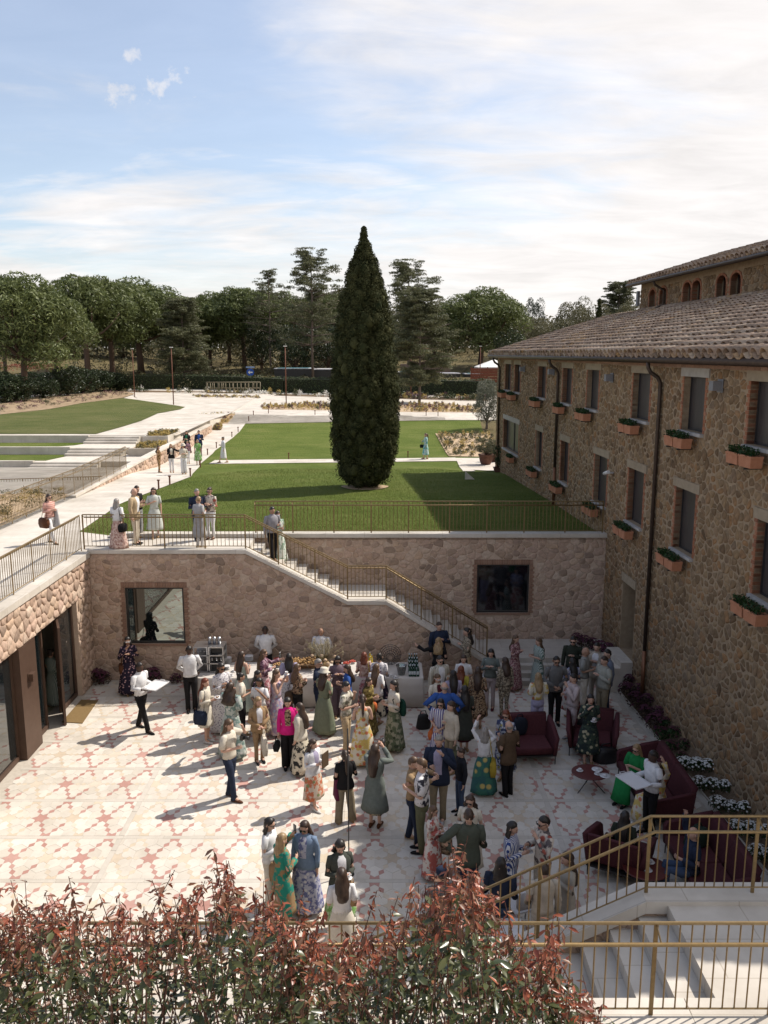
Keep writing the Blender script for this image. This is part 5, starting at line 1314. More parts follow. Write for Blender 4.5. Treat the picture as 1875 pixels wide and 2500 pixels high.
potted(1222, 1152, 1082, 20, .36, .24, 'thin stemmed plant in a low rectangular terracotta planter by the wall', True, pl_c)
potted(1205, 1128, 1080, 18, .34, .5, 'smaller plant in a round pot behind the rectangular planter', pr=pl_c)
# stone wedge marker and little path lights
b = gnd(1137, 1172); m = MB(); m.add([(b.x-.02, b.y, b.z), (b.x+.42, b.y, b.z), (b.x-.02, b.y, b.z+.38), (b.x-.02, b.y+.16, b.z), (b.x+.42, b.y+.16, b.z), (b.x-.02, b.y+.16, b.z+.38)], [(0, 1, 2), (3, 5, 4), (0, 2, 5, 3), (1, 4, 5, 2), (0, 3, 4, 1)])
tag(buildw(m, 'stone_wedge', M_lime), 'small wedge shaped stone at the edge of the shaded lawn', 'stone')
M_rust = mat_noise('rusted_steel', (.11, .045, .028), (.18, .08, .05), 12, .8, .3, .1)
proto = None; bk = {}; ORD = ['first', 'second', 'third', 'fourth', 'fifth', 'sixth', 'seventh', 'eighth', 'ninth', 'tenth', 'last']
for (px, py, lab) in [(*E5(1005, 765), 'path'), (*E5(1075, 735), 'path'), (*E5(1205, 684), 'path'), (*E5(1268, 626), 'path'), (*E5(1314, 548), 'path'), (*E5(1370, 505), 'path'), (*E5(1468, 436), 'path'), (*E5(1507, 402), 'path'), (*E5(1574, 333), 'path'), (*E5(1604, 298), 'path'), (*E6(376, 444), 'mid'), (*E6(1130, 436), 'mid'), (*E6(248, 157), 'far'), (*E6(542, 166), 'far'), (*E6(1245, 170), 'far'), (*E6(1320, 172), 'far'), (*E6(1578, 202), 'far')]:
    p = gnd(px, py)
    if proto is None:
        m = MB(); m.box(-.03, -.03, 0, .03, .03, .36); m.box(-.055, -.04, .36, .055, .04, .41); proto = m.mesh('bollard_light', M_rust)
    bk[lab] = bk.get(lab, 0) + 1; t = meshobj('bollard_light', proto, None, p); d = 'far edge of the lawn' if lab == 'far' else ('crossing path' if lab == 'mid' else 'curved left edge of the lawn')
    tag(t, f'{ORD[bk[lab]-1]} rust bollard light {"from the near end" if lab == "path" else "from the left"} along the {d}', 'bollard', f'bollard lights along the {d}')
# ---- lamp posts, lattice frame, road sign, things beyond the hedge
M_lamp = mat_noise('lamp_glass', (.6, .6, .58), (.7, .7, .68), 3, .3, .4, 0)
for (bx, by, ty, lab) in [(424, 990, 849, 'rust coloured lamp post in front of the hedge, nearest of the left pair'), (329, 971, 852, 'rust coloured lamp post beside the bare slope under the pines'), (699, 992, 846, 'rust coloured lamp post just left of the cypress'), (1003, 968, 847, 'rust coloured lamp post with a side arm right of the cypress'), (1171, 955, 846, 'lamp post at the farmhouse roof corner')]:
    b = gnd(bx, by); h = aty(bx, ty, b.y).z - b.z; t = thing('lamp_post', b, lab, 'lamp post', 'lamp posts in the garden')
    m = MB(); m.tube([(0, 0, 0), (0, 0, h)], .055, 8); m.box(-.16, -.16, 0, .16, .16, .03); m.build('post', M_rust, t)
    m = MB(); m.box(-.17, -.1, h+.001, .17, .1, h+.08); m.build('lamp_head', M_lamp, t)
    if bx == 1003: m = MB(); m.tube([(0, 0, h-.1), (2.2, 0, h-.2)], .04, 6); m.build('arm', M_rust, t)
b0, b1 = gnd(505, 962), gnd(636, 962); d = (b1-b0); L = d.length; h = aty(505, 933, b0.y).z - b0.z; M_lat = mat_plain('beige_lattice_metal', (.22, .185, .12), .6)
t = thing('lattice_frame', b0, 'beige metal lattice frame standing before the hedge across the plaza', 'lattice', rz=math.atan2(d.y, d.x))
for z in (.15, h*.5, h):
    m = MB(); m.tube([(0, 0, z), (L, 0, z)], .05, 4); m.build('rail', M_lat, t)
bar = MB(); bar.tube([(0, 0, 0), (0, 0, h)], .05, 4); bar = bar.mesh('bar', M_lat); sb = MB(); sb.tube([(0, 0, 0), (0, 0, h*.42)], .05, 4); sb = sb.mesh('short_bar', M_lat)
rr = random.Random(4)
for k in range(15): meshobj('bar', bar, t, (L*k/14, 0, 0))
for k in range(20): meshobj('short_bar', sb, t, (L*(k+.5+rr.uniform(-.3, .3))/20, .02, h*(.5 if rr.random() < .6 else .1)))
# round blue arrow sign on a post
sg = gnd(612, 943); sz = aty(612, 909, sg.y).z; t = thing('road_sign', sg, 'round blue road sign with a white arrow above the hedge', 'road sign'); r_ = .55; zc = sz - sg.z
m = MB(); m.tube([(0, .06, 0), (0, .06, zc+.8)], .04, 6); m.build('post', M_lampg, t)
m = MB(); m.tube([(0, 0, zc), (0, .03, zc)], r_, 20, True, False); m.build('disc', mat_plain('sign_blue', (.02, .08, .36), .4, var=.02), t)
m = MB(); m.prism([(-.36, 0), (-.05, .27), (-.05, .09), (.34, .09), (.34, -.09), (-.05, -.09), (-.05, -.27)], 0, .006)
m.v = [(x, -.004-z_, zc+y) for x, y, z_ in m.v]; m.build('arrow', mat_plain('sign_white', (.7, .7, .7), .4, var=.02), t)
m = MB(); m.box(-.62, 0, zc+.62, .62, .03, zc+.84); m.build('plate', mat_plain('sign_pale_blue', (.22, .32, .5), .4, var=.02), t)
# pools, walls, tent and red fence beyond the hedge
M_pool = mat_noise('pool_water', (.14, .34, .40), (.22, .44, .50), 2, .15, .5, .1); M_deck = mat_plain('pale_deck', (.55, .54, .56), .6)
for (px0, px1, py, lab) in [(668, 760, 899, 'light blue pool beyond the hedge left of the cypress'), (762, 828, 901, 'pale covered pool beyond the hedge close to the cypress'), (970, 1022, 908, 'small blue pool beyond the hedge right of the cypress'), (1025, 1125, 911, 'long pale covered pool beyond the hedge'), (1135, 1178, 912, 'blue pool beyond the hedge by the lone stone pine')]:
    d = 134; a, b_ = aty(px0, py, d), aty(px1, py, d); t = thing('pool', ((a.x+b_.x)/2, d, a.z-.6), lab, 'pool', 'pools beyond the hedge')
    m = MB(); m.box(a.x, d, a.z-.12, b_.x, d+5.5, a.z-.02); buildw(m, 'pool_deck', M_deck, t); m = MB(); m.box(a.x+.05, d+.05, a.z-1.6, b_.x-.05, d+5.4, a.z-.202); buildw(m, 'pool_wall', M_dark, t)
    m = MB(); m.box(a.x+.5, d+.4, a.z-.018, b_.x-.5, d+5, a.z+.03); buildw(m, 'pool_surface', M_pool if 'blue' in lab else M_deck, t)
a, b_ = aty(978, 892, 141), aty(1100, 892, 141); m = MB(); m.box(a.x, 141, a.z-3, b_.x, 141.4, a.z+.1); m.box(a.x-.05, 140.9, a.z+.101, b_.x+.05, 141.5, a.z+.22); tag(buildw(m, 'boundary_wall', mat_noise('brown_render', (.17, .12, .095), (.22, .16, .13), 1, .9, .1, .1)), 'low brown rendered wall behind the pools right of the cypress', 'wall')
m = MB(); a = aty(1205, 905, 120)
for k in range(5): m.box(a.x-4.5, 120, a.z-1.6+k*.42, a.x+4, 120.08, a.z-1.25+k*.42)
fo = thing('wooden_fence', (a.x, 120, a.z-1.6), 'red brown board fence between the hedge and the farmhouse', 'fence')
for k in range(5):
    m = MB(); m.box(a.x-3.2, 120, a.z-1.6+k*.40, a.x+4, 120.06, a.z-1.24+k*.40); buildw(m, 'board', mat_noise('red_wood', (.16, .05, .03), (.22, .08, .05), 5, .8, .2, .1), fo)
for k in range(4): m = MB(); m.box(a.x-3.2+k*2.3, 120.062, a.z-2.4, a.x-3.05+k*2.3, 120.16, a.z+.5); buildw(m, 'post', M_rust, fo)
tp = aty(1206, 877, 126); t = thing('gazebo_tent', (tp.x, 126, tp.z-4), 'white pointed gazebo tent behind the red brown fence', 'tent'); w = 2.6
m = MB(); apex = (0, 0, 4.0); q = [(-w, -w, 2.9), (w, -w, 2.9), (w, w, 2.9), (-w, w, 2.9)]; v = [(-w, -w, 2.55), (w, -w, 2.55), (w, w, 2.55), (-w, w, 2.55)]
m.add([apex] + q + v, [(0, 1, 2), (0, 2, 3), (0, 3, 4), (0, 4, 1), (1, 5, 6, 2), (2, 6, 7, 3), (3, 7, 8, 4), (4, 8, 5, 1), (5, 8, 7, 6)]); m.build('canopy', mat_plain('white_canvas', (.72, .70, .68), .8, var=.03), t)
for sx in (-1, 1):
    for sy in (-1, 1): m = MB(); m.tube([(sx*w*.97, sy*w*.97, -.5), (sx*w*.97, sy*w*.97, 2.6)], .06, 6); m.build('leg', M_lampg, t)

# ---- blades on the lawn round the cypress and at its ragged edges
def lawn_blades(n, poly, seed):
    g = np.random.default_rng(seed); x0, x1 = min(p[0] for p in poly), max(p[0] for p in poly); y0, y1 = min(p[1] for p in poly), max(p[1] for p in poly); pts = []
    while len(pts) < n:
        p = (g.uniform(x0, x1), y0 + (y1-y0)*g.random()**1.7)
        if inside(p, poly): pts.append((p[0], p[1], zg(p[1]) - .02))
    P = np.array(pts); D = np.tile([0, -1., .5], (n, 1)); V, Fc = cards(P, D, g.uniform(.016, .034, n), npr, .22, True, .5)
    V = V.reshape(-1, 3, 3); V[:, 2, :2] = V[:, 0, :2]*.5 + V[:, 1, :2]*.5 + g.normal(0, .02, (n, 2)); V[:, 2, 2] = V[:, :2, 2].mean(1) + g.uniform(.03, .075, n)
    tag(meshobj('lawn_blades', fast_mesh('lawn_blades', V.reshape(-1, 3), Fc, mat_leaf('grass_blades', (.075, .112, .018), (.19, .21, .055), trans=.3, scale=.5), npr.random(len(Fc)))), kind='stuff')
lp = [(x + .1, y) for x, y in PATHR if y > 25.6]
lawnpoly = [(-7.2, 25.75), (fx(25.8)-.1, 25.75), (fx(41)-.1, 41), (3, 46.5), (-6, 46.5)] + [p for p in lp[::-1] if p[1] < 46]
lawn_blades(90000, lawnpoly, 8)
# ================================================================ furniture and things in the courtyard
M_cloth = mat_noise('table_linen', (.50, .46, .42), (.56, .52, .475), 5, .9, .15, .15)
M_burg = mat_noise('burgundy_upholstery', (.062, .017, .021), (.088, .025, .029), 25, .8, .2, .15)
M_burgt = mat_plain('burgundy_lacquer', (.10, .022, .020), .35, .5)
M_steel = mat_plain('steel', (.42, .42, .43), .3, .5, .9, var=.05); M_chin = mat_noise('white_china_ware', (.62, .61, .61), (.68, .67, .67), 3, .35, .4, 0)
M_bott = mat_plain('green_bottle_glass', (.010, .045, .030), .12, .6); M_labl = mat_plain('bottle_label', (.45, .50, .52), .6); M_clr = mat_glass('clear_glass', (.5, .5, .5), .05, .8)
TZ = .85
NTH = ['first', 'second', 'third', 'fourth', 'fifth', 'sixth', 'seventh', 'eighth', 'ninth', 'tenth', 'eleventh', 'twelfth', 'thirteenth', 'fourteenth', 'fifteenth', 'sixteenth', 'last']
CUPL = ['white cup and saucer next to the low plate stack', 'white cup and saucer behind the low plate stack', 'white cup and saucer at the front edge of the left buffet table', 'white cup and saucer right of the low plate stack', 'lone white cup and saucer left of the carafe', 'lone white cup and saucer left of the pastry boards', 'white cup and saucer beside the white bowls', 'left white cup and saucer in front of the wire basket', 'right white cup and saucer in front of the ice bucket']
def rrect(w, d, r, z, k=6, rip=0.0):
    out = []
    for cx, cy, a0 in ((w-r, d-r, 0), (-w+r, d-r, 90), (-w+r, -d+r, 180), (w-r, -d+r, 270)):
        for i in range(k+1):
            a = R(a0 + 90*i/k); out.append((cx + r*math.cos(a), cy + r*math.sin(a), z))
    return out
tabx = [(-5.02, -3.02), (-3.0, -1.0), (-.98, 1.07)]; tlab = ['left buffet table with a pale linen cloth, beside the coffee machine', 'middle buffet table with a pale linen cloth and the flower arrangement', 'right buffet table with a pale linen cloth and green bottles']
for (x0, x1), lb in zip(tabx, tlab):
    t = thing('buffet_table', ((x0+x1)/2, 22.02, 0), lb, 'table', 'buffet tables'); w, d = (x1-x0)/2 - .01, .60; m = MB()
    ring = lambda z, gr, am: [(x*(1+gr/w), y*(1+gr/d) + am*math.sin(x*9), z) for x, y, _ in [(q[0] + am*math.sin(q[1]*9 + q[0]*5), q[1], 0) for q in rrect(w, d, .06, 0)]]
    m.loft([ring(TZ, -.02, 0), ring(TZ-.012, 0, 0), ring(TZ-.25, .008, .004), ring(.45, .02, .012), ring(.03, .035, .02)][::-1]); m.build('tablecloth', M_cloth, t)
    lg = MB()
    for sx in (-1, 1):
        for sy in (-1, 1): lg.box(sx*(w-.15)-.02, sy*.45-.02, 0, sx*(w-.15)+.02, sy*.45+.02, .8)
    lg.build('leg', M_steel, t)
def on(px, py, z=TZ): return atz(px, py, z)
# coffee machine: two open metal bays, shelves, group heads, cups on top
p = on(506, 1652); t = thing('coffee_machine', (p.x, 22.05, TZ), 'chrome coffee machine with two open bays at the left end of the buffet', 'coffee machine')
for nm, x0, x1 in (('bay', -.42, -.03), ('bay', -.01, .40)):
    m = MB()
    for (xx, yy) in ((x0, -.24), (x1-.03, -.24), (x0, .24), (x1-.03, .24)): m.box(xx, yy, 0, xx+.03, yy+.03, .70)
    for z in (.01, .24, .47, .70): m.box(x0, -.24, z, x1, .27, z+.025)
    m.box(x0+.03, .24, .03, x1-.03, .255, .70); m.build(nm, M_steel, t)
m = MB(); m.box(.03, -.1, .27, .36, .22, .46); m.box(.03, -.1, .50, .36, .22, .69); m.box(.03, -.05, .04, .36, .22, .23); m.build('boiler', M_dark, t)
for k in range(3): m = MB(); m.tube([(.08+k*.12, -.1, .40), (.08+k*.12, -.2, .40), (.08+k*.12, -.21, .33)], .018, 6); m.build('spout', M_steel, t)
for k in range(5): m = MB(); m.lathe([(.02, 0), (.035, .05), (.03, .05), (.02, .01)], (-.34+k*.06, 0, .265 + (.23 if k % 2 else 0)), 8); m.build('cup', M_chin, t)
for k in range(3): m = MB(); m.lathe([(.05, 0), (.05, .16), (.04, .17), (.02, .2)], (-.02+k*.13, .05, .727), 10); m.build('jug', M_steel, t)
def stack(px, py, n, r_, lab, mat=None):
    q = on(px, py); t = thing('plate_stack', (q.x, q.y, TZ), lab, 'plates', 'crockery on the buffet')
    for k in range(n): m = MB(); m.lathe([(r_*.6, 0), (r_, .014), (r_, .018), (r_*.6, .006)], (0, 0, .002 + k*.017), 14); m.build('plate', mat or M_chin, t)
stack(542, 1626, 12, .11, 'tall stack of white plates right of the coffee machine'); stack(556, 1618, 9, .11, 'second stack of white plates right of the coffee machine'); stack(553, 1634, 6, .10, 'low stack of white plates at the front of the left buffet table'); stack(608, 1612, 8, .12, 'stack of white bowls at the back of the left buffet table')
def bowl(px, py, r_, lab, mat, fm, n=14):
    q = on(px, py); t = thing('food_dish', (q.x, q.y, TZ), lab, 'dish', 'dishes of food on the buffet'); m = MB(); m.lathe([(r_*.5, 0), (r_, .05), (r_*.96, .05), (r_*.5, .012)], n=14); m.build('dish', mat, t); rr_ = random.Random(int(px)); 
    for k in range(n):
        a = k*2.4; d = r_*.8*math.sqrt(k/n); m = MB(); m.lathe([(.004, 0), (.026, .012), (.024, .035), (.004, .045)], (d*math.cos(a), d*math.sin(a), .03+rr_.uniform(0, .02)), 7); m.build('morsel', fm, t)
M_past = mat_noise('pastry', (.34, .19, .07), (.50, .32, .14), 30, .7, .2, .2); M_toma = mat_plain('red_fruit', (.42, .05, .025), .4, .5); M_wood = mat_noise('serving_wood', (.17, .10, .05), (.26, .165, .09), 7, .7, .2, .1, sc3=(1, 6, 1))
for px, lb in ((722, 'left pastry board piled with golden pastries'), (741, 'middle pastry board piled with golden pastries'), (762, 'right pastry board piled with golden pastries')):
    q = on(px, 1628); t = thing('pastry_board', (q.x, 22.15, TZ), lb, 'pastries', 'pastry boards on the buffet'); m = MB(); m.box(-.12, -.24, .16, .12, .24, .18); m.box(-.1, -.03, 0, .1, .03, .159); m.build('board', M_wood, t); rr_ = random.Random(px)
    for k in range(22): m = MB(); x, y = rr_.uniform(-.1, .1), rr_.uniform(-.21, .21); m.lathe([(.005, 0), (.035, .012), (.03, .04), (.006, .06)], (x, y, .182 + (.03 if k % 3 == 0 else 0)), 7); m.build('pastry', M_past, t)
bowl(846, 1623, .13, 'round dish of red fruit on the right buffet table', M_chin, M_toma); bowl(860, 1619, .11, 'small dish of red fruit on the right buffet table', M_chin, M_toma); bowl(676, 1614, .12, 'dish with strawberries at the back of the middle buffet table', M_chin, M_toma); bowl(677, 1626, .16, 'silver bowl of small snacks on the middle buffet table', M_steel, M_past)
q = on(684, 1620); m = MB(); m.lathe([(.05, 0), (.06, .02), (.06, .12), (.025, .2), (.022, .27), (.03, .29)], n=12); t = thing('carafe', (q.x, q.y, TZ), 'clear glass carafe on the middle buffet table', 'carafe'); m.build('glass', M_clr, t); m = MB(); m.lathe([(.022, .291), (.025, .33), (.01, .34)], n=8); m.build('stopper', M_steel, t)
# dried flower arrangement
q = on(792, 1626); t = thing('flower_arrangement', (q.x, 22.2, TZ), 'large arrangement of dried grasses and pale roses in a low vase', 'flowers'); m = MB(); m.lathe([(.09, 0), (.16, .06), (.14, .16), (.12, .17)], n=14); m.build('vase', mat_plain('ochre_vase', (.28, .19, .09), .5), t)
g_ = np.random.default_rng(5); m = MB(); tips = []
for k in range(60):
    a = g_.uniform(0, 6.28); r_ = g_.uniform(.08, .55); z = g_.uniform(.35, .72)*(1.1-.4*r_); e = Vector((r_*math.cos(a), r_*math.sin(a)*.8, z+.1)); m.tube([(0, 0, .12), e*.5 + Vector((0, 0, .1)), e], [.006, .004, .003], 3); tips.append(e)
m.build('stem', mat_plain('dry_stem', (.25, .21, .11), .9), t)
P_, D_ = [], []
for e in tips: a, b = clump_pts(np.array(e) - np.array((0, 0, .05)), np.array((.04, .04, .09)), 34, .6, .2); P_.append(a); D_.append(b)
meshobj('grass_plumes', foliage_mesh('grass_plumes', mat_leaf('dry_plumes', (.24, .21, .12), (.46, .40, .27), scale=20), np.concatenate(P_), np.concatenate(D_), .018, .3), t)
for k in range(7): m = MB(); m.lathe([(.01, -.03), (.05, -.01), (.055, .02), (.03, .045), (.005, .05)], ((-.2, .22, .05, -.05, .3, -.32, .12)[k], (-.2, -.16, -.25, -.18, -.05, -.05, -.2)[k], (.22, .2, .3, .4, .33, .35, .18)[k]), 9); m.build('rose', mat_plain('pale_rose', (.50, .36, .24), .8), t)
# row of yellow juice bottles, ice bucket, basket, wine bottles
mb_ = MB(); mb_.lathe([(.033, 0), (.036, .02), (.036, .14), (.016, .20), (.015, .24)], n=9); me_b = mb_.mesh('glass', mat_plain('yellow_juice', (.50, .36, .03), .15, .6)); mc = MB(); mc.lathe([(.017, .241), (.017, .265), (.004, .267)], n=8); me_c = mc.mesh('cap', M_steel)
for k in range(7):
    q = on(903 + (k % 2)*4, 1614 + k*5.4); t = thing('juice_bottle', (q.x, q.y, TZ), f'{NTH[k]} small yellow juice bottle in its row, counted from the wall side', 'bottle', 'yellow juice bottles on the buffet'); meshobj('glass', me_b, t); meshobj('cap', me_c, t)
q = on(980, 1646); t = thing('ice_bucket', (q.x, q.y, TZ), 'clear ice bucket on the right buffet table', 'ice bucket'); m = MB(); m.lathe([(.10, 0), (.145, .25), (.155, .26), (.14, .25), (.095, .01)], n=16); m.build('bucket', M_clr, t)
for k in range(14): m = MB(); a = k*2.4; m.box(.07*math.cos(a)-.02, .07*math.sin(a)-.02, .08+k*.008, .07*math.cos(a)+.02, .07*math.sin(a)+.02, .12+k*.008); m.build('ice', M_chin, t)
q = on(953, 1640); t = thing('wire_basket', (q.x, 22.2, TZ), 'dark round wire basket standing on its edge behind the ice bucket', 'basket'); m = MB()
for k in range(5): m.tube([(math.cos(a)*(.12+.045*k), .05*k, .30 + math.sin(a)*(.12+.045*k)) for a in np.arange(0, 6.5, .35)], .008, 4)
m.build('ring', M_dark, t); m = MB()
for k in range(18): a = k*.349; m.tube([(math.cos(a)*.06, -.05, .30+math.sin(a)*.06), (math.cos(a)*.30, .2, .30+math.sin(a)*.30)], .007, 4)
m.build('spoke', M_dark, t)
wb = MB(); wb.lathe([(.036, 0), (.039, .02), (.039, .19), (.016, .26), (.014, .32), (.016, .33)], n=10); w1 = wb.mesh('glass', M_bott); wb = MB(); wb.lathe([(.0395, .06), (.0402, .062), (.0402, .15), (.0395, .152)], n=10); w2 = wb.mesh('label', M_labl); wb = MB(); wb.lathe([(.0165, .29), (.0175, .331), (.004, .335)], n=8); w3 = wb.mesh('cap', M_labl)
rr_ = random.Random(9)
for j in range(4):
    for k in range(4):
        b = on(1001 + k*6.3 - j*.8, 1651 - j*9.5); t = thing('water_bottle', (b.x + rr_.uniform(-.01, .01), b.y, TZ), f'green bottle in the {NTH[j]} row from the front, {NTH[k]} from the left', 'bottle', 'green bottles on the buffet')
        for nm, me in (('glass', w1), ('label', w2), ('cap', w3)): meshobj(nm, me, t)
for k, (px, py) in enumerate([(570, 1640), (579, 1632), (565, 1650), (590, 1645), (662, 1632), (705, 1640), (600, 1629), (955, 1652), (966, 1656)]):
    q = on(px, py); t = thing('cup_and_saucer', (q.x, q.y, TZ), CUPL[k], 'cup', 'white cups set out on the buffet'); m = MB(); m.lathe([(.03, 0), (.07, .01), (.072, .014), (.03, .006)], n=10); m.build('saucer', M_chin, t); m = MB(); m.lathe([(.02, .01), (.035, .05), (.038, .065), (.033, .065), (.02, .02)], n=10); m.build('cup', M_chin, t)
# ---- burgundy armchairs, sofas and tables
def seat_unit(w, loc, rz, label, name, cat, sofa=False, d=.92, bh=.86):
    t = thing(name, loc, label, cat, 'burgundy outdoor seating', rz); sh = .43; k = w/2
    def pad(nm, pts, th, n):       # a padded slab: outline pts (closed, in a plane), thickness vector th
        m = MB(); th = Vector(th); c = sum((Vector(p) for p in pts), Vector())/len(pts); rings = []
        for f, s_ in ((0, .93), (.12, 1), (.88, 1), (1, .93)): rings.append([c + (Vector(p)-c)*s_ + th*f for p in pts])
        m.loft(rings[::n]); m.build(nm, M_burg, t)
    nseat = 2 if sofa else 1
    for i in range(nseat):
        a, b = -k+.1 + (w-.2)*i/nseat + .004, -k+.1 + (w-.2)*(i+1)/nseat - .004
        pad('seat_cushion', [(a, -d/2, sh-.17), (b, -d/2, sh-.17), (b, d/2-.2, sh-.17), (a, d/2-.2, sh-.17)], (0, 0, .17), 1)
    for i in range(nseat):
        a, b = -k+.03 + (w-.06)*i/nseat + .003, -k+.03 + (w-.06)*(i+1)/nseat - .003
        pad('backrest', [(a, d/2-.20, .24), (b, d/2-.20, .24), (b, d/2-.02, bh), (a, d/2-.02, bh)], (0, .13, .03), 1)
    for sx in (-1, 1): pad('armrest', [(sx*(k-.09), -d/2, .24), (sx*(k-.09), d/2, .24), (sx*(k-.0), d/2+.02, bh-.03), (sx*(k-.0), d/2-.28, bh-.09), (sx*(k-.02), -d/2+.05, .62), (sx*(k-.05), -d/2, .56)], (sx*.10, 0, 0), 1 if sx > 0 else 1)
    m = MB(); m.box(-k, -d/2+.03, .20, k, d/2, .235); m.build('frame', M_dark, t)
    for sx in (-1, 1):
        for sy in (-1, 1): m = MB(); m.tube([(sx*(k-.02), sy*(d/2-.05), 0), (sx*(k-.02), sy*(d/2-.05), .22)], .012, 6); m.build('leg', M_dark, t)
    return t
q = atz(1352, 1868); seat_unit(1.06, (q.x-.50, q.y+.42, 0), R(4), 'burgundy armchair facing the camera with a dark jacket on its seat', 'armchair', 'armchair')
q = atz(1396, 1849); seat_unit(1.06, (q.x+.55, q.y+.36, 0), R(-14), 'burgundy armchair behind the woman in the dark flowered dress', 'armchair', 'armchair')
seat_unit(2.2, (5.70, 16.6, 0), R(-90), 'long burgundy sofa along the flower bed where the woman in green sits', 'sofa', 'sofa', True)
seat_unit(1.95, (5.78, 13.75, 0), R(-90), 'long burgundy sofa behind the near railing, closest to the camera', 'sofa', 'sofa', True)
seat_unit(1.0, (xat(1519, 14.05, .5), 14.15, 0), R(150), 'burgundy armchair with the woman in green sweater, seen through the railing', 'armchair', 'armchair')
def low_table(px, py, r_, lab, items):
    q = atz(px, py, .42); t = thing('coffee_table', (q.x, q.y, 0), lab, 'table', 'burgundy coffee tables'); m = MB(); m.lathe([(r_*.97, .395), (r_, .40), (r_, .415), (r_*.97, .42)], n=28, sx=1.12, sy=1.0); m.build('table_top', M_burgt, t)
    for k in range(3): a = R(90+120*k); m = MB(); m.tube([(math.cos(a)*r_*.95, math.sin(a)*r_*.95, 0), (-math.cos(a)*r_*.3, -math.sin(a)*r_*.3, .394)], .010, 6); m.build('leg', M_dark, t)
    for (dx, dy, kind, lb) in items:
        c = thing('coffee_cup' if kind == 'cup' else 'plate', (q.x+dx, q.y+dy, .42), lb, 'cup' if kind == 'cup' else 'plate')
        m = MB(); r2 = .075 if kind == 'cup' else .12; m.lathe([(r2*.5, 0), (r2, .014), (r2, .018), (r2*.5, .008)], n=14); m.build('saucer' if kind == 'cup' else 'dish', M_chin, c); m = MB()
        if kind == 'cup': m.lathe([(.02, .008), (.034, .04), (.038, .06), (.033, .06), (.02, .02)], n=10)
        else: m.lathe([(.01, .008), (.05, .014), (.045, .04), (.01, .05)], n=9)
        m.build('cup' if kind == 'cup' else 'napkin', M_chin, c)
low_table(1441, 1884, .36, 'round burgundy coffee table in the open between the armchairs and sofa', [(-.22, .03, 'cup', 'white cup at the left of the open coffee table'), (.17, .08, 'plate', 'white plate with a napkin on the open coffee table'), (.13, -.12, 'cup', 'white cup in front of the plate on the open coffee table'), (.27, -.2, 'plate', 'small white plate at the right rim of the open coffee table')])
low_table(1578, 2118, .37, 'round burgundy coffee table behind the near railing', [(-.14, .14, 'plate', 'white plate on the coffee table behind the railing'), (.12, .14, 'cup', 'white cup on the coffee table behind the railing'), (0, -.1, 'cup', 'front white cup on the coffee table behind the railing')])
M_blkl = mat_plain('black_leather', (.013, .012, .013), .45, .4)
def soft_bag(loc, rz, w, d, h, lab, mat, name='bag', lump=.12):
    t = thing(name, loc, lab, 'bag', None, rz); r_ = random.Random(int(loc[0]*100)); m = MB()
    m.loft([[(math.cos(a)*w/2*k*(1+lump*math.sin(3*a+z*9)), math.sin(a)*d/2*k*(1+lump*math.cos(2*a)), z) for a in [2*math.pi*j/14 for j in range(14)]] for z, k in ((0, .92), (.04, 1.02), (h*.4, 1), (h*.75, .86), (h*.95, .66), (h, .4))]); m.build('bag_body', mat, t)
    m = MB(); m.tube([(-w*.25, 0, h*.9), (-w*.15, 0, h*1.2), (w*.15, 0, h*1.22), (w*.25, 0, h*.9)], .014, 5); m.build('strap', mat, t)
q = atz(1478, 1858); soft_bag((q.x, q.y, 0), .2, .62, .42, .36, 'big black bag on the floor beside the armchair', M_blkl)
q = atz(1033, 1779); soft_bag((q.x, q.y, 0), .1, .36, .18, .40, 'black tote bag standing on the floor near the right buffet table', M_blkl)
q = atz(1300, 1868); soft_bag((q.x-.2, q.y+.75, .435), .4, .40, .30, .40, 'dark navy jacket bundled on the burgundy armchair', mat_plain('dark_navy_cloth', (.012, .015, .025), .9), 'bundled_jacket', .2)
q = atz(1420, 1800); soft_bag((q.x, q.y - .15, .435), 1.0, .44, .36, .30, 'black cloth bundle on the armchair behind the drinking woman', M_blkl, 'cloth_bundle', .2)
q = (5.8, 14.3, .435); soft_bag(q, .4, .46, .36, .34, 'dark green and white bundle on the near burgundy sofa', mat_plain('dark_green_cloth', (.02, .035, .025), .9), 'cloth_bundle', .2)
# thin pole, white table and chair, beige pillar at the right
b = atz(852, 2135); m = MB(); m.tube([(0, 0, 0), (0, 0, 2.86)], .012, 6); t = thing('thin_pole', b, 'thin black pole standing in the courtyard just above the red hedge', 'pole'); m.build('rod', M_dark, t); m = MB(); m.lathe([(.10, 0), (.10, .012), (.03, .02)], n=12); m.build('foot', M_dark, t)
q = atz(1283, 2318, .0); t = thing('white_chair', (q.x, q.y+.5, 0), 'white moulded chair below the near railing', 'chair', rz=R(200)); m = MB()
m.loft([[(x*.21*k, y, z) for x, y in ((-1, -.012), (1, -.012), (1, .012), (-1, .012))] for z, k in ((.5, .8), (.56, 1), (.74, 1), (.82, .7))]); m.v = [(a, b_ + .2, c) for a, b_, c in m.v]; m.build('backrest', M_chin, t)
m = MB(); m.box(-.21, -.2, .43, .21, .2, .46); m.build('seat', M_chin, t)
for sx in (-1, 1):
    for sy in (-1, 1): m = MB(); m.tube([(sx*.18, sy*.17, .43), (sx*.2, sy*.2, 0)], .012, 5); m.build('leg', M_steel, t)
q = atz(1250, 2290, .74); t = thing('white_table', (q.x-.15, q.y+.1, 0), 'white square table below the near railing', 'table'); m = MB(); m.box(-.35, -.35, .72, .35, .35, .745); m.build('table_top', M_chin, t); m = MB(); m.tube([(0, 0, 0), (0, 0, .72)], .03, 8); m.lathe([(.22, 0), (.22, .015), (.03, .03)], n=14); m.build('pedestal', M_steel, t)
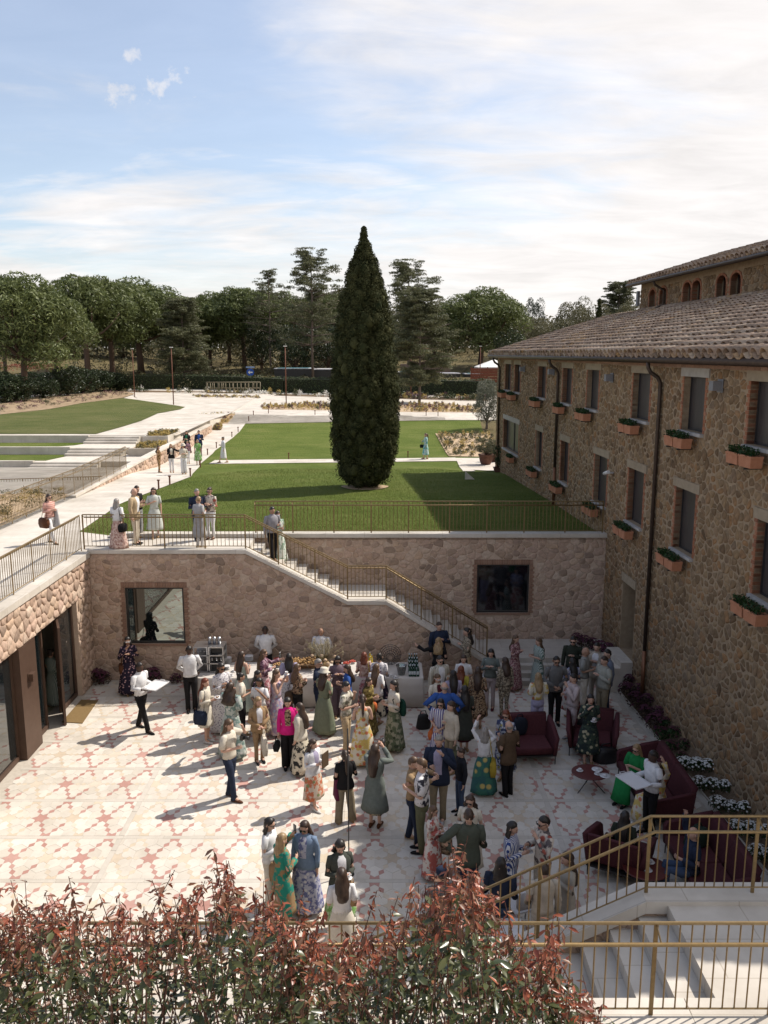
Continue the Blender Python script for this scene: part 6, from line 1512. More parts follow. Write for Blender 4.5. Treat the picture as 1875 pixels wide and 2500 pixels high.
# ---- sloping flower bed along the foot of the farmhouse
s = MB(); ysb = [YN+.05 + k*.8 for k in range(20)] + [22.95]
for a, b in zip(ysb, ysb[1:]):
    v = lambda y, dx, z: (fx(y) - dx, y, z)
    s.add([v(a, .335, .03), v(b, .335, .03), v(b, .16, .16), v(a, .16, .16), v(b, .01, .42), v(a, .01, .42)], [(0, 3, 2, 1)[::-1] if False else (0, 1, 2, 3)[::-1], (3, 2, 4, 5)[::-1]])
struct(s, 'flower_bed', M_soil)
s = MB()
for y in ysb[:-1]: s.add([(fx(y)-.36, y, -.02), (fx(y)-.33, y, -.02), (fx(y+.79)-.33, y+.79, -.02), (fx(y+.79)-.36, y+.79, -.02), (fx(y)-.36, y, .05), (fx(y)-.33, y, .05), (fx(y+.79)-.33, y+.79, .05), (fx(y+.79)-.36, y+.79, .05)], [(4, 5, 6, 7), (0, 4, 7, 3), (1, 2, 6, 5), (0, 1, 5, 4), (3, 7, 6, 2)])
struct(s, 'bed_edging', M_lime)
def plant_proto(seed, leafm, flm, n_l, n_f, r_, h_, fs):
    g = np.random.default_rng(seed); global g_; g_ = g
    P1, D1 = clump_pts(np.array((0, 0, h_*.4)), np.array((r_, r_, h_*.55)), n_l, .5, .4); a = foliage_mesh('foliage', leafm, P1, D1, g.uniform(.02, .045, n_l), .45)
    P2, D2 = clump_pts(np.array((0, 0, h_*.55)), np.array((r_, r_, h_*.55)), n_f, 1.4, .92); D2[:, 2] += .8
    mb = MB()
    for p, d in zip(P2, D2):
        d = Vector(d).normalized(); q = d.to_track_quat('Z', 'Y'); mb.cr = g.random()
        mb.add([Vector(p) + q @ Vector((fs*math.cos(k*math.pi/3), fs*math.sin(k*math.pi/3), 0)) for k in range(6)] + [Vector(p) + d*fs*.35], [(k, (k+1) % 6, 6) for k in range(6)])
    return [('foliage', a), ('blossom', mb.mesh('blossom', flm))]
M_whf = mat_pieces('white_blossom', [(.60, .60, .56), (.68, .68, .64)], rough=.7, bmp=.02, dirt=.05); M_pur2 = mat_pieces('purple_blossom', [(.055, .016, .034), (.10, .03, .05)], rough=.8, bmp=.02, dirt=.05); M_mag2 = mat_pieces('wine_leaf', [(.05, .014, .02), (.09, .025, .035)], rough=.8, bmp=.02, dirt=.05)
pw_ = plant_proto(61, M_boxleaf, M_whf, 200, 60, .21, .28, .026); pp_ = plant_proto(62, mat_leaf('wine_foliage', (.030, .022, .016), (.075, .045, .035), scale=8), M_pur2, 260, 60, .22, .34, .03); pd_ = plant_proto(63, M_boxleaf, M_mag2, 260, 30, .22, .28, .03)
def put(pr, x, y, z, sc_, lab, grp, rz):
    t = thing('flowering_plant', (x, y, z), lab, 'plant', grp, rz); t.scale = (sc_,)*3
    for n_, me in pr: meshobj(n_, me, t)
r_ = random.Random(14)
for k in range(8): y = 22.4 - k*.36; dx = .30 if k % 2 else .12; put(pp_, fx(y)-dx, y, .08 if k % 2 else .25, r_.uniform(.8, 1.25), f'{NTH[k]} purple leaved plant in the farmhouse flower bed, counted from the platform end', 'purple plants in the bed along the farmhouse', r_.uniform(0, 6))
for k in range(6): y = 19.7 - k*.3; dx = .30 if k % 2 else .12; put(pd_, fx(y)-dx, y, .08 if k % 2 else .25, r_.uniform(.8, 1.1), f'{NTH[k]} dark green plant in the farmhouse flower bed, counted from the purple ones', 'dark plants in the bed along the farmhouse', r_.uniform(0, 6))
for k in range(17): y = 17.9 - k*.29; dx = (.34, .20, .06)[k % 3]; put(pw_, fx(y)-dx, y, (.06, .18, .32)[k % 3], r_.uniform(.75, 1.0), f'{NTH[k]} white flowering plant in the bed behind the sofas, counted from the far end', 'white flowers in the bed along the farmhouse', r_.uniform(0, 6))
for k, (px, py, lb) in enumerate([(236, 1648, 'purple plant at the foot of the stair wall, left of the patterned dress'), (253, 1650, 'second purple plant at the foot of the stair wall by the corner'), (371, 1646, 'purple plant at the foot of the stair wall under the window'), (428, 1650, 'small purple plant beside the waiter by the coffee machine')]):
    q = aty(px, py, 23.15); put(pp_, q.x, 23.14, .0, (1.2, 1.0, 1.3, .8)[k], lb, 'purple plants at the foot of the stair wall', k)
for k in range(5): q = (fx(23.9)-.25-k*.18, 24.0+k*.22, .56); put(pp_, q[0], q[1], q[2], 1.0, f'{NTH[k]} wine red plant on the pale platform, counted from the flower bed', 'wine red plants beside the side door', k)
m = MB(); q = aty(1868, 2010, 13.2); m.box(fx(13.2)-.33, 13.0, .1, fx(13.2)-.015, 13.5, 1.05); tag(buildw(m, 'stone_pillar', mat_noise('ochre_stone', (.26, .19, .11), (.36, .27, .17), 4, .9, .1, .3)), 'low ochre stone block against the farmhouse wall at the right edge', 'stone block')
# ================================================================ people
def fab(c, rough=.85):
    k = 'fabric_%d_%d_%d' % tuple(int(x*255) for x in c)
    return mat_noise(k, tuple(x*.86 for x in c), tuple(min(1, x*1.1) for x in c), 14, rough, .15, .12, bdist=.01)
def pat(kind, base, c2, c3=None, sc_=10):
    k = f'{kind}_{base}_{c2}_{c3}_{sc_}'
    if k in _M: return _M[k]
    m, nt, b = mat_base(kind + '_print', .85, .15); N = nt.nodes; L = nt.links
    co = N.new('ShaderNodeTexCoord').outputs['Object']
    if kind == 'stripe':
        w = N.new('ShaderNodeTexWave'); w.bands_direction = 'X'; w.inputs['Scale'].default_value = sc_; w.inputs['Distortion'].default_value = .6; L.new(co, w.inputs[0])
        col = ramp(nt, w.outputs['Fac'], [(.45, base), (.55, c2)])
    elif kind == 'hstripe':
        w = N.new('ShaderNodeTexWave'); w.bands_direction = 'Z'; w.inputs['Scale'].default_value = sc_; w.inputs['Distortion'].default_value = .8; L.new(co, w.inputs[0])
        col = ramp(nt, w.outputs['Fac'], [(.3, base), (.45, c2), (.6, c3 or base), (.75, base)])
    elif kind == 'dots':
        v = N.new('ShaderNodeTexVoronoi'); v.inputs['Scale'].default_value = sc_; L.new(co, v.inputs['Vector'])
        col = ramp(nt, v.outputs['Distance'], [(.28, c2), (.36, base)])
    else:                                           # floral / animal / abstract prints
        f1 = noise_tex(nt, sc_, 3, .6, vec=co); col = ramp(nt, f1, [(.48, base), (.54, c2)])
        v = N.new('ShaderNodeTexVoronoi'); v.inputs['Scale'].default_value = sc_*.8; L.new(co, v.inputs['Vector'])
        f2 = ramp(nt, v.outputs['Distance'], [(.22, (1, 1, 1)), (.34, (0, 0, 0))])
        if c3: col = mixc(nt, f2, col, c3)
    L.new(col, b.inputs['Base Color']); f = noise_tex(nt, 18, 3, .6, vec=co); bump(nt, b, f, .12, .01); _M[k] = m; return m
def skin_mat(c):
    return mat_noise('skin_%d' % int(c[0]*1000), tuple(x*.93 for x in c), tuple(x*1.05 for x in c), 12, .55, .3, .03)
SK = {'l': skin_mat((.52, .32, .235)), 'm': skin_mat((.40, .235, .16)), 't': skin_mat((.27, .15, .095)), 'd': skin_mat((.075, .042, .030))}
def hair_mat(n, c): return mat_noise('hair_' + n, tuple(x*.6 for x in c), tuple(x*1.4 for x in c), 38, .45, .45, .3, sc3=(1, 1, .12))
HM = {'k': hair_mat('black', (.020, .016, .014)), 'b': hair_mat('brown', (.045, .026, .017)), 'n': hair_mat('light_brown', (.10, .058, .032)), 'y': hair_mat('blond', (.27, .18, .09)), 'r': hair_mat('auburn', (.14, .035, .014)), 'g': hair_mat('grey', (.24, .22, .20)), 'w': hair_mat('white', (.48, .46, .43))}
M_eye = mat_plain('eye', (.02, .015, .012), .3, .5); M_lip = mat_plain('lips', (.30, .10, .085), .5)
M_lens = mat_plain('sunglass_lens', (.010, .009, .009), .15, .6)
WHT = fab((.66, .655, .66)); CRM = fab((.60, .55, .46)); BLK = fab((.014, .013, .014)); NVY = fab((.022, .030, .055)); BEI = fab((.42, .32, .20)); TAN = fab((.30, .20, .11)); GRY = fab((.14, .135, .13)); LGR = fab((.36, .35, .35)); OLV = fab((.115, .115, .065)); KHA = fab((.22, .18, .12)); BRN = fab((.10, .065, .04)); BUR = fab((.085, .018, .025)); JEA = fab((.05, .075, .13)); LIL = fab((.36, .33, .45)); BLU = fab((.035, .09, .30)); LEA = fab((.09, .035, .016), .5); SHW = fab((.6, .58, .55), .5)
def body_mesh(J, s, hands):
    """one continuous skinned body: J = joints (metres, person's own frame)"""
    V, Ed, Rd = [], [], []
    def a(p, r, par=None):
        V.append(tuple(p)); Rd.append(r*s); i = len(V)-1
        if par is not None: Ed.append((par, i))
        return i
    hip = a(J['hip'], .105); wa = a(J['waist'], .10, hip); ch = a(J['chest'], .115, wa); nb = a(J['neck'], .055, ch); a(J['head'] + Vector((0, 0, -.02)), .052, nb)
    for sd in (0, 1):
        sh = a(J['sho'][sd], .052, ch); el = a(J['elb'][sd], .038, sh); wr = a(J['wri'][sd], .026, el)
        d = (J['wri'][sd] - J['elb'][sd]).normalized(); pl = a(J['wri'][sd] + d*.055*s, .030, wr)
        if hands:
            sx = 1 if sd else -1; side = d.cross(Vector((0, 0, 1)) if abs(d.z) < .8 else Vector((0, -1, 0))).normalized(); cn = d.cross(side)
            cu = (J['cen'] - J['wri'][sd]); cu = (cu - d*cu.dot(d)); cu = cu.normalized() if cu.length > .01 else cn
            side = d.cross(cu).normalized()
            for q, (o, l) in enumerate(((-.030, .060), (-.010, .072), (.010, .068), (.030, .052))):
                k = a(J['wri'][sd] + (d*.085 + side*o)*s, .0085, pl); a(J['wri'][sd] + (d*(.085+l*.75) + side*o*1.1 + cu*.030)*s, .0075, k)
            a(J['wri'][sd] + (d*.06 + side*.050 + cu*.025)*s, .0095, pl)
        hp = a(J['leg'][sd], .082, hip); kn = a(J['kne'][sd], .052, hp); an = a(J['ank'][sd], .034, kn); a(J['ank'][sd] + Vector((0, -.10, -.045))*s, .032, an)
    me = bpy.data.meshes.new('body'); me.from_pydata(V, Ed, []); o = bpy.data.objects.new('body_tmp', me); COL.objects.link(o)
    sk = o.modifiers.new('s', 'SKIN'); sk.use_smooth_shade = True
    for v, r_ in zip(me.skin_vertices[0].data, Rd): v.radius = (r_, r_)
    me.skin_vertices[0].data[0].use_root = True
    sb_ = o.modifiers.new('d', 'SUBSURF'); sb_.levels = 1; sb_.render_levels = 1
    return o
def head_geo(mb, c, yaw, pitch, s, lip=True):
    M = Matrix.Translation(c) @ Matrix.Rotation(yaw, 4, 'Z') @ Matrix.Rotation(pitch, 4, 'X')
    n, k = 12, 9; rings = []
    for i in range(k+1):
        t = math.pi*i/k; z = math.cos(t); r_ = max(.02, math.sin(t)); ring = []
        for j in range(n):
            a = 2*math.pi*j/n; x, y = math.sin(a)*r_, -math.cos(a)*r_
            w = 1 - .30*max(0, -z)**1.2; yy = y*(.097 if y > 0 else .092) - .012*max(0, -z)*(1 if y < 0 else -1); xx = x*.076*w
            if abs(a) < .1 and -.45 < z < .2: yy -= .016*s if z < .05 else .006
            ring.append(M @ (Vector((xx, yy, z*.118))*s))
        rings.append(ring)
    mb.cm = 0; mb.loft(rings[::-1])
    def bx(x0, y0, z0, x1, y1, z1): mb.box(x0*s, y0*s, z0*s, x1*s, y1*s, z1*s, M)
    for sx in (-1, 1):
        mb.tube([M @ (Vector((sx*.074, .012, -.03))*s), M @ (Vector((sx*.086, .018, 0))*s), M @ (Vector((sx*.078, .015, .03))*s)], [.008*s, .015*s, .008*s], 5)
    mb.cm = 1
    for sx in (-1, 1): bx(sx*.032-.009, -.0895, .004, sx*.032+.009, -.083, .012)
    mb.cm = 2; bx(-.022, -.101, -.062, .022, -.088, -.052); mb.cm = 0
    return M
def hair_geo(style, M, s, rnd):
    mb = MB(); n = 16
    sty = style[1:] if style[0] in HM else style
    L = {'short': -.06, 'bob': -.17, 'long': -.40, 'xlong': -.50, 'bun': -.07, 'pony': -.07, 'curly': -.36, 'rim': -.06, 'mid': -.26}[sty]
    zs = [.130, .122, .100, .075, .048, .015, -.02, -.05] if sty != 'rim' else [.02, .0, -.03, -.06]
    shorty = sty in ('short', 'rim', 'bun', 'pony')
    if L < -.06:
        k = 7; zs += [-.05 + (L+.05)*(i+1)/k for i in range(k)]
    wob = .012 if sty != 'curly' else .030; rings = []
    for i, z in enumerate(zs):
        t = max(0, z/.130); base = math.sqrt(max(.0, 1 - t*t)) if z > 0 else 1
        if z > 0: a, b, cy = (.006 + .076*base, .008 + .095*base, .004) if shorty else (.010 + .080*base, .012 + .098*base, .004)
        else:
            q = min(1, -z/.40); a = .092 + (.034*min(1, -z/.15) if L < -.1 else -.012*min(1, -z/.06)) - (.045*q*q if sty != 'curly' else -.012*q); b = .100 - .035*q; cy = .006 + (.075*min(1, max(0, -z-.08)/.2) if L < -.1 else 0)
            if sty in ('bob', 'mid'): cy *= .55
        if shorty and z <= .05: a, b = .079 - (.008 if z < -.03 else 0), .100 - (.012 if z < -.03 else 0)
        yf = -.12 if z > .098 else (-.088 if z > .07 else (-.055 if z > .04 else (.0 if not shorty else .022)))
        if z > .069: yf = -(.092*math.sqrt(max(0, 1-(z/.128)**2)) + .006)
        if i == len(zs)-1: a *= .75; b *= .7
        ring = []
        for j in range(n):
            ph = 2*math.pi*j/n; x, y = a*math.sin(ph), -b*math.cos(ph) + cy
            f = 1 + (wob/.09)*(.5*math.sin(ph*5 + i*1.3) + .5*rnd.uniform(-1, 1))*(1 if z < .1 else .3); x *= f; y = cy + (y-cy)*f
            ring.append(M @ (Vector((x, max(y, yf + rnd.uniform(-.008, .008) + (.018 if abs(x) < .05 and z < -.06 else 0)), z))*s))
        rings.append(ring)
    mb.loft(rings[::-1])
    if sty == 'bun':
        mb.lathe([(.005, -.04), (.035, -.03), (.048, 0), (.035, .03), (.005, .042)], n=9); mb.v[-45:] = [tuple(M @ (Vector(v)*s + Vector((0, .085, .085))*s)) for v in mb.v[-45:]]
    if sty == 'pony': mb.tube([M @ (Vector(p)*s) for p in ((0, .085, .06), (0, .135, .03), (0, .135, -.12), (0, .12, -.30), (0, .115, -.40))], [.022*s, .034*s, .036*s, .028*s, .008*s], 8)
    return mb
ARM = {  # elbow, wrist offsets from the shoulder: (outwards, backwards, up)
    'down': ((.05, .02, -.28), (.06, -.03, -.53)), 'hold': ((.06, .02, -.28), (-.07, -.22, -.22)), 'drink': ((.10, -.12, -.24), (-.10, -.20, .03)), 'behind': ((.09, .10, -.25), (-.13, .16, -.44)),
    'hip': ((.24, .04, -.20), (.03, -.02, -.42)), 'up': ((.10, -.22, -.08), (-.09, -.26, .16)), 'raise': ((.12, -.06, .20), (.02, -.10, .44)), 'out': ((.08, -.22, -.16), (.04, -.46, -.08)), 'clasp': ((.08, .0, -.27), (-.14, -.18, -.40)),
    'fold': ((.09, -.03, -.26), (-.15, -.19, -.14)), 'bag': ((.10, -.02, -.26), (-.02, -.17, -.20)), 'swing': ((.05, -.10, -.26), (.04, -.25, -.46)), 'back': ((.05, .12, -.26), (.06, .18, -.50)), 'side': ((.26, -.06, -.12), (.46, -.16, -.02)), 'tray': ((.06, .02, -.27), (.02, -.25, -.26)), 'hug': ((.10, -.20, -.10), (-.05, -.40, -.02))}
LEG = {'stand': ((.0, -.01), (.0, .02)), 'walk': ((.0, -.26), (.0, .22)), 'step': ((0, -.12), (0, .10)), 'wide': ((.08, 0), (.08, 0))}
GRP = 'guests and waiters in the courtyard'
def rise(p, a, b, cy, n, f, z): return [p + Vector((a*f(2*math.pi*j/n)*math.sin(2*math.pi*j/n), -b*f(2*math.pi*j/n)*math.cos(2*math.pi*j/n) + cy, z)) for j in range(n)]
PEOPLE = []
def P(hx, hy, fy, face, sex, top, bot, hair, arms, label, skin='l', legs='stand', z=0.0, h=None, inner=None, shoes=None, look=0, down=8, glasses=0, group=GRP, items=(), lean=0, seat=None, hat=None, depth=None):
    if depth is not None: y = depth
    elif fy is not None: y = atz(hx, fy, z).y
    else:
        r_ = ray(hx, hy); y = r_.y*((z + h - CAMZ)/r_.z)
    H = aty(hx, hy, y).z - z if h is None or depth is not None else (aty(hx, hy, y).z - z if fy is not None else h)
    if seat is None: H = min(1.98, max(1.38, H))
    if h is not None and seat is not None: H = h
    x = aty(hx, hy, y).x; s = H/1.74; rz = R(face); rnd = random.Random(int(hx*13 + hy*7)); man = sex == 'm'
    base = Vector((x, y, z)); t = thing('person', base, label, 'person', group, rz)
    S = Vector; dz = 0 if seat is None else -(.93 - seat/s); ln = R(lean); yv = lambda zz: -math.sin(ln)*max(0, zz-.93)
    def T(px, py, pz): return S((px*s, (py + yv(pz))*s, (pz + dz)*s))
    sw = .185 if man else .158
    J = dict(hip=T(0, 0, .95), waist=T(0, 0, 1.06), chest=T(0, .005, 1.27), neck=T(0, .015, 1.475), head=T(0, -.005, 1.60), cen=T(0, -.2, 1.2)); J['sho'] = [T(-sw, .01, 1.405), T(sw, .01, 1.405)]
    arms = arms if isinstance(arms, tuple) else (arms, arms); J['elb'], J['wri'] = [], []
    for k, sx in ((0, -1), (1, 1)):
        e, w = ARM[arms[k]]; jx = rnd.uniform(-.015, .015)
        J['elb'].append(J['sho'][k] + S((sx*e[0], e[1]+jx, e[2]+jx))*s); J['wri'].append(J['sho'][k] + S((sx*w[0], w[1]+jx, w[2]-jx))*s)
    lg = LEG[legs]; hw = .085 if man else .08
    J['leg'], J['kne'], J['ank'] = [], [], []
    for k, sx in ((0, -1), (1, 1)):
        o, f = lg[k]; J['leg'].append(T(sx*hw, 0, .88))
        if seat is None:
            J['kne'].append(S(((sx*(hw+.005)+sx*o*.5)*s, (f*.5 - .02)*s, .49*s))); J['ank'].append(S((sx*(hw+o)*s, f*s, .085*s)))
        else: J['kne'].append(S((sx*(hw+.02)*s, -.42*s, (seat + .04))));  J['ank'].append(S((sx*(hw+.02)*s, -.46*s, .085*s)))
    hc = J['head']; bo = body_mesh(J, s, True)
    mb = MB(); HMx = head_geo(mb, hc, R(look), R(down), s)
    PEOPLE.append((t, bo, mb.mesh('head', [SK[skin], M_eye, M_lip])))
    if hair != 'bald':
        hair_geo(hair, HMx, s, rnd).build('hair', HM[hair[0]], t)
    if glasses:
        g = MB()
        for sx in (-1, 1): g.box((sx*.034-.023)*s, -.106*s, -.010*s, (sx*.034+.023)*s, -.096*s, .022*s, HMx); g.box((sx*.078-.003)*s, -.098*s, .012*s, (sx*.078+.003)*s, .01*s, .02*s, HMx)
        g.box(-.009*s, -.106*s, .010*s, .009*s, -.098*s, .018*s, HMx); g.build('sunglasses', M_lens if glasses == 1 else WHT, t)
    if hat:
        g = MB(); pr = [(.16, .055), (.165, .06), (.105, .075), (.10, .15), (.085, .172), (.01, .178)] if hat[0] == 'brim' else [(.098, .035), (.106, .07), (.10, .115), (.07, .145), (.005, .152)]
        g.lathe([(a*s, b*s) for a, b in pr], n=14); 
        if hat[0] == 'cap': g.box(-.06*s, -.19*s, .05*s, .06*s, -.09*s, .06*s)
        g.v = [tuple(HMx @ S(v)) for v in g.v]; g.build('hat', hat[1], t)
    # ---- garments: lofted shells that follow the joints
    n = 16
    def fold(amp, k_, ph=0): return lambda q: 1 + amp*math.sin(k_*q + ph) + rnd.uniform(-amp, amp)*.4
    def torso(kind, mat, hem, fit=1.0, inn=None):
        g = MB(); w_ = 1.0 if man else .9
        lv = [(1.478, .066, .060, .015), (1.462, .095, .066, .014), (1.435, .150*w_, .085, .012), (1.40, .188*w_, .098, .008), (1.34, .186*w_, .112, .004), (1.27, .178*w_, .122 if not man else .125, 0), (1.17, .162*w_, .112, 0), (1.08, (.152 if man else .128), .102, 0), (1.00, .165 if man else .160, .110, .003), (.93, .176, .120, .006), (.86, .180, .122, .008), (.78, .182, .124, .008)]
        if kind == 'coat': lv += [(.66, .205, .15, .01), (.54, .225, .17, .01), (.40, .245, .19, .012)]
        if kind in ('tank', 'strap'): lv = [(1.40, .105, .085, .004), (1.36, .15*w_, .105, 0)] + lv[5:]
        lv = [q for q in lv if q[0] >= hem]; rings = []
        for i, (zz, a, b, cy) in enumerate(lv):
            ft = fit if zz < 1.42 else 1; p = T(0, cy, zz) 
            if seat is not None and zz < .93: continue
            am = .012 if zz < 1.3 else .004
            rings.append(rise(p, a*s*ft*1.03, b*s*ft*1.06, 0, n, fold(am, 5, i*.7), 0))
        g.loft(rings[::-1])
        if inn is not None:
            k = len(rings)-1
            for fi in range(k*n):
                j = fi % n; i = fi//n
                if j in (0, n-1) and i >= k*.35 - 1: g.mi[fi] = 1
        if kind not in ('tank', 'strap'):
            for q, sx in ((0, -1), (1, 1)):
                sh, el, wr = J['sho'][q], J['elb'][q], J['wri'][q]; pu = kind == 'puff'
                r0 = (.066 if man else .056)*fit*s; inw = sh + S((-sx*.05, 0, -.005))*s
                if kind in ('tee', 'puff0'): pts = [inw, sh, sh.lerp(el, .5), sh.lerp(el, .8)]; rr = [r0*.9, r0*(1.05), r0*1.0, r0*1.04]
                elif kind == 'puff': pts = [inw, sh + S((0, 0, .01)), sh.lerp(el, .45), sh.lerp(el, .85), el]; rr = [r0, r0*1.35, r0*1.6, r0*1.5, r0*.8]
                else: pts = [inw, sh, sh.lerp(el, .5), el, el.lerp(wr, .5), wr.lerp(el, .08)]; rr = [r0*.9, r0*1.05, r0*.98, r0*.9, r0*.80, r0*(.68 if kind != 'blouse' else 1.05)]
                g.tube(pts, rr, 9)
        if kind in ('shirt', 'jacket', 'coat', 'polo'):       # collar
            g.loft([rise(T(0, .012, 1.455), .085*s, .075*s, 0, n, lambda q: 1, 0), rise(T(0, .016, 1.475), .078*s, .072*s, 0, n, lambda q: 1, 0), rise(T(0, .016, 1.497), .070*s, .066*s, 0, n, lambda q: 1, 0)], False)
        nm = {'tee': 't_shirt', 'puff': 'blouse', 'puff0': 'blouse', 'blouse': 'blouse', 'shirt': 'shirt', 'jacket': 'jacket', 'coat': 'coat', 'tank': 'top', 'strap': 'top', 'polo': 'shirt', 'knit': 'sweater'}[kind]
        if kind == 'polo': pass
        g.build(nm, [mat] + ([inn] if inn is not None else []), t)
    def skirt(mat, z0, z1, flare, nm, gath=7):
        g = MB(); rings = []; k = 9
        if seat is None:
            for i in range(k+1):
                f = i/k; zz = z0 + (z1-z0)*f; a = .135 + .055*min(1, f*3) + flare*f; b = .105 + .03*min(1, f*3) + flare*f*.85; my = sum(j.y for j in J['ank'])*.5*f*.5
                rings.append(rise(S((0, my + .005*s, zz*s)), a*s, b*s, 0, 20, fold(.015 + .065*f*f, gath, hx*.1 + i*.12), 0))
        else:
            hp = T(0, .03, .98); kn = S((0, -.45*s, seat + .06)); fo = S((0, -.52*s, .12)); 
            for (p, a, b, mode) in ((hp + S((0, 0, .06)), .15, .12, 0), (hp, .19, .15, .3), (hp.lerp(kn, .5), .20, .10, 1), (kn, .20, .10, .6), (kn.lerp(fo, .5), .21, .11, 0), (fo, .24, .14, 0)):
                th = mode*math.pi/2; ring = []
                for j in range(20):
                    q = 2*math.pi*j/20; u_, v_ = a*s*math.sin(q), b*s*math.cos(q); ring.append(p + S((u_*(1+.05*math.sin(6*q)), -v_*math.cos(th), v_*math.sin(th))))
                rings.append(ring)
        g.loft(rings, True); g.build(nm, mat, t)
    def trousers(mat, wide=1.0, zend=.085, nm='trousers'):
        g = MB()
        if seat is None: g.loft([rise(T(0, .005, zz), a*s, b*s, 0, n, fold(.006, 4), 0) for zz, a, b in ((.80, .165, .112), (.88, .182, .124), (.96, .172, .116), (1.03, .148, .104))])
        else: g.loft([rise(T(0, .01, zz), a*s, b*s, 0, n, fold(.006, 4), 0) for zz, a, b in ((.86, .18, .125), (.95, .17, .116), (1.03, .148, .104))])
        for q in (0, 1):
            hp, kn, an = J['leg'][q], J['kne'][q], J['ank'][q]; fin = kn.lerp(an, 1.0 if zend < .1 else .0)
            end = an + S((0, .01, -.04*s)) if zend < .1 else hp.lerp(kn, .75)
            pts = [hp + S((0, 0, .05*s)), hp.lerp(kn, .45), hp.lerp(kn, .97)] + ([kn.lerp(an, .5), end] if zend < .1 else [])
            if zend >= .1: pts[-1] = end
            rr = [.094*s, .088*s*(1+.12*(wide-1)), .066*s*wide] + ([.060*s*wide, .060*s*wide*1.03] if zend < .1 else [])
            if zend >= .1: rr[-1] = .085*s
            g.tube(pts, rr, 10)
        g.build(nm, mat, t)
    kind, tm = top
    bk, bm = bot if bot else (None, None)
    if bk == 'trousers': trousers(bm, 1.0 if man else .86)
    elif bk == 'widelegs': trousers(bm, 1.45)
    elif bk == 'shorts': trousers(bm, 1.0, .5, 'shorts')
    elif bk in ('skirt', 'midi', 'maxi'): skirt(bm, 1.05, {'skirt': .48, 'midi': .30, 'maxi': .09}[bk], ({'skirt': .05, 'midi': .09, 'maxi': .13}[bk] if kind != 'coat' else -.02), 'skirt' if bm is not tm else 'dress')
    hem = {'jacket': .78, 'coat': .40, 'knit': .90, 'shirt': .90, 'tee': .90, 'blouse': .93, 'puff': .98, 'puff0': .98, 'tank': .98, 'strap': .98, 'polo': .86}[kind]
    if bk in ('skirt', 'midi', 'maxi') and kind not in ('coat', 'jacket'): hem = max(hem, .98)
    if not man and kind == 'jacket' and hem < .82: hem = .82
    torso(kind, tm, hem, 1.12 if kind in ('jacket', 'coat', 'knit') else (1.05 if kind in ('blouse',) else 1.0), inner)
    # shoes
    sm = shoes or (BLK if man else TAN)
    for q, sx in ((0, -1), (1, 1)):
        an = J['ank'][q]; g = MB(); rings = []
        for (yy, w, z0, z1) in ((.075, .024, .0, .07), (.045, .036, .0, .095), (-.02, .038, 0, .085), (-.10, .044, 0, .055), (-.16, .036, 0, .045), (-.195, .012, .004, .03)):
            zb = an.z - .085*s
            rings.append([S((an.x + w*s*math.cos(a), an.y + (yy - .0)*s, zb + (max(z0 + .002, (z0+z1)/2 + (z1-z0)/2*math.sin(a)))*s)) for a in [2*math.pi*j/8 for j in range(8)]])
        g.loft(rings); g.build('shoe', sm, t)
    # ---- things held or carried, each an object of its own
    Rz = Matrix.Rotation(rz, 4, 'Z'); W = lambda v: base + (Rz @ S(v))
    for it in items: ITEMS[it[0]](t, W, J, s, rz, it)
    return t
def at_obj(name, mb_parts, loc, rz, label, cat, group=None):
    t = thing(name, loc, label, cat, group, rz)
    for nm, mb, mt_ in mb_parts: mb.build(nm, mt_, t)
    return t
def it_tote(t, W, J, s, rz, it):          # ('tote', side, material, label, w, h)
    sd = it[1]; w, h = (it[4], it[5]) if len(it) > 4 else (.34, .34); p = J['wri'][sd] + Vector(((.05 if sd else -.05), 0, -.10))
    b = MB(); b.loft([[(x*w/2*k, y*.055*k2, z) for x, y in ((-1, -1), (1, -1), (1, 1), (-1, 1))] for z, k, k2 in ((-h-.12, .92, .9), (-h*.6-.12, 1, 1.25), (-h*.2-.12, 1, 1.1), (-.12, .96, .6))], smooth=True)
    hd = MB()
    for y in (-.03, .03): hd.tube([(-w*.25, y, -.14), (-w*.12, y*.6, -.02), (0, y*.3, .015), (w*.12, y*.6, -.02), (w*.25, y, -.14)], .008, 5)
    at_obj('tote_bag', [('bag_body', b, it[2]), ('strap', hd, it[2])], W(p), rz + R(80), it[3], 'bag')
def it_shoulder(t, W, J, s, rz, it):      # bag hanging from the shoulder at the hip
    sd = it[1]; w, h = (it[4], it[5]) if len(it) > 4 else (.28, .24); sx = 1 if sd else -1; p = Vector((sx*(.21)*s, .05, .92*s))
    b = MB(); b.loft([[(y*.06*k2, x*w/2*k, z) for x, y in ((-1, -1), (1, -1), (1, 1), (-1, 1))] for z, k, k2 in ((-h, .88, .8), (-h*.6, 1, 1.2), (-h*.2, .95, 1.1), (0, .8, .5))])
    sh = J['sho'][sd] - p + Vector((-sx*.03, 0, .06)); hd = MB(); hd.tube([(0, -w*.3, -.03), sh + Vector((0, -.06, -.05)), sh, sh + Vector((0, .07, -.05)), (0, w*.3, -.03)], .008, 5)
    at_obj('shoulder_bag', [('bag_body', b, it[2]), ('strap', hd, it[2])], W(p), rz, it[3], 'bag')
